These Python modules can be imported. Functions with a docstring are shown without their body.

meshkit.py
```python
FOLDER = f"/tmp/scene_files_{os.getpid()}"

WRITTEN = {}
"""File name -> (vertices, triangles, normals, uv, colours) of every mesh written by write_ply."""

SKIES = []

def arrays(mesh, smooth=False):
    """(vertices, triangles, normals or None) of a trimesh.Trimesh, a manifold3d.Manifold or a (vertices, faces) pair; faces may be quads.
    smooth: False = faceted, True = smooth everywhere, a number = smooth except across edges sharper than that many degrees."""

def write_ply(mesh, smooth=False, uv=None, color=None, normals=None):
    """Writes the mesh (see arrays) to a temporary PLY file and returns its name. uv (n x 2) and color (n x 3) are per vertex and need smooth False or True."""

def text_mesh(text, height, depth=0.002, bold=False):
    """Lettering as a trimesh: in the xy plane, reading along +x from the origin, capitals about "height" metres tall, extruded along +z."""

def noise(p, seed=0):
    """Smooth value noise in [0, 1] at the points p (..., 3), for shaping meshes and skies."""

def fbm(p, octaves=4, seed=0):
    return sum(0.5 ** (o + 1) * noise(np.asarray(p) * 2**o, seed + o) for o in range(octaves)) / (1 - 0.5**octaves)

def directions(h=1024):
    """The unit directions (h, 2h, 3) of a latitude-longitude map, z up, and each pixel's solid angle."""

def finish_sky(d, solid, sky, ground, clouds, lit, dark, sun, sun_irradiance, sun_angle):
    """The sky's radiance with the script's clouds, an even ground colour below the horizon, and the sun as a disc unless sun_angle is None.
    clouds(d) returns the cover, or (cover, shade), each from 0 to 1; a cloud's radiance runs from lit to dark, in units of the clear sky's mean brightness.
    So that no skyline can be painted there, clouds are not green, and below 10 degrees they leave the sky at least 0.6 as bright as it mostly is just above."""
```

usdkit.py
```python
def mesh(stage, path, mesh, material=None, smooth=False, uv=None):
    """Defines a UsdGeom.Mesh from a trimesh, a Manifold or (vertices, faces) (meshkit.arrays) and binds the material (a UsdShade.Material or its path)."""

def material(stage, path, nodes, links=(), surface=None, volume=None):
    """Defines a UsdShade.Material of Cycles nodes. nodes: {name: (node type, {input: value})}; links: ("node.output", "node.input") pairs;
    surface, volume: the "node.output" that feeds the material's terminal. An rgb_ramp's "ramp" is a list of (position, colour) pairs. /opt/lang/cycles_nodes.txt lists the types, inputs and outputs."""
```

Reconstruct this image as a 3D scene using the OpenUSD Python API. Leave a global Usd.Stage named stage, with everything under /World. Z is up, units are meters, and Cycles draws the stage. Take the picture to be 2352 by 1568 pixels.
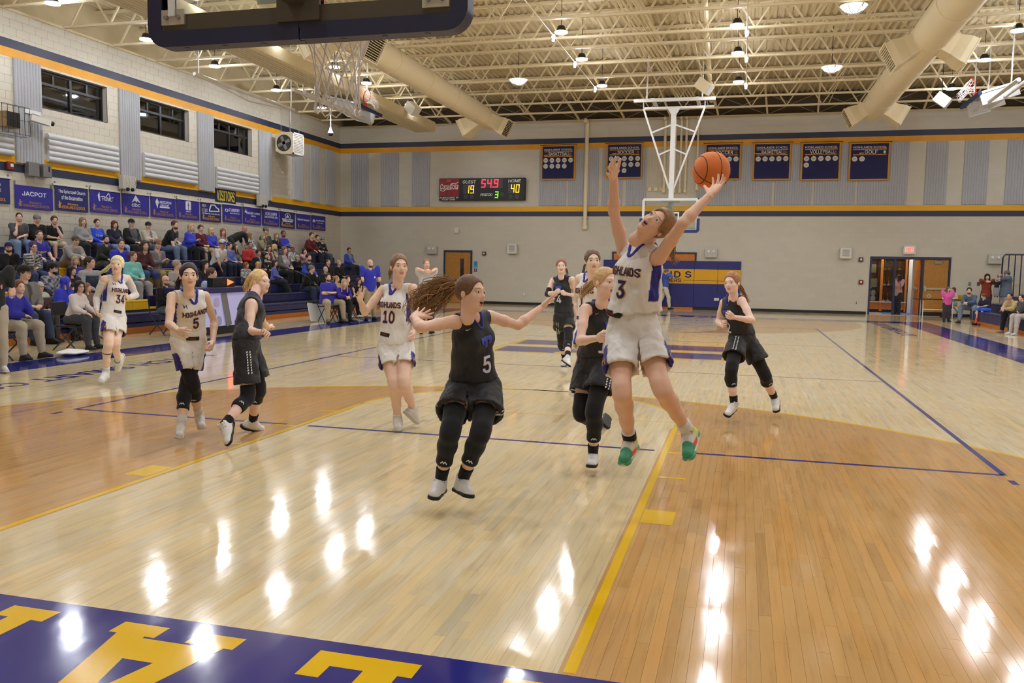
import math, random
import numpy as np, trimesh, shapely, usdkit, meshkit
from shapely import affinity
from shapely.geometry import Polygon, LineString, Point, box as sbox
from pxr import Usd, UsdGeom, UsdLux, UsdShade, Gf, Sdf, Vt

stage = Usd.Stage.CreateInMemory()
UsdGeom.SetStageUpAxis(stage, 'Z'); UsdGeom.SetStageMetersPerUnit(stage, 1.0)
UsdGeom.Xform.Define(stage, '/World'); UsdGeom.Scope.Define(stage, '/World/Looks')
# ---------------------------------------------------------------- camera, exposure, lamp strength
CAM = np.array([2.41064, -16.51558, 1.59957]); YAW, PITCH, ROLL, FPX = .26404, -.08678, .01637, 1946.08
IW, IH = 2352, 1568
def cam_axes():
    cy, sy = math.cos(YAW), math.sin(YAW)
    f = np.array([-sy*math.cos(PITCH), cy*math.cos(PITCH), math.sin(PITCH)]); r = np.array([cy, sy, 0.]); u = np.cross(r, f)
    return math.cos(ROLL)*r + math.sin(ROLL)*u, -math.sin(ROLL)*r + math.cos(ROLL)*u, f
CR, CU, CF = cam_axes()
camera = UsdGeom.Camera.Define(stage, '/World/camera')
m = np.eye(4); m[0, :3], m[1, :3], m[2, :3], m[3, :3] = CR, CU, -CF, CAM
camera.AddTransformOp().Set(Gf.Matrix4d(*m.ravel().tolist()))
camera.CreateHorizontalApertureAttr(36.0); camera.CreateFocalLengthAttr(36.0*FPX/IW); camera.CreateVerticalApertureAttr(24.0)
camera.CreateExposureAttr(0.42); camera.CreateClippingRangeAttr(Gf.Vec2f(0.05, 500))
LAMP = 172.0            # radiance of a high-bay lens
SKYE = 0.004          # a night sky: next to nothing comes in
dome = UsdLux.DomeLight.Define(stage, '/World/night_sky'); dome.CreateIntensityAttr(SKYE); dome.CreateColorAttr(Gf.Vec3f(.4, .5, .8))

def ray(px, py):
    return CF + CR*(px-IW/2)/FPX - CU*(py-IH/2)/FPX          # unit depth along the view axis
def at_depth(px, py, d): return CAM + ray(px, py)*d
def at_plane(px, py, ax, v):
    d = ray(px, py); i = 'xyz'.index(ax); return CAM + d*(v-CAM[i])/d[i]
# ---------------------------------------------------------------- stage helpers
_used = {}
def numbered(parent, name):
    k = (parent, name); n = _used.get(k, 0); _used[k] = n+1
    return name if n == 0 else '%s_%03d' % (name, n)
def setdata(prim, label=None, cat=None, group=None, kind=None):
    for k, v in (('label', label), ('category', cat), ('group', group), ('kind', kind)):
        if v: prim.SetCustomDataByKey(k, v)
def thing(name, label=None, cat=None, group=None, kind=None, loc=(0, 0, 0), parent='/World'):
    path = parent + '/' + numbered(parent, name)
    x = UsdGeom.Xform.Define(stage, path)
    if any(loc): x.AddTranslateOp().Set(Gf.Vec3d(*map(float, loc)))
    setdata(x.GetPrim(), label, cat, group, kind); return path
def obj(name, mesh, mat, parent='/World', smooth=False, label=None, cat=None, group=None, kind=None, col=None, loc=None):
    path = parent + '/' + numbered(parent, name)
    if isinstance(mesh, (tuple, list)):
        v, f = np.asarray(mesh[0], float), np.asarray(mesh[1], int)
    else:
        v, f = np.array(mesh.vertices), np.array(mesh.faces)
    c0 = v[f]-v.mean(0)
    if np.einsum('ij,ij->i', c0[:, 0], np.cross(c0[:, 1], c0[:, 2])).sum() < 0: f = f[:, ::-1]
    if isinstance(mat, str): mat = '/World/Looks/' + mat if not mat.startswith('/') else mat
    if smooth is True or smooth is False or col is not None:
        n = vnormals(v, f) if smooth else None
    else:
        v, f, n = meshkit.arrays((v, f), smooth)
    mm = UsdGeom.Mesh.Define(stage, path)
    mm.CreatePointsAttr(Vt.Vec3fArray.FromNumpy(np.ascontiguousarray(v, np.float32)))
    k = f.shape[1]
    mm.CreateFaceVertexCountsAttr(Vt.IntArray.FromNumpy(np.full(len(f), k, np.int32)))
    mm.CreateFaceVertexIndicesAttr(Vt.IntArray.FromNumpy(np.ascontiguousarray(f, np.int32).ravel()))
    mm.CreateSubdivisionSchemeAttr('none')
    if n is not None:
        mm.CreateNormalsAttr(Vt.Vec3fArray.FromNumpy(np.ascontiguousarray(n, np.float32))); mm.SetNormalsInterpolation('vertex')
    if col is not None:
        UsdGeom.PrimvarsAPI(mm).CreatePrimvar('Cd', Sdf.ValueTypeNames.Color3fArray, 'vertex').Set(Vt.Vec3fArray.FromNumpy(np.ascontiguousarray(col, np.float32)))
    UsdShade.MaterialBindingAPI.Apply(mm.GetPrim()).Bind(UsdShade.Material.Get(stage, mat))
    if loc is not None: mm.AddTranslateOp().Set(Gf.Vec3d(*map(float, loc)))
    setdata(mm.GetPrim(), label, cat, group, kind); return path
def vnormals(v, f):
    n = np.zeros_like(v); fn = np.cross(v[f[:, 1]]-v[f[:, 0]], v[f[:, 2]]-v[f[:, 0]])
    for k in range(f.shape[1]): np.add.at(n, f[:, k], fn)
    l = np.linalg.norm(n, axis=1, keepdims=True); return np.where(l > 0, n/np.maximum(l, 1e-30), [0, 0, 1.])
def copy_of(src, name, loc, label=None, cat=None, group=None, rotz=0, rot=None):
    """A copy of a whole thing, by internal reference."""
    path = '/World/' + numbered('/World', name)
    x = UsdGeom.Xform.Define(stage, path); p = x.GetPrim()
    p.GetReferences().AddInternalReference(src)
    x.ClearXformOpOrder()
    if rot is not None:
        M = np.eye(4); M[:3, :3] = np.asarray(rot).T; M[3, :3] = loc
        x.AddTransformOp().Set(Gf.Matrix4d(*M.ravel().tolist()))
    else:
        x.AddTranslateOp().Set(Gf.Vec3d(*map(float, loc)))
        if rotz: x.AddRotateZOp().Set(rotz)
    p.SetInstanceable(True); setdata(p, label, cat, group); return path
# ---------------------------------------------------------------- shapes: (vertices, triangles)
_BF = np.array([[0, 2, 3], [0, 3, 1], [4, 5, 7], [4, 7, 6], [0, 1, 5], [0, 5, 4], [2, 6, 7], [2, 7, 3], [0, 4, 6], [0, 6, 2], [1, 3, 7], [1, 7, 5]])
def bx(x0, x1, y0, y1, z0, z1):
    v = np.array([[x, y, z] for z in (z0, z1) for y in (y0, y1) for x in (x0, x1)], float); return v, _BF
def cat(*ms):
    ms = [m for m in (ms[0] if len(ms) == 1 and isinstance(ms[0], list) else ms)]
    vs, fs, n = [], [], 0
    for m in ms:
        v, f = (np.asarray(m[0], float), np.asarray(m[1], int)) if isinstance(m, (tuple, list)) else (np.array(m.vertices), np.array(m.faces))
        vs.append(v); fs.append(f+n); n += len(v)
    return np.vstack(vs), np.vstack(fs)
def cbox(x0, x1, y0, y1, z0, z1, c=.01):
    """A box with chamfered edges."""
    import manifold3d
    P = []
    for x, sx in ((x0, 1), (x1, -1)):
        for y, sy in ((y0, 1), (y1, -1)):
            for z, sz in ((z0, 1), (z1, -1)):
                P += [(x, y+sy*c, z+sz*c), (x+sx*c, y, z+sz*c), (x+sx*c, y+sy*c, z)]
    mm = manifold3d.Manifold.hull_points(np.array(P, float)).to_mesh()
    return np.array(mm.vert_properties[:, :3], float), np.array(mm.tri_verts, int)
def frame(d, up=(0, 0, 1)):
    d = np.asarray(d, float); d = d/max(np.linalg.norm(d), 1e-9); a = np.asarray(up, float)
    if abs(d @ a)/np.linalg.norm(a) > .98: a = np.array([1., 0, 0])
    s = np.cross(d, a); s /= np.linalg.norm(s); return d, s, np.cross(s, d)
def tube(pts, r, n=8, caps=True, sq=1.0):
    pts = np.asarray(pts, float); k = len(pts); r = np.broadcast_to(np.asarray(r, float), (k,))
    t = np.gradient(pts, axis=0) if k > 2 else np.repeat((pts[1]-pts[0])[None], 2, 0)
    d, s, u = frame(t[0]); out = []
    for i in range(k):
        d = t[i]/max(np.linalg.norm(t[i]), 1e-9); s = s-d*(s @ d); s /= max(np.linalg.norm(s), 1e-9); u = np.cross(d, s)
        a = np.arange(n)*2*math.pi/n + (math.pi/4 if n == 4 else 0)
        out.append(pts[i] + r[i]*(np.cos(a)[:, None]*s + sq*np.sin(a)[:, None]*u))
    v = np.vstack(out); f = []
    for i in range(k-1):
        for j in range(n):
            a, b = i*n+j, i*n+(j+1) % n; f += [[a, b, b+n], [a, b+n, a+n]]
    if caps:
        v = np.vstack([v, pts[:1], pts[-1:]]); c0, c1 = k*n, k*n+1
        for j in range(n):
            f += [[c0, (j+1) % n, j], [c1, (k-1)*n+j, (k-1)*n+(j+1) % n]]
    return v, np.array(f)
def bar(a, b, w, h=None, up=(0, 0, 1)):
    """A square-edged bar from a to b, w wide and h high."""
    h = h or w; a, b = np.asarray(a, float), np.asarray(b, float); d, s, u = frame(b-a, up)
    v = np.array([p + sx*s*w/2 + sz*u*h/2 for p in (a, b) for sx, sz in ((-1, -1), (1, -1), (1, 1), (-1, 1))])
    f = np.array([[0, 1, 2], [0, 2, 3], [4, 6, 5], [4, 7, 6]] + sum([[[j, 4+j, 4+(j+1) % 4], [j, 4+(j+1) % 4, (j+1) % 4]] for j in range(4)], []))
    return v, f[:, ::-1]
def lathe(prof, n=24, axis='z', c=(0, 0, 0)):
    prof = np.asarray(prof, float); a = np.arange(n)*2*math.pi/n; k = len(prof)
    v = np.array([[r*math.cos(t), r*math.sin(t), z] for r, z in prof for t in a]); f = []
    for i in range(k-1):
        for j in range(n):
            p, q = i*n+j, i*n+(j+1) % n; f += [[p, q, q+n], [p, q+n, p+n]]
    if axis == 'x': v = v[:, [2, 0, 1]]
    if axis == 'y': v = v[:, [1, 2, 0]]
    return v + np.asarray(c, float), np.array(f)
def poly3(shape, o, ux, uy, t=.002):
    """A flat shapely shape as a slab of thickness t: o origin, ux and uy the plane's axes, the slab grows along ux x uy."""
    ux, uy = np.asarray(ux, float), np.asarray(uy, float); n = np.cross(ux, uy); out = []
    for g in getattr(shape, 'geoms', [shape]):
        if g.geom_type != 'Polygon' or g.area < 1e-9: continue
        e = trimesh.creation.extrude_polygon(g, t, engine='earcut'); p = np.array(e.vertices)
        out.append((np.asarray(o, float) + p[:, :1]*ux + p[:, 1:2]*uy + p[:, 2:]*n, np.array(e.faces)))
    return cat(out)
_txt = {}
def text_shape(s, h, bold=True, sx=1.0, slant=0.0):
    """Lettering as a shapely shape, capitals h tall, starting at the origin."""
    if (s, bold) not in _txt:
        tm = meshkit.text_mesh(s, 1.0, .01, bold); v, f = np.array(tm.vertices), np.array(tm.faces)
        f = f[(v[f][:, :, 2] < 1e-6).all(1)]
        _txt[(s, bold)] = shapely.union_all([Polygon(v[t][:, :2]) for t in f]).buffer(.004).buffer(-.004).simplify(.018)
    g = affinity.affine_transform(_txt[(s, bold)], [h*sx, h*slant, 0, h, 0, 0])
    return affinity.translate(g, -g.bounds[0], 0)
def centred(g, cx=0, cy=None):
    a, b, c, d = g.bounds; return affinity.translate(g, cx-(a+c)/2, 0 if cy is None else cy-(b+d)/2)
def fit(s, w, h, cx, cy, bold=True, slant=0):
    """Lettering fitted into w x h about (cx, cy)."""
    g = text_shape(s, 1, bold, 1, slant); a, b, c, d = g.bounds
    g = affinity.scale(g, w/(c-a), h/(d-b), origin=(a, b)); return affinity.translate(g, cx-w/2-a, cy-h/2-b)
# ---------------------------------------------------------------- materials
def lin(c):
    """An sRGB colour (0-255) as linear."""
    return tuple(((x/255)/12.92 if x/255 <= .04045 else ((x/255+.055)/1.055)**2.4) for x in c)
_mats = {}
def mat(name, c, rough=.6, spec=.5, metal=0., var=0., vscale=20., bump=0., bscale=60., coat=0., sheen=0., emit=0., srgb=True, vdetail=3.):
    if name in _mats: return _mats[name]
    c = lin(c) if srgb else c
    nodes = {'p': ('principled_bsdf', dict(base_color=c, roughness=rough, specular_ior_level=spec, metallic=metal, coat_weight=coat, sheen_weight=sheen))}
    if emit: nodes['p'][1].update(emission_color=c, emission_strength=emit)
    links = []
    if var or bump: nodes['t'] = ('texture_coordinate', {})
    if var:
        nodes['n'] = ('noise_texture', dict(scale=vscale, detail=vdetail, roughness=.6))
        nodes['r'] = ('rgb_ramp', dict(ramp=[(.3, tuple(x*(1-var) for x in c)), (.7, tuple(min(1, x*(1+var)) for x in c))]))
        links += [('t.object', 'n.vector'), ('n.fac', 'r.fac'), ('r.color', 'p.base_color')]
    if bump:
        nodes['bn'] = ('noise_texture', dict(scale=bscale, detail=2)); nodes['b'] = ('bump', dict(strength=bump, distance=.01))
        links += [('t.object', 'bn.vector'), ('bn.fac', 'b.height'), ('b.normal', 'p.normal')]
    usdkit.material(stage, '/World/Looks/'+name, nodes, links, 'p.BSDF'); _mats[name] = name; return name
def vmat(name, rough=.6, spec=.5, grain=None, sss=0., sheen=0.):
    """A material that reads its colour from the mesh."""
    nodes = {'a': ('attribute', dict(attribute='Cd')), 'p': ('principled_bsdf', dict(roughness=rough, specular_ior_level=spec, sheen_weight=sheen))}
    links = [('a.color', 'p.base_color')]
    if sss: nodes['p'][1].update(subsurface_weight=sss, subsurface_scale=.01)
    usdkit.material(stage, '/World/Looks/'+name, nodes, links, 'p.BSDF'); return name
# ---------------------------------------------------------------- palette
HL, XW, YF, YN, XR = 13.344, -15.53, 19.3, -19.3, 15.53      # half court, left wall, far wall, near wall, right wall
DECK, ZW = 8.75, 7.8
mat('wall_paint', (208, 202, 188), .55, var=.03, vscale=.7)
mat('mortar_paint', (186, 180, 166), .7)
mat('navy_paint', (44, 50, 78), .5, var=.05, vscale=3)
mat('gold_paint', (226, 158, 12), .5, var=.05, vscale=3)
mat('gold_low', (232, 172, 10), .5)
mat('black_rubber', (22, 22, 24), .45)
mat('panel_grey', (176, 178, 184), .85, var=.05, vscale=30)
mat('panel_white', (206, 208, 212), .7)
mat('ceiling_cream', (214, 200, 166), .75, var=.06, vscale=2)
mat('steel_cream', (232, 218, 184), .55)
mat('deck_cream', (208, 194, 160), .8, var=.08, vscale=1.5)
mat('dark_steel', (52, 46, 40), .6)
mat('bronze_frame', (26, 24, 26), .35)
mat('white_metal', (226, 226, 226), .35)
mat('grey_metal', (150, 152, 154), .35, metal=.6)
mat('black_metal', (20, 20, 22), .4)
mat('navy_frame', (40, 44, 74), .4)
mat('door_oak', (176, 122, 48), .45, var=.12, vscale=9)
mat('orange_oak', (198, 116, 38), .4, var=.12, vscale=9)
mat('lens', (244, 248, 255), .5, emit=LAMP)
mat('exit_red', (255, 40, 30), .5, emit=2.2)
mat('white_plastic', (222, 220, 212), .45)
mat('red_box', (130, 40, 34), .5)
mat('brown_box', (84, 62, 50), .5)
def far_wall_mat():
    nodes = {'t': ('geometry', {}), 's': ('separate_xyz', {}), 'c': ('combine_xyz', {}),
             'b': ('brick_texture', dict(scale=1.0, brick_width=.4, row_height=.2, mortar_size=.006, mortar_smooth=.4, color1=lin((204, 198, 184)), color2=lin((200, 194, 180)), mortar=lin((198, 192, 178)))),
             'p': ('principled_bsdf', dict(roughness=.55, specular_ior_level=.4)), 'u': ('bump', dict(strength=.12, distance=.003, invert=True))}
    usdkit.material(stage, '/World/Looks/far_wall_block', nodes, [('t.position', 's.vector'), ('s.x', 'c.x'), ('s.z', 'c.y'), ('c.vector', 'b.vector'), ('b.color', 'p.base_color'), ('b.fac', 'u.height'), ('u.normal', 'p.normal')], 'p.BSDF')
far_wall_mat()
def pane_mat(name, tint, gloss=(1, 1, 1), ior=1.5, rough=0.0):
    nodes = {'f': ('fresnel', dict(IOR=ior)), 't': ('transparent_bsdf', dict(color=tint)), 'g': ('glossy_bsdf', dict(color=gloss, roughness=rough)), 'm': ('mix_closure', {})}
    usdkit.material(stage, '/World/Looks/'+name, nodes, [('f.fac', 'm.fac'), ('t.BSDF', 'm.closure1'), ('g.BSDF', 'm.closure2')], 'm.closure')
pane_mat('night_pane', (.75, .78, .8), (.9, .9, .95), 1.9, .03); pane_mat('clear_pane', (.96, .98, .97)); pane_mat('board_glass', (.93, .95, .93), (1, 1, 1), 1.5, .01)

# ---------------------------------------------------------------- floor
def floor_mat(name, paint=None):
    h0 = HL-1.6
    def M(k, **kw): return ('math', dict(math_type=k, **kw))
    N = {'g': ('geometry', {}), 's': ('separate_xyz', {}), 'ax': M('absolute'), 'ay': M('absolute'),
         'ymin': M('minimum', value2=h0), 'dy': M('subtract', value2=h0), 'x2': M('power', value2=2.), 'dy2': M('power', value2=2.), 'r2': M('add'), 'in3': M('less_than', value2=6.02**2),
         'lx': M('less_than', value2=1.83-.05-.02), 'ly': M('greater_than', value2=HL-5.79), 'lane': M('multiply'),
         'cy': M('subtract', value2=HL-5.79), 'cy2': M('power', value2=2.), 'cr': M('add'), 'circ': M('less_than', value2=1.80**2), 'un': M('maximum'), 'inv': M('subtract', value1=1.), 'st': M('multiply'),
         'ib': M('less_than', value2=HL), 'st2': M('multiply'),
         'mp': ('mapping', dict(scale=(26., 1.6, 1.))), 'n1': ('noise_texture', dict(scale=1., detail=4, roughness=.65, distortion=.4)),
         'r1': ('rgb_ramp', dict(ramp=[(.25, (.80, .76, .70)), (.5, (1., 1., 1.)), (.75, (1.04, 1.03, 1.0))])),
         'a': ('attribute', dict(attribute='Cd')), 'm1': ('mix', dict(mix_type='multiply', fac=1.)),
         'stain': ('mix', dict(mix_type='multiply', fac=1., color2=(.80, .56, .33))), 'ms': ('mix', dict(mix_type='mix')),
         'p': ('principled_bsdf', dict(roughness=.10, specular_ior_level=.42, coat_weight=.1, coat_roughness=.06)),
         'n2': ('noise_texture', dict(scale=2.2, detail=3)), 'rr': ('map_range', dict(from_min=.3, from_max=.7, to_min=.07, to_max=.13)),
         'mp3': ('mapping', dict(scale=(9., .9, 1.))), 'n3': ('noise_texture', dict(scale=1., detail=1.5)), 'bp': ('bump', dict(strength=.06, distance=.01))}
    L = [('g.position', 's.vector'), ('s.x', 'ax.value1'), ('s.y', 'ay.value1'), ('ay.value', 'ymin.value1'), ('ymin.value', 'dy.value1'), ('s.x', 'x2.value1'), ('ax.value', 'x2.value1'), ('dy.value', 'dy2.value1'),
         ('x2.value', 'r2.value1'), ('dy2.value', 'r2.value2'), ('r2.value', 'in3.value1'), ('ax.value', 'lx.value1'), ('ay.value', 'ly.value1'), ('lx.value', 'lane.value1'), ('ly.value', 'lane.value2'),
         ('ay.value', 'cy.value1'), ('cy.value', 'cy2.value1'), ('x2.value', 'cr.value1'), ('cy2.value', 'cr.value2'), ('cr.value', 'circ.value1'), ('lane.value', 'un.value1'), ('circ.value', 'un.value2'),
         ('un.value', 'inv.value2'), ('inv.value', 'st.value1'), ('in3.value', 'st.value2'), ('ay.value', 'ib.value1'), ('ib.value', 'st2.value1'), ('st.value', 'st2.value2'),
         ('g.position', 'mp.vector'), ('mp.vector', 'n1.vector'), ('n1.fac', 'r1.fac'), ('a.color', 'm1.color1'), ('r1.color', 'm1.color2'), ('m1.color', 'stain.color1'),
         ('m1.color', 'ms.color1'), ('stain.color', 'ms.color2'), ('st2.value', 'ms.fac'), ('ms.color', 'p.base_color'), ('g.position', 'n2.vector'), ('n2.fac', 'rr.value'), ('rr.result', 'p.roughness'),
         ('g.position', 'mp3.vector'), ('mp3.vector', 'n3.vector'), ('n3.fac', 'bp.height'), ('bp.normal', 'p.normal')]
    L = [l for l in L if l != ('s.x', 'x2.value1')]
    if paint is not None:
        keep = ('g', 'p', 'n2', 'rr', 'mp3', 'n3', 'bp'); N = {k: N[k] for k in keep}; N['p'][1]['base_color'] = lin(paint)
        L = [l for l in L if l[0].split('.')[0] in keep and l[1].split('.')[0] in keep]
    usdkit.material(stage, '/World/Looks/'+name, N, L, 'p.BSDF')
floor_mat('maple'); floor_mat('court_navy', (42, 44, 128)); floor_mat('court_yellow', (232, 186, 8)); floor_mat('court_tan', (204, 182, 146))
def build_floor():
    rng = np.random.default_rng(5)
    fl = thing('floor', 'polished maple basketball court floor with painted lines', kind='structure')
    obj('subfloor', bx(XW-.5, XR+.5, YN, YF, -.2, -.004), mat('subfloor_wood', (170, 140, 95), .5), fl)
    W = .0572; rows = []
    for i in range(int((XR-(-10.9))/W)):
        x0 = -10.9+i*W; y = -16.2 - rng.random()*.8
        while y < YF:
            l = rng.choice([.35, .5, .65, .8, 1.0, 1.3]); y1 = min(y+l, YF); rows.append((x0, y, y1)); y += l
    A = np.array(rows); n = len(A)
    tone = np.clip(rng.normal(1, .028, n), .88, 1.06); dark = rng.random(n) < .035; tone[dark] *= rng.uniform(.80, .92, dark.sum())
    warm = rng.normal(0, .025, n)
    base = np.array(lin((222, 203, 162))); C = base*tone[:, None]*np.stack([1+warm, np.ones(n), 1-2*warm], 1)
    g = .0003; x0, x1, y0, y1 = A[:, 0]+g/2, A[:, 0]+W-g/2, A[:, 1]+g/2, A[:, 2]-g/2
    zc = rng.uniform(-.0001, .0001, n); tx = rng.normal(0, .0019, n)*W/2; ty = rng.normal(0, .0004, n)*(y1-y0)/2; ty = np.clip(ty, -.0003, .0003); e = .0012
    P = np.zeros((n, 8, 3))
    for k, (sx, sy) in enumerate(((0, 0), (1, 0), (1, 1), (0, 1))):
        X = np.where(sx, x1, x0); Y = np.where(sy, y1, y0); z = zc + (2*sx-1)*tx + (2*sy-1)*ty
        P[:, k] = np.stack([X, Y, z-.0012], 1); P[:, k+4] = np.stack([X-(2*sx-1)*e*.3, Y-(2*sy-1)*e*.3, z], 1)
    F = np.array([[4, 5, 6], [4, 6, 7], [0, 1, 5], [0, 5, 4], [1, 2, 6], [1, 6, 5], [2, 3, 7], [2, 7, 6], [3, 0, 4], [3, 4, 7]])
    # the planks that show largest
    c = P[:, 4:].reshape(-1, 3) - CAM; d = c @ CF; px = (c @ CR)/d*FPX+IW/2; py = IH/2-(c @ CU)/d*FPX
    px, py, d = px.reshape(n, 4), py.reshape(n, 4), d.reshape(n, 4)
    ok = (d > .5).all(1); cx, cy = px.mean(1), py.mean(1)
    ar = np.abs(sum(px[:, k]*py[:, (k+1) % 4]-px[:, (k+1) % 4]*py[:, k] for k in range(4)))/2
    ar[~(ok & (cx > 0) & (cx < IW) & (cy > 0) & (cy < IH))] = 0; ar[(A[:, 1]+A[:, 2])/2 < -HL] = 0
    big = set(np.argsort(-ar)[:300].tolist())
    for i in sorted(big):
        obj('plank', (P[i], F), 'maple', fl, col=np.repeat(C[i][None], 8, 0))
    rest = np.array([i for i in range(n) if i not in big])
    V = P[rest].reshape(-1, 3); FF = (F[None] + 8*np.arange(len(rest))[:, None, None]).reshape(-1, 3)
    obj('plank_field', (V, FF), 'maple', fl, col=np.repeat(C[rest], 8, 0), kind='stuff')
    return fl
FLOOR = build_floor()
PZ = .0009
def paint(shape, name, mt, z=PZ): return obj(name, poly3(shape, (0, 0, z-.0006), (1, 0, 0), (0, 1, 0), .0006), mt, FLOOR)
def court_marks():
    w = .0508
    def ring(cx, cy, r, a0=0, a1=360):
        t = np.radians(np.linspace(a0, a1, 120)); o = [(cx+r*math.cos(a), cy+r*math.sin(a)) for a in t]
        return LineString(o).buffer(w/2, cap_style=2)
    for s in (-1, 1):
        yb, yk, yf = s*HL, s*(HL-1.6), s*(HL-5.79)
        a0 = 0 if s < 0 else 180
        arc = shapely.union_all([ring(0, yk, 6.02-w/2, a0, a0+180)] + [sbox(sx*6.02-(w if sx > 0 else 0), min(yb, yk), sx*6.02+(w if sx < 0 else 0), max(yb, yk)) for sx in (-1, 1)])
        paint(arc, 'three_point_line', 'court_yellow')
        for sx in (-1, 1):
            q = sx*1.83; paint(sbox(min(q, q-sx*w), min(yb-s*.02, yf), max(q, q-sx*w), max(yb-s*.02, yf)), 'lane_line', 'court_yellow')
            for d0, d1 in ((2.13, 2.44), (3.35, 3.40), (4.27, 4.32), (5.18, 5.23)):
                ya, yc = s*(HL-d0), s*(HL-d1); paint(sbox(min(q, q+sx*.205)+.006*sx, min(ya, yc), max(q, q+sx*.205)+.006*sx, max(ya, yc)), 'lane_block' if d0 < 3 else 'lane_mark', 'court_yellow')
        paint(sbox(-1.83, min(yf, yf-s*.02), 1.83, max(yf, yf-s*.02)), 'free_throw_line', 'court_yellow')
        paint(ring(0, yf, 1.83-w/2, 0 if s < 0 else 180, 180 if s < 0 else 360), 'free_throw_circle', 'court_yellow')
    # volleyball court
    for s in (-1, 1):
        paint(sbox(s*4.5-w/2, -9, s*4.5+w/2, 9).difference(shapely.union_all([])), 'volleyball_line', 'court_navy', PZ+.0002)
        for yy, ww in ((9, w), (3, .03)):
            sh = sbox(-4.5, s*yy-ww/2, 4.5, s*yy+ww/2)
            if yy == 9: sh = sh.difference(shapely.union_all([sbox(k*1.83-.12, -20, k*1.83+.12, 20) for k in (-1, 1)]))
            paint(sh, 'volleyball_line', 'court_navy', PZ+.0002)
        for q in (-1, 1): paint(sbox(q*4.5-w/2, s*9.25-.07, q*4.5+w/2, s*9.25+.07), 'serving_mark', 'court_navy', PZ+.0002)
    # borders
    out = sbox(-8.5, -HL-1.15, 8.4, HL+1.15).difference(sbox(-7.62, -HL, 7.44, HL))
    paint(out, 'court_border', 'court_navy')
    paint(sbox(-8.45, -4.21, -7.64, -4.16), 'coaching_box_line', 'court_tan', PZ+.0004)
    # centre emblem: a slab-serif H lying along the floor, gold edge round navy
    def slab(sx=1.0, sy=1.0):
        # an H seen from the side line: two bars run along x, joined in the middle
        b = []
        for q in (-1, 1):
            b.append(sbox(-2.15, min(q*.28, q*1.35), -.95, max(q*.28, q*1.35)))
            b.append(sbox(.95, min(q*.28, q*1.35), 2.15, max(q*.28, q*1.35)))
            b.append(sbox(-2.15, min(q*.45, q*1.1), 2.15, max(q*.45, q*1.1)))
        b.append(sbox(-.45, -1, .45, 1)); return shapely.union_all(b)
    H = slab(); H = affinity.translate(H, -.05, .5)
    paint(H.buffer(.13, join_style=2), 'centre_emblem_edge', 'court_yellow', PZ+.0004); paint(H.buffer(-.01, join_style=2), 'centre_emblem', 'court_navy', PZ+.0008)
    # end-line lettering, read from the court: L A N D S ... in slab serif
    hh = .86; g = {}
    def poly(*p): return Polygon(p)
    t = .125
    g['A'] = shapely.union_all([poly((.04, .1), (.18, .1), (.38, hh), (.22, hh)), poly((.57, .1), (.43, .1), (.23, hh), (.39, hh)), sbox(.0, 0, .23, .105), sbox(.38, 0, .61, .105), sbox(.15, .12, .46, .30)])
    g['L'] = shapely.union_all([sbox(.06, 0, .06+t+.02, hh), sbox(0, hh-.11, .28, hh), sbox(0, 0, .45, .115), sbox(.35, 0, .45, .215)])
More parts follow.
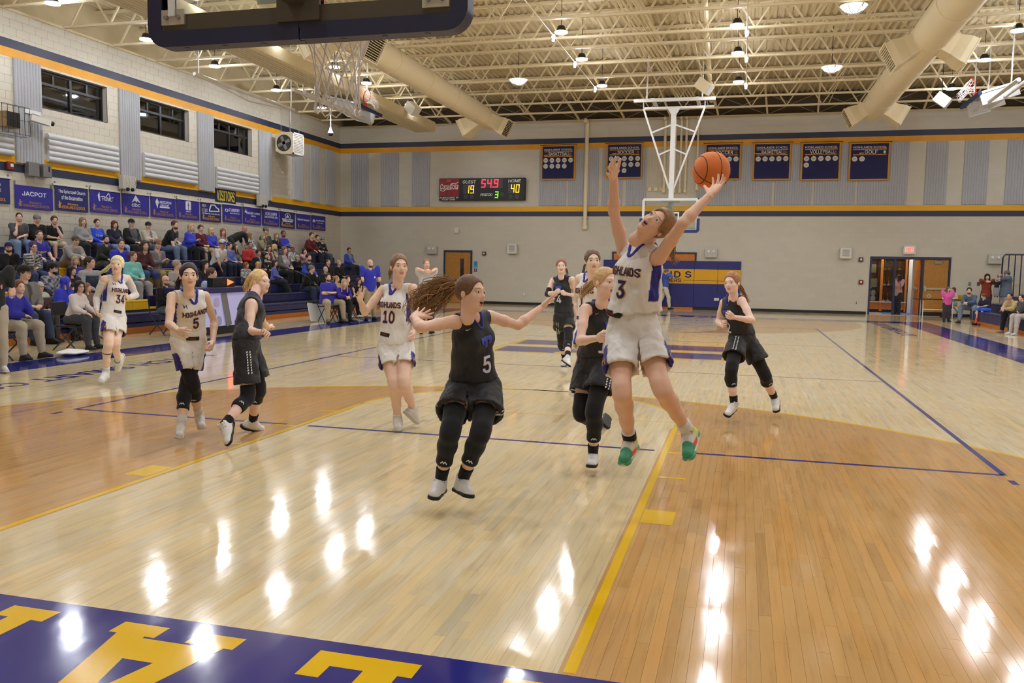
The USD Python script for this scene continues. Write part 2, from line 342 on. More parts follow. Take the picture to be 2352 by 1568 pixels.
    g['N'] = shapely.union_all([sbox(.06, 0, .06+t, hh), sbox(.5, 0, .5+t, hh), poly((.06, hh), (.22, hh), (.62, 0), (.47, 0)), sbox(0, 0, .26, .11), sbox(0, hh-.11, .2, hh), sbox(.42, hh-.11, .68, hh)])
    g['H'] = shapely.union_all([sbox(.06, 0, .06+t, hh), sbox(.46, 0, .46+t, hh), sbox(.1, .37, .5, .49)]+[sbox(a, b, a+.25, b+.11) for a in (0, .4) for b in (0, hh-.11)])
    g['I'] = shapely.union_all([sbox(.07, 0, .2, hh), sbox(0, 0, .27, .11), sbox(0, hh-.11, .27, hh)])
    g['D'] = sbox(0, 0, .3, hh).union(sbox(.2, .1, .6, hh-.1)).union(sbox(.1, 0, .5, hh)).difference(sbox(.2, .13, .46, hh-.13))
    g['G'] = sbox(.05, 0, .55, hh).difference(sbox(.18, .13, .42, hh-.13)).difference(sbox(.4, .48, .6, .6)).union(sbox(.32, .36, .55, .47))
    g['S'] = sbox(0, 0, .5, hh).difference(sbox(.13, .5, .52, .74)).difference(sbox(-.02, .12, .37, .37))
    adv = dict.fromkeys('ALNHIDGSER', .35)
    g['E'] = shapely.union_all([sbox(.06, 0, .2, hh), sbox(0, 0, .5, .11), sbox(0, hh-.11, .5, hh), sbox(.1, .37, .38, .49), sbox(.4, 0, .5, .22), sbox(.4, hh-.22, .5, hh)]); g['R'] = shapely.union_all([sbox(.06, 0, .2, hh), sbox(0, 0, .26, .11), sbox(0, .36, .5, hh).difference(sbox(.2, .49, .36, hh-.12)), Polygon([(.22, .38), (.38, .38), (.56, 0), (.4, 0)])])
    for s in (-1, 1):
        x = 0; gl = []
        for ch in 'HIGHLANDERS':
            q = g[ch]; gl.append((ch, x)); x += q.bounds[2]+adv[ch]
        off = dict((c, xx) for c, xx in gl)['A']+.305+(.12 if s < 0 else -.12)
        for ch, xx in gl:
            q = affinity.translate(g[ch], xx-off, .09)          # its feet are nearest the court
            if s < 0: q = affinity.scale(q, -1, -1, origin=(0, 0)); q = affinity.translate(q, 0, -HL)
            else: q = affinity.translate(q, 0, HL)
            paint(q, 'end_letter', 'court_yellow', PZ+.0004)
    # side-line lettering, read from the stands
    txt = text_shape('BUTCH SMART COURT', .36, True, 1.25); a, b, c, d = txt.bounds
    for s in (-1, 1):
        L = 5.7; q = affinity.scale(txt, L/(c-a), 1, origin=(0, 0))
        q = affinity.rotate(q, -90 if s < 0 else 90, origin=(0, 0)); q = affinity.translate(q, s*6.86 if s < 0 else 6.86, 0)
        bb = q.bounds; q = affinity.translate(q, -6.78-bb[0] if s < 0 else 0, (-9.4-bb[1]) if s < 0 else 7.5-bb[1])
        paint(q, 'side_letters', 'court_navy', PZ+.0004)
court_marks()

# ---------------------------------------------------------------- walls
WIN = [(y, y+2.42) for y in (-1.62, 2.12, 5.87, 9.62)]; WZ0, WZ1 = 5.6, 6.6
DOOR2 = (7.19, 10.07, 2.27)                                    # the triple doorway in the far wall
def build_walls():
    wl = thing('wall_left', 'cream painted block wall above the crowded bleachers', kind='structure')
    pieces = []; ys = [YN] + [v for w in WIN for v in w] + [YF]
    pieces += [bx(XW-.35, XW-.006, YN, YF, 0, WZ0), bx(XW-.35, XW-.006, YN, YF, WZ1, ZW)]
    pieces += [bx(XW-.35, XW-.006, ys[i], ys[i+1], WZ0, WZ1) for i in range(0, len(ys), 2)]
    obj('backing', cat(pieces), 'mortar_paint', wl)
    holes = shapely.union_all([sbox(a, WZ0, b, WZ1) for a, b in WIN])
    blocks = []
    for j in range(30):
        z0 = 1.8+j*.2
        for i in range(58):
            y0 = -3.6+i*.4-(.2 if j % 2 else 0)
            q = sbox(max(y0, -3.6)+.003, z0+.003, min(y0+.394, YF)+.003, z0+.197).difference(holes)
            if q.area > .004: blocks.append(q)
    blocks.sort(key=lambda q: (abs(q.centroid.x-3.5) + abs(q.centroid.y-3.)*1.6))
    def slab(q):
        a, b, c, d = q.bounds
        if abs((c-a)*(d-b)-q.area) < 1e-6: return bx(XW-.02, XW, a, c, b, d)
        return poly3(q, (XW-.02, 0, 0), (0, 1, 0), (0, 0, 1), .02)
    for q in blocks[:300]: obj('block', slab(q), 'wall_paint', wl)
    obj('block_field', cat([slab(q) for q in blocks[300:]]), 'wall_paint', wl, kind='stuff')
    # stripes
    def stripe(n, mt, z0, z1):
        st = thing('trim_%d' % n, kind='structure')
        obj('stripe_left', bx(XW, XW+.004, YN, YF, z0, z1), mt, st); obj('stripe_far', bx(XW, XR, YF-.004, YF, z0, z1), mt, st)
        obj('stripe_right', bx(XR-.004, XR, YN, YF, z0, z1), mt, st); obj('stripe_near', bx(XW, XR, YN, YN+.004, z0, z1), mt, st)
    stripe(1, 'navy_paint', 6.88, 7.1); stripe(2, 'gold_paint', 6.66, 6.88); stripe(3, 'gold_low', 4.03, 4.24); stripe(4, 'navy_paint', 3.82, 4.03)
    wf = thing('wall_far', 'cream block end wall with school banners and a scoreboard', kind='structure')
    a, b, t = DOOR2
    obj('face', cat([bx(XW, a, YF, YF+.25, 0, ZW), bx(b, XR, YF, YF+.25, 0, ZW), bx(a, b, YF, YF+.25, t, ZW)]), 'far_wall_block', wf)
    obj('wall_right', bx(XR, XR+.3, YN, YF, 0, DECK), 'wall_paint', kind='structure'); obj('wall_near', bx(XW, XR, YN-.3, YN, 0, DECK), 'wall_paint', kind='structure')
    # above the wall tops the eaves stay open to the dark roof edge
    obj('wall_far', bx(XW, XR, YF+.5, YF+.6, ZW-.4, DECK), mat('eave_brown', (96, 84, 66), .8), kind='structure'); obj('wall_left', bx(XW-.35, XW-.25, YN, YF+1, ZW-.4, DECK), 'deck_cream', kind='structure')
    obj('trim_5', cat(bx(XW-.4, XR, YF-.02, YF+.3, ZW, ZW+.06), bx(XW-.4, XW+.02, YN, YF, ZW, ZW+.06)), 'steel_cream', kind='structure')
    obj('baseboard_far', cat(bx(XW, -10.47, YF-.02, YF, 0, .11), bx(-9.15, -2.3, YF-.02, YF, 0, .11), bx(2.4, a-.06, YF-.02, YF, 0, .11), bx(b+.06, XR, YF-.02, YF, 0, .11)), 'black_rubber', kind='structure')
build_walls()
def build_windows():
    for n, (a, b) in enumerate(WIN):
        w = thing('window_%d' % (n+1), kind='structure'); x = XW-.2; fr = []
        m_ = (a+b)/2; zt = WZ1-.33
        for y in (a, m_-.04, b-.06): fr.append(bx(x-.04, x+.04, y, y+(.08 if y == m_-.04 else .06), WZ0, WZ1))
        for z0, z1 in ((WZ0, WZ0+.06), (zt-.04, zt+.03), (WZ1-.07, WZ1)): fr.append(bx(x-.038, x+.038, a, b, z0, z1))
        for q in ((a+m_)/2, (b+m_)/2): fr.append(bx(x-.036, x+.036, q-.03, q+.03, zt, WZ1))
        obj('window_frame', cat(fr), 'bronze_frame', w)
        for q0, q1 in ((a, m_), (m_, b)):
            obj('pane', bx(x-.008, x, q0+.04, q1-.04, WZ0+.03, zt), 'night_pane', w)
            for r0, r1 in ((q0, (q0+q1)/2), ((q0+q1)/2, q1)): obj('pane', bx(x-.008, x, r0+.03, r1-.03, zt, WZ1-.03), 'night_pane', w)
        obj('window_sill', bx(XW-.2, XW+.0, a, b, WZ0-.02, WZ0), 'wall_paint', w)
build_windows()
def rib_panel(y0, y1, z0, z1, vertical, n, depth=.06, mt='panel_grey', wall='left'):
    """An acoustic panel with rounded ribs."""
    K = n*8; s = np.linspace(0, 1, K+1); d = depth*(.55+.45*np.abs(np.sin(np.pi*n*s))**.7)
    if vertical: P = [(y0+(y1-y0)*t, q) for t, q in zip(s, d)]
    else: P = [(z0+(z1-z0)*t, q) for t, q in zip(s, d)]
    ring = P + [(P[-1][0], 0), (P[0][0], 0)]; sh = Polygon(ring)
    if vertical:
        if wall == 'left': return _ext(sh, lambda p, h: np.stack([XW+.008+p[:, 1], p[:, 0], z0+h*(z1-z0)], 1))
        return _ext(sh, lambda p, h: np.stack([p[:, 0], YF-.008-p[:, 1], z0+h*(z1-z0)], 1))
    return _ext(sh, lambda p, h: np.stack([XW+.008+p[:, 1], y0+h*(y1-y0), p[:, 0]], 1))
def _ext(sh, fn):
    e = trimesh.creation.extrude_polygon(sh, 1.0, engine='earcut'); v = np.array(e.vertices); return fn(v[:, :2], v[:, 2]), np.array(e.faces)
WHERE4 = ['at the left edge of the photo', 'above the leftmost whole banner', 'between the first and second tall windows', 'right of the third tall window']
def build_panels():
    for k, y in enumerate((-2.5, 1.24, 5.0, 8.74, 12.48)):
        obj('acoustic_panel', rib_panel(y, y+.86, 4.06, 6.66, True, 9, .07), 'panel_grey', label=('tall grey acoustic pillar panel out at the left edge', 'tall grey acoustic pillar panel behind the white camera', 'tall grey acoustic pillar panel left of the middle window', 'tall grey acoustic pillar panel left of the rightmost window', 'tall grey acoustic pillar panel below the big hanging heater')[k], cat='acoustic panel', group='tall panels on the left wall')
    for k, y in enumerate((-1.5, 2.24, 5.98, 9.72)):
        obj('ribbed_panel', rib_panel(y, y+2.62, 4.2, 4.94, False, 5, .1), 'panel_white', label='white horizontally ribbed acoustic panel ' + ('cut by the left edge', 'under the leftmost whole window', 'under the middle window', 'under the rightmost window above the visitors sign')[k], cat='acoustic panel', group='ribbed panels under the windows')
    for k, (a, b) in enumerate(((15.0, 15.8), (16.43, 17.25), (17.83, 18.64))):
        obj('acoustic_panel', rib_panel(a, b, 4.24, 6.66, True, 8, .06), 'panel_grey', label='narrow grey striped panel on the left wall, ' + ('nearest the heater', 'middle one before the corner', 'next to the room corner')[k], cat='acoustic panel', group='striped panels near the corner')
    far = [(-14.96, -14.12), (-13.5, -12.66), (-12.01, -11.18), (-6.18, -5.0), (-4.9, -3.62), (-3.45, -2.6), (-2.44, -1.61), (.46, 1.9), (1.98, 3.4), (3.5, 4.9), (5.0, 6.5), (6.6, 8.37), (8.99, 9.74), (10.31, 11.13), (11.75, 12.55)]
    lab = ['on the end wall nearest the left corner', 'second from the left corner on the end wall', 'on the end wall left of the scoreboard', 'behind the leftmost championship banner', 'right of the leftmost championship banner', 'behind the second championship banner', 'left of the tall basket frame', 'behind the banner that the ball covers', 'right of the ball behind the banners', 'between basketball and volleyball banners', 'behind the volleyball banner', 'behind the golf banner', 'right of the golf banner', 'third strip in from the right edge', 'cut by the right edge of the photo']
    for (a, b), l in zip(far, lab): obj('acoustic_panel', rib_panel(a, b, 4.27, 6.64, True, max(4, int((b-a)/.09)), .05, wall='far'), 'panel_grey', label='grey striped acoustic panel ' + l, cat='acoustic panel', group='striped panels on the end wall')
build_panels()

# ---------------------------------------------------------------- roof
NUM = 'one two three four five six seven eight nine ten eleven twelve thirteen fourteen fifteen sixteen seventeen eighteen nineteen twenty'.split()
def build_roof():
    c = thing('ceiling', 'cream painted corrugated roof deck above open steel joists', kind='structure')
    xs = np.arange(XW-1, XR+1, .1); prof = []
    for i, x in enumerate(xs): prof += [(x, DECK if i % 2 else DECK+.05), (x+.07, DECK if i % 2 else DECK+.05)]
    p = np.array(prof); v = np.vstack([np.c_[p[:, 0], np.full(len(p), y), p[:, 1]] for y in (YN, YF+1)]); n = len(p)
    f = np.array([[i, i+1, n+i+1] for i in range(n-1)]+[[i, n+i+1, n+i] for i in range(n-1)]); obj('deck', (v, f), 'deck_cream', c)
    obj('roof_slab', bx(XW-1, XR+1, YN-.3, YF+1.1, DECK+.06, DECK+.3), 'deck_cream', c)
    ys = [-16, -14.1, -12.2, -10.4, -8.5, -6.6, -4.8, -2.9, -1.0, .8, 2.65, 4.5, 6.33, 7.35, 9.25, 11.1, 13.0, 15.0, 17.0]
    jb = []
    for k, y in enumerate(ys):
        j = thing('roof_joist', 'cream steel roof joist, number %s counting from the end wall' % NUM[len(ys)-1-k], 'joist', 'roof joists')
        zb, zt = 7.75, DECK-.06; w0 = .055
        obj('bottom_chord', cat(bx(XW+.3, XR-.3, y-w0, y-.012, zb-.03, zb+.03), bx(XW+.3, XR-.3, y+.012, y+w0, zb-.03, zb+.03)), 'steel_cream', j)
        obj('top_chord', bx(XW-.3, XR+.3, y-.06, y+.06, zt-.03, zt+.03), 'steel_cream', j)
        if y < -8: 
            obj('web', cat([bar((x, y, zb), (x+.9*(1 if i % 2 else -1), y, zt), .035) for i, x in enumerate(np.arange(XW+1, XR-1, 1.8))]), 'steel_cream', j); continue
        xs = np.arange(XW+.5, XR-1, 1.25)
        for i, x in enumerate(xs):
            x2 = x+1.25
            obj('web_bar', bar((x, y, zb), ((x+x2)/2, y, zt), .045), 'steel_cream', j)
            obj('web_bar', bar(((x+x2)/2, y, zt), (x2, y, zb), .045), 'steel_cream', j)
    # bridging that ties the joists together
    for x in (-12.3, -6.2, -.6, .9, 5.2, 11.2):
        obj('bridging_rod', tube([(x, -16, 7.80), (x, 17.2, 7.80)], .016, 6), 'steel_cream', c)
    for k, x in enumerate(np.arange(-14, 15, 1.9)):
        obj('eave_strut', bar((x-.25, 15.2, DECK-.15), (x, YF-.05, ZW+.08), .07), 'steel_cream', c)
        obj('eave_brace', cat(bar((x, YF+.15, ZW+.06), (x+1.9, YF+.15, DECK-.1), .03), bar((x+1.9, YF+.15, ZW+.06), (x, YF+.15, DECK-.1), .03)), 'grey_metal', c)
    # ribbed trough along the left of the roof, and the bundle of pipes near the middle
    pr = []
    for i in range(7): pr += [(-.42+i*.12, 0), (-.42+i*.12+.085, 0), (-.42+i*.12+.085, .045), (-.42+i*.12+.12, .045)]
    sh = Polygon(pr+[(.42, .38), (-.42, .38)])
    e = trimesh.creation.extrude_polygon(sh, 1.0, engine='earcut'); v = np.array(e.vertices)
    obj('folded_divider', (np.c_[-10.2+v[:, 0], -14+v[:, 2]*30.2, 6.95+v[:, 1]+.05], np.array(e.faces)), 'steel_cream', label='long cream ribbed trough running along the left side of the roof', cat='ceiling trough')
    obj('ceiling_pipe', tube([(1.7, -14, 8.0), (1.0, 17, 8.0)], .075, 10), 'steel_cream', label='thick cream pipe running along the roof right of the pipe bundle', cat='pipe')
    pb = thing('pipe_bundle', 'bundle of six thin cream pipes running slantwise under the roof', 'pipes')
    for i in range(6): obj('pipe', tube([(-2.0+i*.12, -14, 8.05), (-.15+i*.12, 16.8, 8.05)], .028, 6), 'steel_cream', pb)
    # round air ducts with their outlets
    for s, (x, y1, z, r, mouths) in enumerate(((-7.0, 14.9, 7.12, .36, (2.2, 13.9)), (6.4, 14.6, 7.12, .42, (5.6, 13.9)))):
        d = thing('air_duct', 'large round cream air duct on the ' + ('left, passing behind the near basket net', 'right side of the roof with square outlets')[s], 'duct', 'air ducts')
        obj('pipe', tube([(x, YN+1, z), (x, y1, z)], r, 28), 'steel_cream', d, 40)
        for q in np.arange(-14, y1, 2.4): obj('seam_ring', tube([(x, q-.02, z), (x, q+.02, z)], r+.012, 28), 'steel_cream', d, 40)
        for ym in list(mouths) + [-3.2]:
            for q in (-1, 1):
                a = np.array([x, ym, z]); o = np.array([q*.82, .1, -.42]); o /= np.linalg.norm(o); t_ = np.array([0, 1, 0.]); u_ = np.cross(o, t_)
                rings = []
                for dd, ww in ((.1, .30), (.55, .34), (.78, .42), (.92, .42)):
                    c0 = a+o*dd*1.05; rings.append([c0+t_*sx*ww+u_*sy*ww*.72 for sx, sy in ((-1, -1), (1, -1), (1, 1), (-1, 1))])
                v = np.vstack(rings); f = []
                for i in range(3):
                    for k in range(4): a_, b_ = i*4+k, i*4+(k+1) % 4; f += [[a_, b_, b_+4], [a_, b_+4, a_+4]]
                m = obj('outlet', (v, np.array(f)), 'steel_cream', d)
                c0 = a+o*.93*1.05
                sl = [bar(c0-t_*.38+u_*w-o*.02, c0+t_*.38+u_*w-o*.02, .012, .05, o) for w in np.linspace(-.27, .27, 11)]
                obj('grille', cat(sl+[bar(c0+u_*.31*k-t_*.43, c0+u_*.31*k+t_*.43, .03) for k in (-1, 1)]+[bar(c0+t_*.42*k-u_*.31, c0+t_*.42*k+u_*.31, .03) for k in (-1, 1)]), 'steel_cream', d)
                obj('grille_back', (np.array([c0-o*.05+t_*.42*i+u_*.3*j for i, j in ((-1, -1), (1, -1), (1, 1), (-1, 1))]), np.array([[0, 1, 2], [0, 2, 3]])), mat('duct_dark', (70, 62, 46), .8), d)
build_roof()

# ---------------------------------------------------------------- lamps
def make_lamp(loc, lab):
    t = thing('high_bay_lamp', lab, 'lamp', 'high bay lamps', loc=loc)
    obj('housing', lathe([(0, .16), (.07, .16), (.1, .12), (.12, .05), (.150, .035), (.156, .012), (.150, .0)], 24), 'black_metal', t, 40)
    obj('diffuser', lathe([(0, -.035), (.10, -.034), (.158, -.022), (.166, -.008), (.166, .012), (.15, .014)], 24), 'lens', t, 40)
    obj('cord', tube([(0, 0, .15), (0, 0, 1.19)], .008, 5), 'black_metal', t); return t
LAMPS = []
rows = {'far left row along the wall': (-13.45, [-9.6, -6.3, -3.0, .4, 3.63, 6.73, 10.3, 13.6]), 'left row beside the ribbed trough': (-9.85, [-9.5, -6.2, -2.9, .7, 4.1, 7.58, 9.85, 13.6]),
        'row left of the middle': (-2.3, [-14.6, -11.3, -8., -4.7, -1.4, 1.9, 5.22, 8.08, 11.7]), 'row right of the middle': (2.04, [-14.6, -11.3, -8., -4.7, -1.4, 2.1, 5.5, 8.25, 11.93]),
        'right row past the big duct': (8.7, [-12.6, -9.3, -6., -2.7, .7, 4.0, 7.35, 10.38, 14.26]), 'row by the right wall': (13.2, [-12.6, -9.3, -6., -2.7, .7, 4.0, 7.35, 10.38, 14.26])}
ORD = ['first', 'second', 'third', 'fourth', 'fifth', 'sixth', 'seventh', 'eighth', 'ninth']
for nm, (x, ys) in rows.items():
    for k, y in enumerate(reversed(ys)):
        make_lamp((x, y, 7.6), 'lit round lamp, %s from the far end in the %s' % (ORD[k], nm))
def make_dish(loc, lab):
    t = thing('dish_lamp', lab, 'lamp', 'white dish lamps', loc=loc)
    obj('dish', lathe([(0, -.13), (.1, -.125), (.22, -.07), (.3, .02), (.29, .02), (.21, -.06), (.1, -.115), (0, -.12)], 28), mat('opal', (240, 240, 236), .4, emit=.9), t, 40)
    obj('guard', cat([tube([(0, 0, -.16), (.16*math.cos(a), .16*math.sin(a), -.14), (.32*math.cos(a), .32*math.sin(a), .02)], .006, 4) for a in np.arange(6)*math.pi/3]), 'white_metal', t)
    obj('cord', tube([(0, 0, -.1), (0, 0, 1.19)], .01, 5), 'black_metal', t)
make_dish((-4.82, 10.5, 7.62), 'white dish lamp left of the pipe bundle'); make_dish((4.6, 4.6, 7.62), 'white dish lamp at the top edge right of the ball'); make_dish((4.7, 10.6, 7.62), 'small faint white dish lamp left of the right duct')
def conduit(x, y0, y1, pods, lab):
    c = thing('conduit_run', lab, 'conduit', 'conduit runs'); obj('conduit', tube([(x, y0, 7.58), (x, y1, 7.58)], .014, 6), 'steel_cream', c)
    for y in pods:
        s = obj('sensor', cat(lathe([(0, 0), (.05, 0), (.06, -.05), (.06, -.1), (.05, -.12)], 10, c=(x, y, 7.6)), lathe([(0, -.2), (.04, -.18), (.05, -.14), (.03, -.1)], 10, c=(x, y, 7.6))), 'white_metal', c, 40)
conduit(-2.55, -14, 11.8, (1.9, 5.4, 8.3, 11.8), 'thin conduit with white sensors left of the middle, joining three lamps'); conduit(2.28, -14, 12.3, (2.0, 5.9, 8.6, 12.2), 'thin vertical looking conduit with white sensors beside the middle right lamps'); conduit(4.76, -14, 10.7, (), 'bare thin conduit between two white dish lamps')
conduit(-7.9, 2, 12, (), 'bare thin conduit crossing in front of the left duct')
# ---------------------------------------------------------------- baskets
mat('pad_navy', (34, 36, 66), .45, bump=.15, bscale=300); mat('pad_blue', (30, 52, 110), .5); mat('rim_orange', (206, 52, 22), .4); mat('net_white', (214, 206, 200), .8); mat('frame_grey', (86, 78, 66), .45, metal=.3); mat('alu', (196, 188, 172), .35, metal=.5); mat('board_white', (222, 228, 228), .4)
def net_mesh(c, ax, r0=.225, length=.46, droop=0.0, rad=.0042, seed=3, n=12):
    """A basket net of knotted cords hung from a ring about c whose cords run along ax."""
    rng = np.random.default_rng(seed); c = np.asarray(c, float); d, s, u = frame(ax); out = []
    prof = [(0, 1.), (.18, .86), (.38, .70), (.58, .60), (.78, .58), (1., .62)]
    P = {}
    for i, (t, q) in enumerate(prof):
        for k in range(n*2):
            if (k+i) % 2: continue
            a = math.pi*k/n; rr = r0*q*(1+rng.normal(0, .03)); l = length*t*(1+rng.normal(0, .02)*(i > 0))
            p = c+d*l+rr*(math.cos(a)*s+math.sin(a)*u); p[2] -= droop*t*t; P[i, k] = p
    for i in range(len(prof)-1):
        for k in range(n*2):
            if (i, k) in P:
                for q in (k+1, k-1):
                    a, b = P[i, k], P[i+1, q % (2*n)]; m_ = (a+b)/2 + rng.normal(0, .003, 3)
                    out.append(tube([a, m_, b], rad, 5, False))
    for k in range(n*2):                                            # scalloped hem
        if (len(prof)-1, k) in P:
            a, b = P[len(prof)-1, k], P[len(prof)-1, (k+2) % (2*n)]; m_ = (a+b)/2+d*.03; out.append(tube([a, m_, b], rad, 5, False))
    return cat(out)
def ring_mesh(c, ax, r, t, n=40):
    d, s, u = frame(ax); a = np.linspace(0, 2*math.pi, n+1)
    return tube([np.asarray(c)+r*(math.cos(q)*s+math.sin(q)*u) for q in a], t, 8, False)
def main_basket(sg, label):
    """A ceiling-hung basket; sg = -1 for the near end, 1 for the far end."""
    b = thing('basketball_hoop', label, 'basketball hoop'); yb = sg*(HL-1.22); q = sg        # board face at yb, court towards -sg
    Y = lambda a, c: (min(yb+q*a, yb+q*c), max(yb+q*a, yb+q*c))
    w, z0, z1 = .915, 2.9, 3.97
    obj('glass', bx(-w+.03, w-.03, *Y(0, .012), z0+.04, z1-.03), 'board_glass', b)
    mk = [bx(-w+.03, w-.03, *Y(-.003, 0), z1-.08, z1-.03), bx(-w+.03, -w+.08, *Y(-.003, 0), z0+.05, z1-.08), bx(w-.08, w-.03, *Y(-.003, 0), z0+.05, z1-.08)]
    for x0, x1, a, c in ((-.305, .305, 3.06, 3.11), (-.305, .305, 3.47, 3.52), (-.305, -.255, 3.11, 3.47), (.255, .305, 3.11, 3.47)): mk.append(bx(x0, x1, *Y(-.003, 0), a, c))
    obj('target_square', cat(mk), 'board_white', b)
    fr = 'frame_grey' if sg < 0 else 'board_white'
    obj('frame', cat(bx(-w, w, *Y(0, .07), z0, z0+.115), bx(-w, w, *Y(0, .05), z1-.04, z1), bx(-w, -w+.03, *Y(0, .06), z0, z1), bx(w-.03, w, *Y(0, .06), z0, z1)), fr, b)
    # padding: a rounded U along the bottom and up the sides
    zt = 3.30; R = .07; cz = z0-.02
    path = [(-w-.015, zt), (-w-.015, cz+.07)] + [(-w-.015+R*(1-math.cos(a)), cz+R*(1-math.sin(a))) for a in np.linspace(.2, math.pi/2, 5)] + [(0, cz)] + [(w+.015-R*(1-math.cos(a)), cz+R*(1-math.sin(a))) for a in np.linspace(math.pi/2, .2, 5)] + [(w+.015, cz+.07), (w+.015, zt)]
    sh = LineString(path).buffer(.045, cap_style=2, join_style=1, quad_segs=3)
    halves = [sh.intersection(sbox(-3, 0, -.004, 5)), sh.intersection(sbox(.004, 0, 3, 5))] if sg < 0 else [sh]
    for h in halves: obj('padding', poly3(h, (0, yb-q*.025 if sg > 0 else yb-.075+.0, 0), (1, 0, 0), (0, 0, 1), .105 if sg > 0 else -.105), 'pad_navy' if sg < 0 else 'pad_blue', b)
    if sg < 0:
        for x in np.linspace(-.74, .74, 7): obj('padding_bolt', lathe([(0, -.004), (.017, -.004), (.017, .002)], 10, c=(x, yb-.03, cz-.043)), 'black_metal', b)
        for x in (-.80, .80):
            k = obj('corner_bracket', bx(x-.075, x+.075, yb-.085, yb-.07, z0+.055, z0+.14), 'alu', b)
            for e in (-.04, .04): obj('bolt', lathe([(0, -.016), (.012, -.014), (.014, 0)], 8, 'y', (x+e, yb-.085, z0+.095)), 'grey_metal', b)
            obj('strut', bx(x-.02, x+.02, yb-.10, yb-.087, z0+.1, z1+.1), 'white_metal', b)
        obj('mount_plate', bx(-.13, .13, yb-.09, yb-.07, z0-.0+.03, 3.13), 'frame_grey', b)
        obj('mast', cat(bx(-.06, .04, yb-.2, yb-.09, z0+.12, 4.2), bar((0, yb-.15, 4.2), (0, yb-.5, 7.8), .12), bar((-.8, yb-.1, z1), (0, yb-.3, 5.4), .06), bar((.8, yb-.1, z1), (0, yb-.3, 5.4), .06)), 'frame_grey', b)
    else:
        y = yb+.30
        obj('mast', cat(bx(-.08, .08, y-.08, y+.08, 3.3, 6.95), poly3(Polygon([(-.22, 6.95), (.22, 6.95), (.08, 6.72), (-.08, 6.72)]), (0, y+.05, 0), (1, 0, 0), (0, 0, 1), .1), bx(-.05, .05, yb+.05, y, 3.0, 3.2), bx(-.3, .3, yb+.05, y, 3.85, 3.92)), 'white_metal', b)
        fr_ = [bar((-1.0, y, 6.95), (1.0, y, 6.95), .07)]
        for s in (-1, 1):
            fr_ += [bar((s*1.0, y, 6.95), (s*.07, y, 4.3), .06), bar((s*.72, y, 6.15), (0, y, 6.42), .05), bar((s*.46, y, 5.42), (0, y, 5.62), .05), bar((s*1.0, y, 6.98), (s*1.0, y, 7.2), .03)]
        obj('hanger_frame', cat(fr_), 'white_metal', b)
        obj('hanger_beam', cat(bx(-1.33, 1.33, y-.05, y+.05, 7.16, 7.26), bx(-1.1, 1.25, y+1.3, y+1.4, 7.16, 7.24), bar((-.7, y, 7.24), (-.7, y+1.4, 7.22), .1), bar((.75, y, 7.24), (.75, y+1.4, 7.22), .1)), 'white_metal', b)
        obj('drop_rod', cat([tube([(x, y, 7.24), (x, y+.2, DECK)], .03, 6) for x in (-.9, .9)]), 'white_metal', b)
        obj('winch_cable', tube([(0, y+.09, 4.2), (0, y+.09, 5.4)], .012, 5), 'black_metal', b)
        obj('actuator', bx(-.1, .02, yb+.08, yb+.16, 3.3, 3.75), 'grey_metal', b)
    rc = (0, yb-q*.381, 3.05)
    r_ = obj('rim', cat(ring_mesh(rc, (0, 0, 1), .2285, .009), bx(-.1, .1, *Y(-.155, -.004), 3.03, 3.052), bx(-.11, .11, *Y(-.012, -.004), 2.95, 3.07)), 'rim_orange', b, 40)
    obj('net', net_mesh((rc[0], rc[1], 3.04), (0, 0, -1), .222, .50 if sg < 0 else .45), 'net_white', b)
main_basket(-1, 'near basket seen from behind, glass board with navy padding'); main_basket(1, 'far basket on a white triangular frame at the end wall')
def folded_basket(o, ax, up, s, label):
    """A side basket folded up under the roof. o board centre, ax along the rails, up the board's normal, s the side on which the rim stands."""
    b = thing('basketball_hoop', label, 'basketball hoop'); ax, _, _ = frame(ax); o = np.asarray(o, float); up = np.asarray(up, float); up = up-ax*(ax @ up); up /= np.linalg.norm(up); sd = np.cross(ax, up)
    T = lambda a, c, e: o+ax*a+sd*c+up*e
    def blk(a0, a1, c0, c1, e0, e1):
        v, f = bx(a0, a1, c0, c1, e0, e1); return o+v[:, :1]*ax+v[:, 1:2]*sd+v[:, 2:]*up, f
    obj('frame', cat(blk(-.92, .92, -.54, -.48, -.03, .03), blk(-.92, .92, .48, .54, -.03, .03), blk(-.92, -.86, -.54, .54, -.03, .03), blk(.86, .92, -.54, .54, -.03, .03)), 'white_metal', b)
    obj('glass', blk(-.86, .86, -.48, .48, -.006, .006), 'board_glass', b)
    obj('padding', blk(-.95, .95, .54*s-.05, .54*s+.05, -.06, .04), 'pad_blue', b)
    obj('rail', cat([tube([T(-3.2, c, -.28), T(1.15, c, -.28)], .055, 8) for c in (-.3, .1)]), 'white_metal', b, 40)
    obj('cross_arm', cat(blk(-.75, -.65, -.5, .5, -.34, -.03), blk(.55, .65, -.5, .5, -.34, -.03), blk(1.0, 1.12, -.38, .22, -.36, -.18)), 'white_metal', b)
    obj('end_cap', cat(lathe([(0, 0), (.1, 0), (.1, .05), (0, .05)], 14, c=T(1.1, -.35, -.2)), lathe([(0, 0), (.1, 0), (.1, .05), (0, .05)], 14, c=T(.2, -.45, -.1))), 'white_metal', b, 40)
    rc = T(0, s*.38, .38); obj('rim', cat(ring_mesh(rc, sd*s, .225, .014), bar(T(0, s*.40, .02), T(0, s*.38, .17), .12, .05, ax)), 'rim_orange', b, 40)
    obj('net', net_mesh(rc, sd*s, .22, .36, .22, .006, 8), 'net_white', b)
    obj('hanger', cat([tube([T(a, c, -.28), T(a, c, -.28)*[1, 1, 0]+[0, 0, DECK]], .02, 6) for a in (-2.6, .9) for c in (-.3, .1)]), 'white_metal', b)
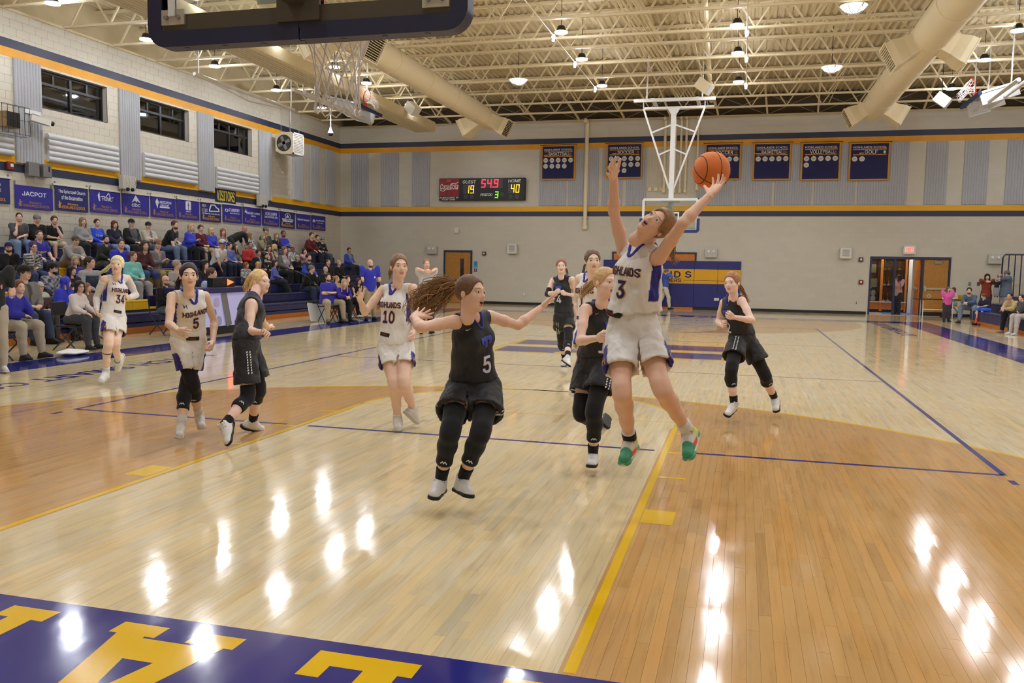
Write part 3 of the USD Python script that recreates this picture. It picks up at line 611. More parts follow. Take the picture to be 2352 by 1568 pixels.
folded_basket((-10.15, 9.55, 6.82), (.02, 1, -.03), (.25, 0, 1), 1, 'side basket folded up under the roof on the left'); folded_basket((9.15, 11.4, 6.85), (-.02, 1, -.03), (-.3, 0, 1), -1, 'side basket folded up under the roof on the right')
obj('guard_tube', cat(tube([(-12.3, 4.1, 6.75), (-12.2, 9.3, 6.7)], .05, 8), tube([(-12.3, 4.1, 6.75), (-12.1, 6.5, 6.45), (-12.1, 8.6, 6.6)], .02, 6), tube([(-12.3, 6, 6.7), (-12.1, 6, 6.5)], .03, 6), tube([(-12.3, 4.3, 6.75), (-12.3, 4.3, DECK)], .015, 5), tube([(-12.2, 9.1, 6.7), (-12.2, 9.1, DECK)], .015, 5)), 'white_metal', '/World', label='white rolled projection tube hanging near the left wall', cat='tube')

# ---------------------------------------------------------------- scoreboard
FX, FZ, WY = (1, 0, 0), (0, 0, 1), (0, 1, 0)
mat('board_black', (22, 24, 26), .5); mat('board_slot', (62, 64, 64), .5); mat('letter_white', (232, 232, 228), .5); mat('ad_red', (150, 24, 30), .5)
mat('led_red', (255, 30, 50), .5, emit=2.6); mat('led_amber', (255, 160, 30), .5, emit=2.0); mat('led_green', (110, 255, 30), .5, emit=2.0)
SEG = {'0': 'abcdef', '1': 'bc', '2': 'abged', '3': 'abgcd', '4': 'fgbc', '5': 'afgcd', '9': 'abcdfg'}
def seven(ch, w, h, t, sl=.08):
    g = t*.12; m_ = h/2
    R = {'a': sbox(g, h-t, w-g, h), 'd': sbox(g, 0, w-g, t), 'g': sbox(g, m_-t/2, w-g, m_+t/2), 'f': sbox(0, m_+g, t, h-g), 'b': sbox(w-t, m_+g, w, h-g), 'e': sbox(0, g, t, m_-g), 'c': sbox(w-t, g, w, m_-g)}
    return affinity.affine_transform(shapely.union_all([R[c] for c in SEG[ch]]), [1, sl, 0, 1, 0, 0])
def scoreboard():
    s = thing('scoreboard', 'black electronic scoreboard with a red ad panel on the end wall', 'scoreboard'); x0, x1, z0, z1 = -10.66, -6.76, 4.50, 5.46; y = YF-.2
    obj('cabinet', cbox(x0, x1, y, YF-.002, z0, z1, .01), 'board_black', s)
    def on(sh, mt, nm, t=.006, e=0, par=s): return obj(nm, poly3(sh, (x0, y-e, z0), FX, FZ, t), mt, par)
    ad = on(sbox(.02, .18, .93, .94), 'ad_red', 'ad_panel')
    cc = text_shape('Coca', .26, True, .62, .25); la = text_shape('Cola', .26, True, .62, .25)
    w1 = fit('Coca', .40, .25, .25, .60, True, .3); w2 = fit('Cola', .40, .27, .69, .61, True, .3)
    sw = LineString([(.06, .45), (.2, .40), (.33, .50), (.5, .47), (.62, .75), (.78, .73), (.9, .80)]).buffer(.014)
    on(shapely.union_all([w1, w2, sw]), 'letter_white', 'ad_lettering', .004, .007)
    on(fit('THE', .2, .09, .45, .86, True, .3), mat('ad_pale', (190, 130, 120), .5), 'ad_lettering', .004, .007)
    on(Point(.46, .3).buffer(.13).difference(Point(.46, .3).buffer(.11)), mat('ad_dark', (90, 10, 18), .5), 'ad_ring', .003, .007)
    on(fit('ALWAYS PART OF', .88, .07, .47, .125), 'letter_white', 'slogan'); on(fit('YOUR TEAM!', .62, .07, .44, .045, True, .1), 'letter_white', 'slogan')
    on(fit('GUEST', .62, .14, 1.40, .80, True, .2), 'letter_white', 'guest_lettering'); on(fit('HOME', .58, .14, 3.44, .82, True, .2), 'letter_white', 'home_lettering'); on(fit('PERIOD', .56, .12, 2.18, .24, True, .2), 'letter_white', 'period_lettering')
    for a, b, c, d in ((1.12, 1.66, .28, .68), (1.92, 2.92, .52, .94), (3.16, 3.70, .30, .70), (1.16, 1.32, .07, .24), (1.44, 1.60, .07, .24), (3.2, 3.36, .07, .24), (3.48, 3.64, .07, .24), (2.82, 2.94, .17, .34)): on(sbox(a, c, b, d), 'board_slot', 'display_window', .004)
    def dig(st, x, z, w, h, t, mt, nm):
        for ch in st:
            if ch == '.': on(sbox(x-.03, z, x+.02, z+t), mt, nm, .004, .005); x += .03; continue
            on(affinity.translate(seven(ch, w, h, t), x, z), mt, nm, .004, .005); x += w*1.35
    dig('54.9', 1.93, .54, .2, .36, .05, 'led_red', 'clock_digit'); dig('19', 1.22, .30, .16, .35, .035, 'led_amber', 'guest_digit'); dig('40', 3.27, .32, .16, .35, .035, 'led_amber', 'home_digit'); dig('3', 2.56, .10, .15, .28, .035, 'led_green', 'period_digit')
    for x in (.5, 1.5, 2.5, 3.4): on(sbox(x-.05, .96, x+.05, 1.0), 'grey_metal', 'hanger')
scoreboard()

# ---------------------------------------------------------------- banners
mat('banner_navy', (26, 28, 82), .75); mat('banner_gold', (206, 142, 22), .7); mat('banner_white', (214, 212, 206), .7); mat('sponsor_blue', (48, 44, 150), .6); mat('sponsor_navy', (34, 40, 110), .6); mat('sponsor_white', (222, 224, 236), .6); mat('sponsor_tan', (160, 124, 100), .7); mat('sponsor_gold', (206, 150, 60), .7)
def champ(x0, x1, z1, z0, pre, sport, discs, lab):
    b = thing('championship_banner', lab, 'banner', 'championship banners'); y = YF-.115; w, h = x1-x0, z1-z0
    def on(sh, mt, nm, e=0, t=.003): return obj(nm, poly3(sh, (x0, y-e, z0), FX, FZ, t), mt, b)
    on(sbox(0, 0, w, h), 'banner_gold', 'border', 0, .012); on(sbox(.06, .06, w-.06, h-.05), 'banner_navy', 'field', .012)
    on(fit('HIGHLANDS SCHOOL', w-.26, .085, w/2, h-.19), 'banner_white', 'lettering', .0155)
    for k in (.27, .47): on(sbox(.13, h-k-.018, w-.13, h-k+.018), 'banner_gold', 'rule', .0155)
    n = len(sport); sw = min(.115*n, w-.55); on(fit(sport, sw, .14, w/2+.05, h-.37), 'banner_white', 'lettering', .0155)
    if pre: on(fit(pre, .17 if len(pre) < 5 else .26, .045, w/2+.05-sw/2-.12-(.04 if len(pre) > 4 else 0), h-.415), 'banner_white', 'lettering', .0155)
    on(Point(w-.2, h-.37).buffer(.05).union(sbox(w-.235, h-.43, w-.165, h-.38)), mat('crest_brown', (120, 84, 50), .7) if sport != 'GOLF' else 'banner_white', 'crest', .0155)
    on(fit('CHAMPIONSHIPS', w*.42, .03, w/2, h-.47), mat('banner_brown', (90, 62, 40), .7), 'lettering', .0175)
    for i in range(discs):
        cx, cz = .2+(w-.4)*(i % 5)/4, h-.63-.245*(i//5); on(Point(cx, cz).buffer(.1), 'banner_white', 'year_disc', .0155)
        on(fit('20%02d' % (3+i*2), .11, .04, cx, cz, True, .1), mat('disc_grey', (120, 120, 122), .7), 'year', .0187)
    obj('rod', tube([(x0-.06, y-.006, z1+.01), (x1+.06, y-.006, z1+.01)], .012, 6), 'black_metal', b)
    for q in (x0+.1, x1-.1): obj('tie', tube([(q, y, z1+.01), (q, YF-.003, z1+.05)], .006, 5), 'black_metal', b)
for a in ((-6.08, -4.60, 6.80, 5.34, 'MENS', 'BASKETBALL', 9, "navy mens basketball championship banner with nine discs, leftmost on the wall"), (-3.28, -1.78, 6.82, 5.37, 'MENS', 'SOCCER', 13, 'navy mens soccer championship banner behind the raised right hand'), (.73, 2.16, 6.73, 5.27, '', 'SOCCER', 8, 'navy soccer championship banner half hidden behind the basketball'),
          (2.62, 4.07, 6.71, 5.24, 'WOMENS', 'BASKETBALL', 5, 'navy womens basketball championship banner just right of the ball'), (4.45, 5.91, 6.69, 5.21, '', 'VOLLEYBALL', 6, 'navy volleyball championship banner with a sixth disc below'), (6.22, 7.69, 6.65, 5.19, 'MENS', 'GOLF', 2, 'navy mens golf championship banner, rightmost on the wall')): champ(*a)
def mountain(w, h): return Polygon([(0, 0), (w*.45, h), (w, 0), (w*.62, h*.25), (w*.5, h*.05), (w*.38, h*.3)])
def sponsor(y0, y1, z0, z1, lines, kind, lab):
    b = thing('sponsor_banner', lab, 'banner', 'sponsor banners on the left wall'); w, h = y1-y0, z1-z0; dark = kind == 'navy'
    def on(sh, mt, nm, e=0, t=.003): return obj(nm, poly3(sh, (XW+.03+e, y0, z0), WY, FZ, t), mt, b)
    on(sbox(0, 0, w, h), 'sponsor_navy' if dark else 'sponsor_blue', 'sheet', 0, .006)
    for a in lines:
        if isinstance(a[0], str): on(fit(a[0], a[1]*w, a[2]*h, a[3]*w, a[4]*h, *(a[5:6] or (True,))), 'sponsor_white', 'lettering', .0065)
        else: on(affinity.translate(affinity.scale(a[0], w, h, origin=(0, 0)), 0, 0), 'sponsor_white', 'logo', .0065)
    mt = 'sponsor_gold' if dark else 'sponsor_tan'
    on(fit('Welcome to', w*.32, h*.10, w*.52, h*.29, True, .15), mt, 'lettering', .0065); on(fit('HIGHLANDS SCHOOL', w*.72, h*.13, w*.55, h*.15), mt, 'lettering', .0065)
    on(affinity.scale(shapely.union_all([Point(.12, .36).buffer(.025), Polygon([(.09, .1), (.1, .33), (.15, .33), (.16, .1)]), LineString([(.08, .2), (.18, .3)]).buffer(.012)]), w, h, origin=(0, 0)), mt, 'crest', .0065)
    if kind != 'low': obj('rail', bx(XW+.004, XW+.05, y0-.06, y1+.06, z1, z1+.05), 'white_plastic', b)
    for q in (y0+.02, y1-.02): obj('clip', bx(XW+.003, XW+.032, q-.015, q+.015, z1-.02, z1+.1), 'grey_metal', b)
cross = shapely.union_all([LineString([(.5, .5), (.5, .9)]).buffer(.012), LineString([(.45, .76), (.55, .76)]).buffer(.015)])
SP = [(-.35, 1.0, 2.99, 3.62, [('Highlands Internet', .6, .13, .5, .72), ('526-8105', .4, .12, .6, .52)], 'navy', 'dark blue sponsor banner cut off by the left edge of the photo'),
      (1.15, 2.38, 2.91, 3.5, [('JACPOT', .64, .2, .5, .66)], 'low', 'blue sponsor banner reading JACPOT'),
      (2.46, 3.65, 2.95, 3.61, [('The Episcopal Church', .82, .17, .5, .77), ('of the Incarnation', .64, .17, .5, .54)], 'navy', 'blue sponsor banner for the Episcopal Church of the Incarnation'),
      (3.73, 4.94, 2.98, 3.62, [('HUMC', .34, .18, .56, .64), (LineString([(.34, .72), (.45, .76), (.5, .7), (.6, .92), (.66, .7), (.76, .74)]).buffer(.012),), (Polygon([(.24, .78), (.3, .92), (.32, .5), (.27, .55)]),)], 'blue', 'blue sponsor banner reading HUMC under a jagged line'),
      (5.02, 6.2, 3.0, 3.63, [('cbc', .32, .19, .5, .5), (affinity.translate(mountain(.34, .36), .34, .6),)], 'blue', 'blue sponsor banner reading cbc under a white mountain'),
      (6.29, 7.49, 3.01, 3.64, [('LANDSCAPING', .52, .14, .56, .76), ('SERVICES INC', .34, .1, .54, .61), (sbox(.34, .48, .74, .55),), (Polygon([(.17, .75), (.24, .95), (.3, .75), (.25, .42)]),)], 'blue', 'blue sponsor banner for a landscaping service with a white leaf'),
      (7.55, 8.73, 3.02, 3.65, [(Point(.5, .73).buffer(.24).intersection(sbox(.38, 0, .62, 1)).difference(cross),), ('HIGHLANDS', .22, .06, .5, .42)], 'blue', 'blue sponsor banner with a white oval and cross'),
      (8.82, 9.97, 3.02, 3.66, [('787-', .24, .16, .17, .82), ('1112', .27, .16, .18, .6), (LineString([(.42, .62), (.5, .9), (.68, .92), (.78, .78), (.88, .74), (.9, .6), (.42, .56)]).buffer(.03),), ('29 Dillard Rd, Scaly Mtn, NC', .88, .1, .5, .42)], 'navy', 'dark blue sponsor banner with the number 787-1112'),
      (10.1, 11.3, 3.06, 3.68, [('STANBERRY', .56, .18, .58, .72), ('INSURANCE', .5, .07, .6, .54), (Point(.18, .68).buffer(.09).difference(Point(.18, .68).buffer(.05)),)], 'blue', 'blue sponsor banner reading STANBERRY'),
      (11.37, 12.57, 3.06, 3.69, [('HIGHLANDS-CASHIERS', .76, .13, .56, .66), ('HOSPITAL', .26, .09, .56, .5), (Polygon([(.06, .7), (.16, .9), (.14, .72), (.22, .8), (.16, .64)]),)], 'blue', 'blue sponsor banner for the Highlands-Cashiers Hospital'),
      (12.67, 13.89, 3.07, 3.69, [('ZOELLNER', .7, .19, .5, .76), ('LANDSCAPING, INC', .8, .16, .5, .54)], 'blue', 'blue sponsor banner reading ZOELLNER LANDSCAPING'),
      (13.97, 15.12, 3.05, 3.7, [(Point(.5, .72).buffer(.2).difference(Point(.5, .72).buffer(.17)),), (affinity.translate(mountain(.3, .25), .35, .6),), (sbox(.12, .50, .88, .57),), (sbox(.16, .38, .84, .47),)], 'navy', 'dark blue sponsor banner with a round mountain badge'),
      (15.24, 16.44, 3.07, 3.69, [('Highlands Newspaper', .86, .17, .5, .62)], 'blue', 'purplish blue sponsor banner reading Highlands Newspaper'),
      (16.52, 17.78, 3.09, 3.71, [('HIGHLANDS COUNTRY', .58, .1, .62, .66), ('CLUB', .4, .07, .62, .5), (Polygon([(.08, .52), (.08, .64), (.17, .74), (.26, .64), (.26, .52)]),)], 'blue', 'purplish blue sponsor banner with a small white house, last on the right')]
for a in SP: sponsor(*a)
vs = thing('visitors_sign', 'navy sign reading VISITORS in yellow above the sponsor banners', 'sign')
obj('sheet', bx(XW+.006, XW+.02, 9.69, 10.92, 3.74, 4.22), 'banner_navy', vs); obj('lettering', poly3(fit('VISITORS', 1.08, .38, .615, .24), (XW+.021, 9.69, 3.74), WY, FZ, .004), mat('sign_yellow', (224, 206, 50), .5), vs)

# ---------------------------------------------------------------- things fixed to the walls
mat('guard_clear', (196, 192, 184), .3, spec=.6); mat('tan_box', (150, 122, 84), .6)
def wall_box(name, lab, c, pos, w, h, d, mt, extra=None, group=None):
    t = thing(name, lab, c, group); x, z = pos
    obj('housing', cbox(x-w/2, x+w/2, YF-d-.006, YF-.001-.005, z-h/2, z+h/2, min(.012, d/4)), mt, t)
    if extra: extra(t, x, z, YF-d-.006)
def grille(t, x, z, y): obj('grille', cat([bx(x-.13, x+.13, y-.006, y, z-.12+i*.04, z-.10+i*.04) for i in range(7)]), mat('grille_grey', (150, 146, 144), .6), t)
wall_box('wall_speaker', 'white wall speaker with a grey grille right of the oak door', 'speaker', (-7.3, 2.42), .42, .42, .2, 'white_plastic', grille, 'wall speakers'); wall_box('wall_speaker', 'white wall speaker with a grey grille left of the exit doors', 'speaker', (6.27, 2.38), .42, .42, .2, 'white_plastic', grille, 'wall speakers')
def lampheads(t, x, z, y):
    obj('lamp_head', cat(*[lathe([(0, -.05), (.05, -.04), (.06, 0)], 12, 'y', (x+q, y, z+.06)) for q in (-.1, .1)]), 'letter_white', t, 40); obj('guard_wire', cat([tube([(x+q, y, z-.17), (x+q, y-.05, z), (x+q, y, z+.17)], .006, 4) for q in (-.2, -.1, 0, .1, .2)]), 'white_metal', t)
for x, z, l in ((-11.02, 2.33, 'pale caged emergency light left of the oak door'), (1.12, 2.33, 'pale caged emergency light over the right end of the wall pads'), (11.55, 2.22, 'pale caged emergency light right of the exit doors')): wall_box('emergency_light', l, 'emergency light', (x, z), .48, .36, .16, 'guard_clear', lampheads, 'caged emergency lights')
def strobe(t, x, z, y): obj('strobe', bx(x-.035, x+.035, y-.02, y, z-.03, z+.04), 'letter_white', t)
wall_box('fire_strobe', 'brown fire alarm strobe beside the oak door', 'fire alarm', (-8.6, 2.2), .17, .17, .07, 'brown_box', strobe); wall_box('fire_strobe', 'brown fire alarm strobe left of the exit doorway', 'fire alarm', (6.85, 2.14), .17, .17, .07, 'brown_box', strobe)
wall_box('pull_station', 'small dark red fire pull station left of the exit doorway', 'fire alarm', (6.89, 1.26), .17, .17, .07, 'red_box', strobe)
wall_box('thermostat', 'small white rounded box high above the oak door', 'thermostat', (-9.88, 3.2), .2, .22, .08, 'white_plastic')
wall_box('outlet', 'small white power outlet low on the wall left of the exit doors', 'outlet', (6.76, .45), .09, .13, .02, 'white_plastic', lambda t, x, z, y: obj('socket', cat(bx(x-.02, x+.02, y-.003, y, z+.01, z+.04), bx(x-.02, x+.02, y-.003, y, z-.04, z-.01)), 'black_metal', t)); wall_box('outlet', 'small white outlet low on the wall right of the oak door', 'outlet', (-6.75, .46), .09, .13, .02, 'white_plastic')
wall_box('light_switch', 'small grey switch plate right of the exit doors', 'switch', (10.76, 1.28), .09, .13, .03, 'grey_metal'); wall_box('light_switch', 'small dark switch plate nearest the standing woman in rust', 'switch', (11.06, 1.28), .09, .13, .03, 'brown_box')
def notice(t, x, z, y): obj('lettering', poly3(shapely.union_all([fit('LOCKER', .13, .03, x, z+.05), fit('ROOM', .1, .03, x, z)]), (0, y-.001, 0), FX, FZ, .002), 'banner_navy', t)
wall_box('door_notice', 'light blue notice taped beside the oak door', 'notice', (-8.99, 1.72), .17, .28, .006, mat('notice_blue', (70, 160, 206), .6), notice); wall_box('room_sign', 'small navy room sign under the blue notice', 'sign', (-8.99, 1.47), .13, .13, .012, 'banner_navy', lambda t, x, z, y: obj('symbol', poly3(sbox(x-.035, z-.03, x+.035, z+.03).difference(sbox(x-.005, z-.03, x+.005, z+.03)), (0, y-.001, 0), FX, FZ, .002), 'letter_white', t))
ex = thing('exit_sign', 'caged white exit sign with red letters over the exit doors', 'exit sign'); x, z = 8.57, 2.53
obj('housing', cbox(x-.22, x+.22, YF-.1, YF-.004, z-.17, z+.17, .012), 'white_plastic', ex); obj('face', bx(x-.15, x+.15, YF-.103, YF-.1, z-.09, z+.11), mat('exit_pink', (235, 190, 180), .5, emit=.35), ex)
obj('lettering', poly3(fit('EXIT', .24, .15, x, z+.01), (0, YF-.104, 0), FX, FZ, .002), 'exit_red', ex); obj('guard_wire', cat([tube([(x+q, YF-.1, z-.19), (x+q, YF-.14, z), (x+q, YF-.1, z+.19)], .005, 4) for q in (-.22, -.11, 0, .11, .22)]), 'white_metal', ex)
# pipes and boxes on the end wall
for px, z0, r, l in ((-4.13, 3.3, .085, 'long cream downpipe between the first two championship banners'), (-.88, 4.8, .06, 'cream wall pipe left of the tall basket mast'), (-.46, 4.8, .05, 'cream wall pipe just right of the tall basket mast'), (-.23, 4.8, .05, 'second cream wall pipe right of the tall basket mast'), (-.02, 4.8, .05, 'third cream wall pipe right of the tall basket mast'), (.44, 4.9, .045, 'cream wall pipe at the edge of the banner behind the ball')):
    t = thing('wall_pipe', l, 'pipe', 'cream pipes on the end wall'); obj('pipe', cat(tube([(px, YF-.1, z0), (px, YF-.1, 7.62), (px, YF-.12, 7.74)], r, 12), tube([(px, YF-.12, 7.72), (px, YF-.5, 7.74)], r, 12)), 'steel_cream', t, 40)
    obj('collar', tube([(px, YF-.1, z0-.02), (px, YF-.1, z0+.12)], r+.02, 12), 'steel_cream', t, 40)
    for q in (z0+.4, 6.4): obj('clamp', bx(px-r-.02, px+r+.02, YF-.1, YF-.006, q, q+.04), 'grey_metal', t)
t = thing('junction_box_row', 'row of small cream junction boxes low between the wall pipes', 'junction boxes')
for q in (-1.45, -1.2, -.95, .45): obj('box', bx(q-.07, q+.07, YF-.09, YF-.006, 4.86, 5.0), 'steel_cream', t); obj('conduit', tube([(q, YF-.04, 4.98), (q, YF-.04, 6.64)], .015, 6), 'steel_cream', t)
# left wall
def lw_box(name, lab, c, y, z, w, h, d, mt, group=None, extra=None, d0=.012):
    t = thing(name, lab, c, group); obj('housing', cbox(XW+d0, XW+d0+d, y-w/2, y+w/2, z-h/2, z+h/2, .01), mt, t)
    if extra: extra(t, y, z, XW+d0+d)
def guard(t, y, z, x): obj('guard_wire', cat([tube([(x, y+q, z-.17), (x+.05, y+q, z), (x, y+q, z+.17)], .006, 4) for q in (-.24, -.12, 0, .12, .24)]), 'white_metal', t); obj('lamp_head', cat(*[lathe([(.055, 0), (.05, .05), (0, .06)], 10, 'x', (x, y+q, z-.2)) for q in (-.1, .1)]), 'black_metal', t)
lw_box('emergency_light', 'caged emergency light on the left wall above the second and third banners', 'emergency light', 5.1, 3.93, .55, .4, .16, 'guard_clear', 'caged lights on the left wall', guard, .08); lw_box('emergency_light', 'caged emergency light on the left wall right of the visitors sign', 'emergency light', 12.45, 3.98, .55, .42, .16, 'guard_clear', 'caged lights on the left wall', guard, .08)
lw_box('control_box', 'larger grey control box on the left wall above the JACPOT banner', 'electrical box', 1.66, 3.93, .34, .36, .16, 'grey_metal', 'grey wall boxes'); lw_box('control_box', 'smaller grey control box with a dark slot beside the larger one', 'electrical box', 2.06, 3.93, .28, .34, .2, 'grey_metal', 'grey wall boxes', lambda t, y, z, x: obj('slot', bx(x, x+.004, y+.02, y+.06, z-.02, z+.12), 'black_metal', t))
lw_box('fire_strobe', 'red fire strobe on the yellow stripe of the left wall', 'fire alarm', 1.02, 3.95, .2, .2, .07, 'red_box', None, lambda t, y, z, x: obj('strobe', bx(x, x+.015, y-.02, y+.06, z-.03, z+.05), 'letter_white', t))
cm = thing('wall_camera', 'white security camera on a bracket near the leftmost window', 'camera'); y, z = 1.75, 5.2
obj('bracket', cat(bx(XW+.075, XW+.1, y-.25, y+.25, z+.14, z+.24), tube([(XW+.09, y, z+.17), (XW+.34, y, z+.1)], .03, 8)), 'white_metal', cm); obj('body', cat(bar((XW+.22, y-.22, z+.02), (XW+.4, y+.22, z-.06), .16, .15)), 'white_plastic', cm); obj('lens', tube([(XW+.4, y+.2, z-.05), (XW+.44, y+.3, z-.07)], .06, 12), 'black_metal', cm)
sp = thing('caged_speaker', 'black speaker in a wire cage at the left edge', 'speaker'); y, z = .86, 5.05
obj('cabinet', cbox(XW+.1, XW+.36, y-.2, y+.2, z-.19, z+.19, .01), 'tan_box', sp); obj('grille', cat([bx(XW+.361, XW+.37, y-.2+i*.1+.005, y-.2+(i+1)*.1-.005, z-.18, z+.18) for i in range(4)]), 'black_metal', sp); obj('cage', cat([tube([(XW+.1, y+q, z+.38), (XW+.45, y+q, z+.34), (XW+.45, y+q, z-.36), (XW+.1, y+q, z-.38)], .006, 4) for q in np.linspace(-.42, .42, 6)]+[tube([(XW+.45, y-.42, z+q), (XW+.45, y+.42, z+q)], .006, 4) for q in (-.34, 0, .34)]), 'black_metal', sp); obj('wall_bracket', bx(XW+.012, XW+.1, y-.05, y+.05, z-.05, z+.05), 'black_metal', sp)
ht = thing('hanging_heater', 'big cream unit heater hung high near the left corner', 'heater'); x0, x1, y0, y1, z0, z1 = -15.3, -14.55, 13.32, 14.15, 5.85, 6.68
hood = np.array([(x, y, z) for x, e in ((x0-.0, .12), (x0+.25, 0), (x1-.02, 0)) for y in (y0, y1) for z in (z0+e, z1-e*.3)])
import manifold3d
hm = manifold3d.Manifold.hull_points(hood).to_mesh(); obj('casing', (np.array(hm.vert_properties[:, :3]), np.array(hm.tri_verts)), 'steel_cream', ht)
obj('front_frame', cat(bx(x1-.02, x1+.02, y0, y1, z0, z0+.05), bx(x1-.02, x1+.02, y0, y1, z1-.05, z1), bx(x1-.02, x1+.02, y0, y0+.05, z0, z1), bx(x1-.02, x1+.02, y1-.05, y1, z0, z1)), 'white_metal', ht); obj('louvres', cat([bx(x1-.01, x1+.01, y0+.05, y1-.05, z0+.06+i*.06, z0+.09+i*.06) for i in range(12)]), 'white_metal', ht)
obj('fan_opening', lathe([(0, -.006), (.30, -.006), (.32, 0)], 28, 'y', (x1-.38, y0, (z0+z1)/2)), mat('fan_dark', (60, 58, 52), .7), ht, 40); obj('fan_blade', cat([bar((x1-.38, y0-.012, (z0+z1)/2), (x1-.38+.27*math.cos(a), y0-.012, (z0+z1)/2+.27*math.sin(a)), .12, .008, (0, 1, 0)) for a in np.arange(4)*math.pi/2+.4]), 'grey_metal', ht)
for q in (y0+.08, y1-.08): obj('hanger_rod', cat(tube([(x0+.2, q, z1-.05), (x0+.2, q, DECK)], .01, 5), tube([(x1-.15, q, z1-.05), (x1-.15, q, DECK)], .01, 5)), 'grey_metal', ht)
obj('switch_box', bx(x0-.12, x0+.02, y0+.2, y0+.4, z0+.3, z0+.6), 'grey_metal', ht)
dc = thing('dome_camera', 'white dome camera hanging on a rod before the left corner', 'camera'); obj('rod', tube([(-13.6, 14.6, 7.0), (-13.6, 14.6, DECK)], .025, 8), 'white_metal', dc); obj('dome', lathe([(0, .2), (.04, .18), (.06, .08), (.11, .0), (.12, -.06), (.1, -.07)], 18, c=(-13.6, 14.6, 6.85)), 'white_plastic', dc, 40); obj('lens', lathe([(.1, -.07), (.09, -.12), (.05, -.15), (0, -.16)], 18, c=(-13.6, 14.6, 6.85)), 'black_metal', dc, 40)
for sx, sy, l in ((-9.55, 13.2, 'white floodlight box hanging left of the left duct end'), (1.0, 11.3, 'cream hanging loudspeaker above the far basket frame'), (8.55, 14.9, 'white hanging loudspeaker beside the right folded basket')):
    t = thing('hanging_speaker', l, 'speaker', 'hanging speakers'); obj('cabinet', cat(bar((sx-.16, sy, 7.5), (sx+.18, sy-.1, 7.22), .4, .34)), 'steel_cream' if sx == 1.0 else 'white_plastic', t); obj('hanger', tube([(sx, sy, 7.4), (sx, sy, DECK)], .01, 5), 'black_metal', t); obj('grille', bar((sx+.18, sy-.1, 7.22), (sx+.19, sy-.103, 7.212), .36, .3), 'white_metal', t)

# ---------------------------------------------------------------- end wall pads, doors and the lobby
mat('vinyl_navy', (40, 40, 116), .5, var=.06, vscale=6); mat('vinyl_gold', (226, 166, 18), .5)
pw = thing('wall_pads', 'navy and yellow vinyl wall pads reading HIGHLANDS HIGHLANDERS', 'wall pads'); ys = YF-.08
edges = [-3.3, -2.1, -.92, .47, 1.42, 2.33]
for a, b in zip(edges[:-1], edges[1:]):
    for z0, z1, mt in ((.1, 1.06, 'vinyl_navy'), (1.06, 1.66, 'vinyl_gold'), (1.66, 2.0, 'vinyl_navy')): obj('pad', cbox(a+.006, b-.006, ys, YF-.006, z0+.001, z1-.001, .008), mt, pw)
on = lambda sh, nm: obj(nm, poly3(sh, (0, ys-.001, 0), FX, FZ, .003), 'banner_navy', pw)
for ch, px in zip('HIGHLANDS', (-2.62, -2.42, -2.2, -1.85, -1.53, -1.18, -.72, -.36, .08)): on(fit(ch, .08 if ch == 'I' else .26, .26, px+.15, 1.44), 'lettering')
on(fit('HIGHLANDERS', 1.75, .15, -.92, 1.2), 'lettering'); on(sbox(-2.5, 1.19, -1.9, 1.205), 'rule'); on(sbox(.06, 1.19, 2.32, 1.205), 'rule')
obj('label', bx(1.3, 1.5, ys-.003, ys, .39, .5), 'white_plastic', pw)
obj('base_board', bx(-3.3, .45, YF-.1, YF-.006, 0.001, .09), 'orange_oak', pw); obj('base_rubber', bx(.47, 2.33, YF-.09, YF-.006, 0.001, .1), 'black_rubber', pw)
d1 = thing('door_1', kind='structure'); obj('door_frame', cat(bx(-10.47, -10.4, YF-.05, YF-.002, 0, 2.33), bx(-9.22, -9.15, YF-.05, YF-.002, 0, 2.33), bx(-10.4, -9.22, YF-.05, YF-.002, 2.24, 2.33)), 'navy_frame', d1); obj('door_leaf', bx(-10.4, -9.22, YF-.03, YF-.002, .01, 2.24), 'door_oak', d1); obj('vision_pane', bx(-9.66, -9.56, YF-.036, YF-.03, 1.1, 1.95), 'night_pane', d1); obj('vision_frame', cat(bx(-9.69, -9.66, YF-.04, YF-.03, 1.07, 1.98), bx(-9.56, -9.53, YF-.04, YF-.03, 1.07, 1.98)), 'navy_frame', d1); obj('door_handle', cat(bx(-9.36, -9.3, YF-.045, YF-.03, .95, 1.15), tube([(-9.33, YF-.06, 1.04), (-9.46, YF-.06, 1.04)], .012, 8)), 'grey_metal', d1)
d2 = thing('door_2', kind='structure'); obj('door_frame', cat(bx(-2.95, -2.88, YF-.05, YF-.002, 2.0, 2.35), bx(.47, .54, YF-.05, YF-.002, 2.0, 2.35), bx(-2.88, .47, YF-.05, YF-.002, 2.28, 2.35)), 'navy_frame', d2); obj('door_leaf', bx(-2.88, .47, YF-.03, YF-.002, 2.0, 2.28), 'orange_oak', d2)
a, b, t = DOOR2; d3 = thing('door_3', kind='structure'); m1, m2 = 8.06, 9.05
obj('door_frame', cat(bx(a, a+.06, YF-.03, YF+.15, 0, t), bx(b-.06, b, YF-.03, YF+.15, 0, t), bx(a+.06, b-.06, YF-.03, YF+.15, t-.1, t), bx(m1, m1+.08, YF-.02, YF+.1, 0, t-.1), bx(m2, m2+.08, YF-.02, YF+.1, 0, t-.1)), 'navy_frame', d3)
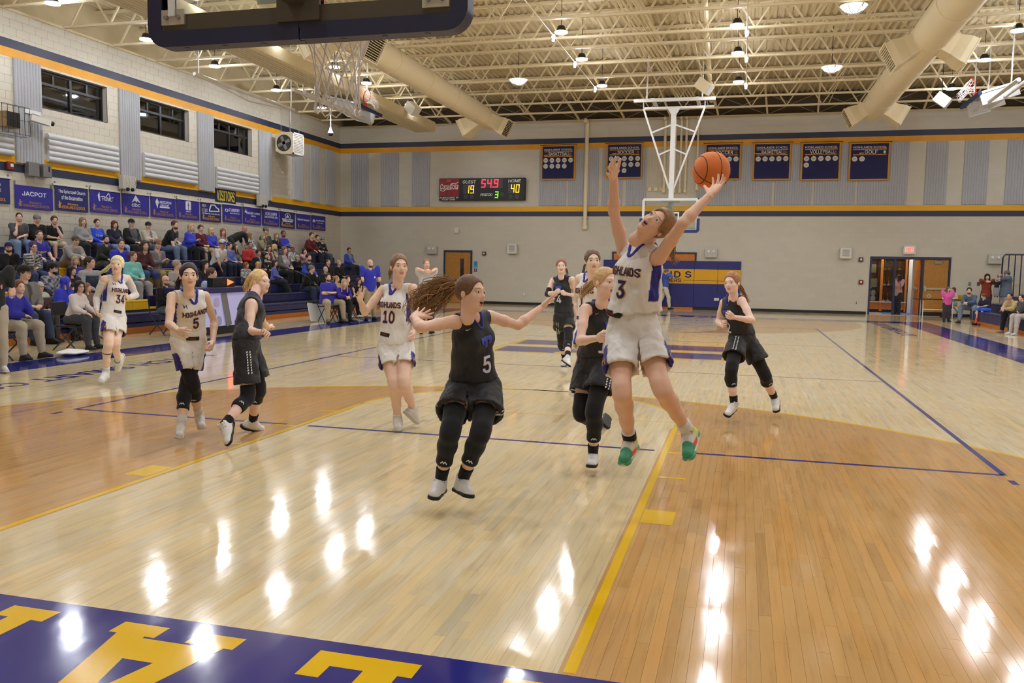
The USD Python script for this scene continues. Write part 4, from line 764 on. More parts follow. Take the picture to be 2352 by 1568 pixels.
obj('door_leaf', bx(m2+.09, b-.07, YF+.01, YF+.055, .16, t-.11), 'door_oak', d3); obj('kick_plate', bx(m2+.09, b-.07, YF+.005, YF+.055, .01, .16), 'black_rubber', d3); obj('door_handle', cat(bx(m2+.12, b-.12, YF-.04, YF+.0, 1.02, 1.09), bx(m2+.12, m2+.2, YF-.03, YF+.01, .95, 1.16)), 'alu', d3); obj('door_closer', cat(bx(9.5, 9.75, YF-.04, YF+.01, 2.02, 2.1), bar((9.6, YF-.04, 2.1), (9.85, YF-.05, 2.12), .02)), 'grey_metal', d3); obj('door_seal', poly3(Point(9.36, .77).buffer(.07).difference(Point(9.36, .77).buffer(.045)), (0, YF+.009, 0), FX, FZ, .002), 'banner_white', d3)
v, f = bx(-.02, .02, 0, .9, .02, t-.12); obj('door_leaf', (v+[m2-.03, YF+.13, 0], f), 'orange_oak', d3); obj('door_handle', cat(bx(m2-.13, m2-.05, YF+.75, YF+.85, .95, 1.12), tube([(m2-.1, YF+.2, 1.05), (m2-.1, YF+.85, 1.05)], .02, 8)), 'alu', d3)
obj('threshold', bx(a, b, YF-.03, YF+.25, 0, .012), 'alu', d3)
lb = thing('lobby', 'bright lobby beyond the open exit doors', kind='structure')
obj('lobby_floor', bx(5.8, 11.4, YF+.25, YF+4, -.1, .004), mat('lobby_grey', (176, 172, 182), .3), lb); obj('lobby_wall', cat(bx(5.8, 11.4, YF+3.2, YF+3.3, 0, 3), bx(5.7, 5.8, YF+.25, YF+3.2, 0, 3), bx(11.4, 11.5, YF+.25, YF+3.2, 0, 3)), mat('lobby_white', (236, 232, 224), .6), lb); obj('lobby_ceiling', bx(5.8, 11.4, YF+.25, YF+3.2, 3.0, 3.1), 'white_plastic', lb); obj('lobby_lamp', bx(7.4, 8.6, YF+1.2, YF+2.2, 2.97, 2.999), mat('lobby_lens', (255, 250, 240), .5, emit=7), lb); obj('corridor_wall', bx(9.0, 9.1, YF+1.5, YF+3.2, 0, 3), 'lobby_white', lb)
obj('floor_mat', bx(7.9, 9.2, YF+.9, YF+2.0, .005, .012), mat('mat_blue', (44, 110, 220), .7), '/World', label='bright blue mat on the lobby floor behind the doorway', cat='mat')
# trophy case
tc = thing('trophy_case', 'oak trophy case standing in the lobby behind the open doors', 'trophy case'); y0, y1 = YF+2.3, YF+3.0
obj('case_back', bx(6.2, 8.95, y1, y1+.04, .3, 2.5), mat('case_brown', (130, 84, 44), .6), tc); obj('post', bx(7.93, 8.03, y0-.04, y0+.04, .05, 2.6), 'orange_oak', tc); obj('post', bx(8.88, 8.95, y0-.04, y0+.04, .05, 2.6), 'orange_oak', tc); obj('post', bx(6.2, 6.3, y0-.04, y0+.04, .05, 2.6), 'orange_oak', tc)
obj('base', bx(6.2, 8.95, y0, y1, .12, .42), 'orange_oak', tc); obj('plinth', bx(6.25, 8.9, y0+.05, y1, .005, .12), 'black_rubber', tc); obj('sill', bx(6.2, 8.95, y0-.06, y1, .42, .45), 'white_plastic', tc); obj('glass_pane', cat(bx(6.3, 7.93, y0, y0+.006, .45, 2.5), bx(8.03, 8.88, y0, y0+.006, .45, 2.5)), 'clear_pane', tc); obj('case_top', bx(6.2, 8.95, y0, y1, 2.5, 2.6), 'orange_oak', tc)
for z in (1.1, 1.75): obj('shelf', bx(8.03, 8.88, y0+.05, y1, z, z+.02), 'clear_pane', tc)
mat('trophy_gold', (214, 176, 60), .25, metal=.9); k = 0
TL = ['bottom', 'middle', 'top']
for zi, z in enumerate((.45, 1.12, 1.77)):
    for xi, (x, h) in enumerate(((8.12, .42), (8.30, .36), (8.50, .44), (8.70, .38))):
        tr = thing('trophy', 'gold trophy on the %s shelf, %s from the left in the case' % (TL[zi], ORD[xi]), 'trophy', 'gold trophies', loc=(x, y0+.25+.06*(xi % 2), z+.001))
        obj('base', bx(-.06, .06, -.05, .05, 0, .06), 'letter_white', tr); obj('column', lathe([(0, .06), (.03, .06), (.02, .1), (.018, h*.55), (.05, h*.62), (.02, h*.66)], 10), 'trophy_gold', tr, 40); obj('figure', lathe([(.02, h*.66), (.035, h*.75), (.02, h*.85), (.028, h*.93), (0, h)], 10), 'trophy_gold', tr, 40)
def ball_mesh(c, r, n=3):
    s = trimesh.creation.icosphere(n, r); return np.array(s.vertices)+np.asarray(c), np.array(s.faces)
def seam_mesh(c, r, t=.003, R=np.eye(3)):
    out = []
    a = np.linspace(0, 2*math.pi, 49)
    curves = [np.stack([np.cos(a), np.sin(a), 0*a], 1), np.stack([0*a, np.cos(a), np.sin(a)], 1)]
    for q in (-1, 1): x = q*(.62+.0*a); w = .95*np.sin(a); y = np.cos(a)*.72; p = np.stack([q*np.sqrt(np.maximum(.05, 1-y*y-(np.sin(a)*.72)**2)), y, np.sin(a)*.72], 1); curves.append(p/np.linalg.norm(p, axis=1, keepdims=True))
    for p in curves: out.append(tube([np.asarray(c)+R @ (q*r*1.0) for q in p], t, 5, False))
    return cat(out)
for i, (x, z) in enumerate(((7.42, 1.32), (7.55, 1.06), (7.72, .80), (7.46, .57), (7.72, .57))):
    b = thing('signed_ball', ('white ball at the top of the pile in the trophy case', 'white ball second from the top in the trophy case', 'white ball third from the top in the trophy case', 'white ball bottom left in the trophy case', 'white ball bottom right in the trophy case')[i], 'ball', 'white balls in the trophy case', loc=(x, y0+.3, z)); obj('ball', ball_mesh((0, 0, 0), .12, 3), 'white_plastic', b, True); obj('seam', seam_mesh((0, 0, 0), .12), 'brown_box', b)
for i, (x, z, l) in enumerate(((7.68, 1.82, 'white framed certificate high in the trophy case'), (7.74, 1.22, 'yellowish framed certificate beside the white balls'))): t = thing('framed_certificate', l, 'picture frame', loc=(x, y0+.55, z)); obj('frame', bx(-.15, .15, 0, .02, -.18, .18), 'white_plastic', t); obj('paper', bx(-.11, .11, -.003, 0, -.12, .13), mat('paper_yellow', (226, 214, 140), .6), t)

# ---------------------------------------------------------------- bleachers
SEAT0, RISE, RUN, BX0 = .44, .245, .71, -10.7
def seat_z(k): return SEAT0+RISE*k
def seat_x(k): return BX0-RUN*k
mat('seat_navy', (44, 48, 96), .4, var=.05, vscale=4); mat('seat_yellow', (232, 184, 20), .4); mat('deck_grey', (112, 112, 116), .6)
YEL = [(3, 2.7, 3.9), (1, -.2, .8), (1, 1.0, 1.7), (4, .4, 1.0), (5, -1.5, -.6), (2, -2.6, -1.4)]
def bleachers():
    b = thing('bleachers', 'navy and yellow bleachers full of spectators along the left wall', 'bleachers'); M = .48; ye = [14.9, 15.6, 16.1, 16.6, 17.0, 17.3, 17.6]; rest = []
    for k in range(7):
        x, z = seat_x(k), seat_z(k); y = -3.0
        while y < ye[k]-.1:
            y1 = min(y+M, ye[k]); yel = any(kk == k and a < (y+y1)/2 < c for kk, a, c in YEL)
            obj('seat_module', cat(cbox(x-.30, x, y+.004, y1-.004, z-.05, z, .012), bx(x-.04, x-.005, y+.004, y1-.004, z-.22, z-.05)), 'seat_yellow' if yel else 'seat_navy', b); y = y1
        rest.append(cat(bx(x-.30, x, -18, -3.004, z-.05, z), bx(x-.04, x-.005, -18, -3.004, z-.22, z-.05)))
        fx0, fx1 = x-.30, (x-RUN if k < 6 else XW+.03)
        obj('footboard', bx(min(fx0, fx1)-.0, max(fx0, fx1), -18, ye[k], z-.24, z-.20), 'deck_grey', b)
        obj('riser', bx(x-.06, x-.04, -18, ye[k], (.13 if k == 0 else z-RISE-.02), z-.05), 'seat_navy', b)
        obj('end_panel', bx(fx1+.02, x-.02, ye[k]-.02, ye[k], .02, z-.06), mat('end_black', (34, 36, 48), .6), b)
    obj('seat_extension', cat(rest), 'seat_navy', b); obj('kick_board', bx(BX0-.04, BX0-.005, -18, 14.9, .001, .13), 'orange_oak', b); obj('front_panel', bx(BX0-.04, BX0-.005, -18, 14.9, .13, .24), 'seat_navy', b)
    return b
bleachers()
def hand_rail(x, y, z, lab):
    t = thing('hand_rail', lab, 'rail', 'black aisle rails'); obj('rail', tube([(x, y, z), (x, y, z+.75), (x+.03, y, z+.84), (x+.1, y, z+.88), (x+.55, y, z+.70), (x+.62, y, z+.62), (x+.62, y, z-.1)], .02, 8), 'black_metal', t, 40); obj('foot_plate', bx(x-.05, x+.05, y-.05, y+.05, z-.01, z+.01), 'black_metal', t)
hand_rail(seat_x(4)-.4, 6.1, seat_z(4)-.2, 'black aisle rail before the man in the black round-logo shirt'); hand_rail(seat_x(3)-.35, 8.6, seat_z(3)-.2, 'black aisle rail left of the man in the white polo'); hand_rail(seat_x(1)-.3, 8.3, seat_z(1)-.2, 'black aisle rail beside the girl in the grey camouflage hoodie')
rb = thing('bleachers', 'navy folded bleachers along the right side of the court', 'bleachers')
for k in range(3):
    x = 9.75+.30+(.62 if k else 0)*k; z = .44+.245*k; y = -12.0; i = 0
    while y < 14.6:
        if y < -2: y1 = -2.0
        else: y1 = min(y+.5, 14.7)
        obj('seat_module', cat(cbox(x-.3, x, y+.004, y1-.004, z-.05, z, .012), bx(x-.296, x-.27, y+.004, y1-.004, max(.13, z-.3), z-.05)), 'seat_navy', rb); y = y1
    obj('kick_board', bx(x-.29, x-.26, -12, 14.6, .001, .13), 'orange_oak', rb); obj('footboard', bx(x, x+.5, -12, 14.6, z-.24, z-.2), 'deck_grey', rb)
obj('folded_stack', bx(12.2, 13.6, -12, 14.6, .02, 2.2), mat('stack_wood', (150, 110, 70), .5), rb)
er = thing('bleacher_end_rail', 'tall dark railing at the right edge by the end wall', 'railing'); o = np.array([11.6, YF-.9, 0])
obj('frame', tube([o+(0, 0, .0), o+(0, 0, 2.25), o+(.08, 0, 2.38), o+(.95, 0, 2.38), o+(1.03, 0, 2.25), o+(1.03, 0, 0)], .028, 8), 'navy_frame', er, 40)
for i in range(1, 5): obj('bar', tube([o+(.206*i, 0, .1), o+(.206*i, 0, 2.37)], .02, 6), 'navy_frame', er)
# ---------------------------------------------------------------- people: distance fields turned into one surface per body and per garment
vmat('skin', .5, .35); vmat('cloth', .85, .2, sheen=.15); vmat('jersey', .6, .3, sheen=.1); vmat('hair', .5, .35); vmat('shoe', .5, .4); vmat('eye_mat', .15, .5)
N3 = lambda v: np.asarray(v, float)/max(np.linalg.norm(v), 1e-9)
class Field:
    def __init__(s, lo, hi, h):
        s.h = h; s.lo = np.asarray(lo, float)-2.5*h; n = np.ceil((np.asarray(hi)-s.lo)/h).astype(int)+4
        s.F = np.full(n, .2, np.float32); s.ax = [(s.lo[i]+h*np.arange(n[i])).astype(np.float32) for i in range(3)]
    def part(s, lo, hi, m):
        i0 = np.maximum(((np.asarray(lo)-m-s.lo)/s.h).astype(int), 0); i1 = np.minimum(((np.asarray(hi)+m-s.lo)/s.h).astype(int)+2, s.F.shape)
        if (i1 <= i0).any(): return None
        sl = tuple(slice(a, b) for a, b in zip(i0, i1)); return sl, s.ax[0][sl[0]][:, None, None], s.ax[1][sl[1]][None, :, None], s.ax[2][sl[2]][None, None, :]
    def comb(s, p, d, k):
        A = s.F[p[0]]; hh = np.maximum(k-np.abs(A-d), 0)/k if k > 0 else 0
        s.F[p[0]] = np.minimum(A, d) - (hh*hh*k*.25 if k > 0 else 0)
    def cap(s, a, b, ra, rb=None, k=.02, flat=None, sub=False):
        """A tapered capsule, flattened along flat[0] to the ratio flat[1]."""
        a, b = np.asarray(a, float), np.asarray(b, float); rb = ra if rb is None else rb; R = max(ra, rb)+k+2.2*s.h
        p = s.part(np.minimum(a, b), np.maximum(a, b), R)
        if p is None: return s
        d = b-a; L = max(d @ d, 1e-9); X, Y, Z = p[1]-a[0], p[2]-a[1], p[3]-a[2]
        t = np.clip((X*d[0]+Y*d[1]+Z*d[2])/L, 0, 1); qx, qy, qz = X-t*d[0], Y-t*d[1], Z-t*d[2]
        if flat is not None:
            n = N3(flat[0]); w = (qx*n[0]+qy*n[1]+qz*n[2])*(1/flat[1]-1); qx, qy, qz = qx+w*n[0], qy+w*n[1], qz+w*n[2]
        D = np.sqrt(qx*qx+qy*qy+qz*qz)-(ra+(rb-ra)*t)
        s._sub(p, D, k) if sub else s.comb(p, D.astype(np.float32), k); return s
    def ell(s, c, r, k=.01, R=None, sub=False):
        c, r = np.asarray(c, float), np.asarray(r, float); m = r.max()+k+2.2*s.h; p = s.part(c, c, m)
        if p is None: return s
        X, Y, Z = p[1]-c[0], p[2]-c[1], p[3]-c[2]
        if R is not None: X, Y, Z = X*R[0, 0]+Y*R[0, 1]+Z*R[0, 2], X*R[1, 0]+Y*R[1, 1]+Z*R[1, 2], X*R[2, 0]+Y*R[2, 1]+Z*R[2, 2]
        k0 = np.sqrt((X/r[0])**2+(Y/r[1])**2+(Z/r[2])**2); k1 = np.sqrt((X/r[0]**2)**2+(Y/r[1]**2)**2+(Z/r[2]**2)**2)
        D = np.where(k1 > 1e-6, k0*(k0-1)/np.maximum(k1, 1e-6), -r.min())
        s._sub(p, D, k) if sub else s.comb(p, D.astype(np.float32), k); return s
    def _sub(s, p, D, k):
        A = -s.F[p[0]]; D = D.astype(np.float32); hh = np.maximum(k-np.abs(A-D), 0)/k if k > 0 else 0
        s.F[p[0]] = -(np.minimum(A, D)-(hh*hh*k*.25 if k > 0 else 0))
    def clip(s, n, p0):
        n = N3(n); D = (s.ax[0]-p0[0])[:, None, None]*n[0]+(s.ax[1]-p0[1])[None, :, None]*n[1]+(s.ax[2]-p0[2])[None, None, :]*n[2]
        s.F = np.maximum(s.F, D.astype(np.float32)); return s
    def mesh(s):
        F = s.F; S = F < 0; sh = np.array(F.shape)-1
        c = [(i, j, k) for i in (0, 1) for j in (0, 1) for k in (0, 1)]
        cnt = np.zeros(sh, np.int8)
        for i, j, k in c: cnt += S[i:i+sh[0], j:j+sh[1], k:k+sh[2]]
        ids = np.argwhere((cnt > 0) & (cnt < 8))
        if not len(ids): return np.zeros((0, 3)), np.zeros((0, 3), int)
        V = np.stack([F[ids[:, 0]+i, ids[:, 1]+j, ids[:, 2]+k] for i, j, k in c], 1); acc = np.zeros((len(ids), 3)); num = np.zeros(len(ids))
        for a in range(8):
            for b in range(a+1, 8):
                df = np.subtract(c[b], c[a])
                if np.abs(df).sum() != 1: continue
                x = (V[:, a] < 0) != (V[:, b] < 0); t = np.where(x, V[:, a]/np.where(x, V[:, a]-V[:, b], 1), 0)
                acc += np.where(x[:, None], np.array(c[a])+t[:, None]*df, 0); num += x
        v = s.lo+s.h*(ids+acc/num[:, None]); idx = np.full(sh, -1, np.int32); idx[tuple(ids.T)] = np.arange(len(ids)); fs = []
        for ax in range(3):
            u, w = (ax+1) % 3, (ax+2) % 3; A = np.moveaxis(S, [ax, u, w], [0, 1, 2]); I = np.moveaxis(idx, [ax, u, w], [0, 1, 2])
            e = A[:-1, 1:-1, 1:-1] != A[1:, 1:-1, 1:-1]; q = np.argwhere(e); i, j, k = q[:, 0], q[:, 1]+1, q[:, 2]+1
            Q = np.stack([I[i, j-1, k-1], I[i, j, k-1], I[i, j, k], I[i, j-1, k]], 1); inn = A[i, j, k]
            Q = np.where(inn[:, None], Q, Q[:, ::-1]); Q = Q[(Q >= 0).all(1)]; fs += [Q[:, [0, 1, 2]], Q[:, [0, 2, 3]]]
        return v, np.vstack(fs)
def fold(v, f, amp, fr, seed=0):
    n = vnormals(v, f); return v+n*((meshkit.fbm(v*np.asarray(fr), 3, seed)-.5)*2*amp)[:, None]
def place(m, R, t, s=1.0):
    """R's columns are where the local x, y, z axes go."""
    return np.asarray(m[0])*s @ np.asarray(R).T + t, m[1]
def axes(y, z):
    y = N3(y); z = np.asarray(z, float); z = z-y*(y @ z); z = N3(z) if np.linalg.norm(z) > 1e-6 else frame(y)[2]; return np.stack([np.cross(y, z), y, z], 1)
# ---------------------------------------------------------------- head
SK, LIP, BROW, MOUTH, EYEW, IRIS, TOOTH = range(7)
_heads = {}
def head_mesh(h, male=False, mouth=0.0, eyes=False):
    key = (h, male, mouth, eyes)
    if key in _heads: return _heads[key]
    F = Field((-.1, -.13, -.20), (.1, .13, .14), h); j = 1.07 if male else 1.0
    F.ell((0, -.014, .030), (.074, .094, .088), .02).ell((0, .022, -.028), (.0595*j, .072, .082), .02).ell((0, .030, -.070-.012*mouth), (.047*j, .048, .036), .02).ell((0, .066, -.090-.02*mouth), (.020*j, .017, .015), .02)
    for s in (-1, 1):
        F.ell((s*.037, .055, -.026), (.022, .024, .022), .02).ell((s*.075, -.008, -.008), (.008, .018, .029), .006)
    F.ell((0, .074, .024), (.05, .016, .012), .02)
    for s in (-1, 1): F.ell((s*.031, .097, .002), (.019, .013, .0105), .010, sub=True); F.ell((s*.031, .0800, .0105), (.0175, .0085, .0050), .004); F.ell((s*.031, .0785, -.0065), (.0155, .0080, .0040), .004)
    F.cap((0, .080, .012), (0, .0995, -.026), .0068, .0098, .012)
    for s in (-1, 1): F.ell((s*.0095, .0905, -.030), (.0075, .010, .0065), .006)
    F.ell((0, .083, -.054), (.024, .011, .0055), .006).ell((0, .081, -.066-.014*mouth), (.021, .011, .0065), .006)
    F.ell((0, .092, -.0598-.006*mouth), (.022-.004*mouth, .016, .0016+.0095*mouth), .003, sub=True)
    F.cap((0, -.018, -.06), (0, -.030, -.16), .047 if not male else .056, .047 if not male else .058, .03)
    v, f = F.mesh(); c = np.zeros(len(v), int); E = lambda cc, r: np.sqrt((((v-np.array(cc))/np.array(r))**2).sum(1))
    c[(np.minimum(E((0, .088, -.0545), (.0235, .016, .0065)), E((0, .087, -.0665-.014*mouth), (.021, .016, .0075))) < 1.05)] = LIP
    if mouth > .2: c[E((0, .084, -.060-.006*mouth), (.019, .014, .0085*mouth+.002)) < 1] = MOUTH
    for s in (-1, 1):
        c[(E((s*.033, .085, .0265), (.020, .03, .0050)) < 1) & (v[:, 1] > .05)] = BROW
        if eyes:
            c[(E((s*.031, .08, .003), (.0145, .04, .0065)) < 1)] = EYEW; c[(E((s*.031, .08, .003), (.0075, .04, .0068)) < 1)] = IRIS
    if mouth > .5: c[(E((0, .09, -.0545), (.014, .03, .0035)) < 1)] = TOOTH
    _heads[key] = (v, f, c); return _heads[key]
def head_colors(c, skin, brow, lip=None):
    sk = np.array(lin(skin)); lp = np.array(lin(lip)) if lip else sk*np.array([.72, .42, .40]); T = np.stack([sk, lp, np.array(lin(brow))*.9+sk*.12, [.06, .012, .012], [.55, .53, .5], [.045, .03, .02], [.75, .73, .68]]); return T[c]
_eye = None
def eye_mesh():
    global _eye
    if _eye is None:
        s = trimesh.creation.icosphere(3, .0118); v = np.array(s.vertices); col = np.tile([.72, .70, .68], (len(v), 1)); a = v[:, 1]/.0118
        col[a > .80] = [.08, .05, .03]; col[a > .955] = [.004, .004, .004]; _eye = (v, np.array(s.faces), col)
    return _eye
def hair_mesh(style, h):
    key = ('hair', style, h)
    if key in _heads: return _heads[key]
    F = Field((-.16, -.2, -.40), (.16, .15, .17), h); up = .010
    if style in ('buzz',): up = .004
    if style in ('pulled', 'tail', 'bun'): up = .007
    if style in ('full', 'curly', 'long', 'bob'): up = .014
    F.ell((0, -.018, .032), (.076+up, .096+up, .090+up), .01)
    if style in ('pulled', 'tail', 'buzz', 'short', 'full', 'recede', 'bun'):
        F.ell((0, .088, -.035), (.072, .072, .108 if style != 'recede' else .130), .010, sub=True); F.clip((0, .25, -1), (0, -.10, -.075)); F.ell((0, .02, -.075), (.10, .075, .070), .01, sub=True)
    if style == 'tail': F.cap((0, -.105, .035), (0, -.135, .01), .026, .03, .02).cap((0, -.135, .01), (0, -.135, -.14), .03, .014, .02)
    if style == 'bun': F.ell((0, -.095, -.02), (.042, .04, .045), .02).cap((0, -.06, -.05), (0, -.06, -.09), .04, .03, .02)
    if style in ('long', 'bob', 'curly'):
        L = {'long': -.27, 'bob': -.11, 'curly': -.17}[style]; r = .034 if style == 'curly' else .026
        for s in (-1, 1): F.cap((s*.066, .0, .06), (s*.078, .01, -.05), .03, r, .03).cap((s*.078, .01, -.05), (s*.085, .015, L), r, r*.8, .03)
        F.cap((0, -.075, .03), (0, -.085, L), .068, .07, .03, ((0, 1, 0), .55))
        F.ell((0, .088, -.05), (.062, .075, .105), .012, sub=True); F.cap((0, .02, -.09), (0, -.02, -.3), .05, .055, .01, sub=True)
    v, f = F.mesh()
    if style == 'curly': v = fold(v, f, .014, (45, 45, 45), 3)
    elif style not in ('buzz', 'pulled', 'tail'): v = fold(v, f, .005, (60, 60, 25), 4)
    else: v = fold(v, f, .002, (70, 70, 70), 4)
    _heads[key] = (v, f); return _heads[key]
def cap_mesh(h, back=False):
    key = ('cap', h)
    if key in _heads: return _heads[key]
    F = Field((-.13, -.16, -.03), (.13, .24, .16), h); F.ell((0, -.014, .045), (.094, .114, .098), .01); F.clip((0, 0, -1), (0, 0, .034))
    F.cap((0, .07, .038), (0, .135, .030), .072, .066, .01, ((0, .1, 1), .09)); F.ell((0, -.014, .03), (.086, .106, .082), .004, sub=True)
    _heads[key] = F.mesh(); return _heads[key]
def beard_mesh(h):
    key = ('beard', h)
    if key in _heads: return _heads[key]
    F = Field((-.1, -.06, -.15), (.1, .12, .0), h); F.ell((0, .028, -.07), (.060, .060, .052), .01).ell((0, .062, -.092), (.032, .028, .024), .01); F.clip((0, .35, 1), (0, .06, -.045)); F.ell((0, .095, -.058), (.026, .03, .011), .006, sub=True)
    _heads[key] = F.mesh(); return _heads[key]
# ---------------------------------------------------------------- hands and shoes
def hand_mesh(pose, h):
    """A right hand: wrist at the origin, fingers along +y, back of the hand +z, thumb towards -x. pose: open, relaxed, fist, grip."""
    key = ('hand', pose, h)
    if key in _heads: return _heads[key]
    F = Field((-.11, -.05, -.11), (.09, .21, .06), h)
    F.cap((-.018, .02, 0), (-.022, .078, 0), .019, .021, .015, ((0, 0, 1), .72)).cap((.018, .02, 0), (.025, .072, -.002), .019, .018, .015, ((0, 0, 1), .72)).cap((0, -.02, 0), (0, .04, 0), .025, .024, .02, ((0, 0, 1), .8))
    curl = {'open': (.05, .12, .10), 'relaxed': (.35, .5, .35), 'fist': (1.35, 1.5, 1.0), 'grip': (.55, .7, .5), 'ball': (.15, .3, .3)}[pose]; spread = {'open': .22, 'ball': .24}.get(pose, .05)
    for i, (x, y, L, r) in enumerate(((-.033, .088, .078, .0092), (-.011, .094, .086, .0095), (.011, .090, .079, .0090), (.031, .080, .062, .0080))):
        p = np.array([x, y, 0]); a = 0; yaw = (i-1.4)*spread; F.cap((x*.8, y-.04, 0), p, r*1.15, r*1.1, .010)
        for q, (fr, cu) in enumerate(zip((.46, .30, .24), curl)):
            a += cu*(1+.06*i); e = p+L*fr*np.array([math.sin(yaw)*math.cos(a), math.cos(yaw)*math.cos(a), -math.sin(a)]); F.cap(p, e, r*(1-.08*q), r*(1-.08*(q+1)), .004); p = e
    th = {'open': ((-.062, .062, -.010), (-.088, .088, -.012)), 'ball': ((-.062, .062, -.014), (-.085, .085, -.02)), 'relaxed': ((-.046, .066, -.020), (-.045, .095, -.030)), 'fist': ((-.040, .060, -.035), (-.010, .078, -.045)), 'grip': ((-.045, .062, -.032), (-.036, .088, -.044))}[pose]
    F.cap((-.02, .018, -.004), th[0], .0155, .0115, .012).cap(th[0], th[1], .0110, .0088, .004)
    _heads[key] = F.mesh(); return _heads[key]
def shoe_meshes(h, kind='court'):
    """Heel to toe along +y, the ankle joint at the origin, the sole's bottom at z = -.085."""
    key = ('shoe', h, kind)
    if key in _heads: return _heads[key]
    Fu = Field((-.06, -.1, -.1), (.06, .2, .08), h)
    Fu.cap((0, -.005, -.02), (0, -.005, .035 if kind == 'court' else -.01), .043, .041, .015).cap((0, -.040, -.048), (0, .03, -.045), .038, .038, .02).cap((0, .03, -.045), (0, .135, -.062), .039, .036, .03).cap((0, .0, -.0), (0, .07, -.035), .036, .034, .02); Fu.clip((0, 0, -1), (0, 0, -.068))
    if kind == 'court': Fu.cap((0, -.008, .02), (0, -.012, .12), .036, .040, .006, sub=True)
    Fs = Field((-.065, -.11, -.1), (.065, .21, -.04), h*.8)
    Fs.cap((0, -.045, -.075), (0, .05, -.075), .043, .040, .01).cap((0, .05, -.075), (0, .135, -.075), .040, .042, .01); Fs.clip((0, 0, -1), (0, 0, -.086)); Fs.clip((0, 0, 1), (0, 0, -.062))
    lace = cat([tube([(-.026, .035+.016*i, -.016-.0085*i), (0, .039+.016*i, -.006-.0085*i), (.026, .035+.016*i, -.016-.0085*i)], .0042, 5) for i in range(5)] + [tube([(0, .03, .0), (s*.02, .045, .012), (s*.035, .035, .004), (s*.01, .03, .002)], .003, 5) for s in (-1, 1)])
    _heads[key] = (Fu.mesh(), Fs.mesh(), lace); return _heads[key]
# ---------------------------------------------------------------- decals that follow a garment
def decal(shape, gv, gf, O, U, V, off=.004, size=.018):
    """Projects a flat shape in the plane (O, U, V) onto the side of a garment that faces U x V."""
    from scipy.spatial import cKDTree
    N = np.cross(U, V); n = vnormals(gv, gf); ok = (n @ N) > .1; P = gv[ok]-O; uv = np.stack([P @ U, P @ V], 1); d = P @ N
    tm = []
    for g in getattr(shape, 'geoms', [shape]):
        if g.geom_type != 'Polygon' or g.area < 1e-8: continue
        e = trimesh.creation.triangulate_polygon(g.simplify(.0008), engine='earcut'); tm.append((np.c_[e[0], np.zeros(len(e[0]))], np.array(e[1])))
    v, f = cat(tm); v, f = trimesh.remesh.subdivide_to_size(v, f, size, max_iter=12)[:2]
    D, I = cKDTree(uv).query(v[:, :2], k=8); dd = d[I]; best = dd.max(1, keepdims=True); w = np.where(dd > best-.06, 1/(D+.002), 0); z = (dd*w).sum(1)/w.sum(1)
    return O+v[:, :1]*U+v[:, 1:2]*V+(z+off)[:, None]*N, f
def check_logo(w): return affinity.scale(Polygon([(0, .35), (.12, .12), (.3, .06), (1, .5), (.36, .24), (.22, .26)]), w, w, origin=(0, 0))
def crossed_logo(w): return affinity.scale(shapely.union_all([LineString([(0, .0), (.14, .3), (.14, .42), (0, .72)]).buffer(.07), LineString([(.7, .0), (.56, .3), (.56, .42), (.7, .72)]).buffer(.07), LineString([(.1, .36), (.6, .36)]).buffer(.06)]), w, w, origin=(0, 0))
# ---------------------------------------------------------------- the builder
def col_of(c, n): return np.tile(lin(c), (n, 1))
def box_of(pts, m): P = np.array(list(pts)); return P.min(0)-m, P.max(0)+m
def torso_axes(J):
    up = N3(J['neck']-J['pelvis']); r = J['shR']-J['shL']; r = N3(r-up*(r @ up)); return r, np.cross(up, r), up
def pelvis_axes(J):
    r = N3(J['hipR']-J['hipL']); up = J['neck']-J['pelvis']; up = N3(up-r*(r @ up)); return r, np.cross(up, r), up
def skeleton_prims(F, J, s, fem, g=0., arms=True, legs=True, k=.03):
    R, Fw, U = torso_axes(J); pr, pf, pu = pelvis_axes(J); P, N = J['pelvis'], J['neck']; w = P+(N-P)*.38; c = P+(N-P)*.70
    hw, ww, cw = (.150, .112, .128) if fem else (.150, .135, .150)
    hw, ww, cw = hw*s*J.get('fat', 1)+g, ww*s*J.get('fat', 1)+g, cw*s*(J.get('fat', 1)*.6+.4)+g; q = .72+.10*(J.get('fat', 1)-1)*2
    F.cap(P, w, hw-.015, ww, k, (pf, .74)).cap(w, c, ww, cw, k, (Fw, min(.95, q))).cap(c, N-U*.045*s, cw, .07*s+g, k, (Fw, .7))
    F.cap(J['shL']*.92+N*.08-U*.012*s, J['shR']*.92+N*.08-U*.012*s, .046*s+g, None, k)
    F.cap(N-U*.05*s, N+(J['head']-N)*.55, .05*s if fem else .06*s, .046*s if fem else .056*s, k)
    if fem:
        for sd in (-1, 1): F.ell(c+R*sd*.06*s+Fw*(.075*s)-U*.03*s, np.array([.062, .05, .06])*s+g, .03, np.stack([R, Fw, U]))
def limb_arm(F, J, S, s, g=0., t0=0., t1=2., k=.02, fem=True):
    """The arm of side S from t0 to t1; t runs 0-1 along the upper arm and 1-2 along the forearm."""
    a, b, c = J['sh'+S], J['el'+S], J['wr'+S]; m = 1. if fem else 1.18
    rad = lambda t: s*m*np.interp(t, [0, .5, 1, 1.25, 2], [.043, .038, .032, .035, .0235])+g
    pt = lambda t: a+(b-a)*t if t <= 1 else b+(c-b)*(t-1)
    ts = sorted({t0, t1, *[x for x in (.5, 1, 1.25) if t0 < x < t1]})
    for p, q in zip(ts[:-1], ts[1:]): F.cap(pt(p), pt(q), rad(p), rad(q), k)
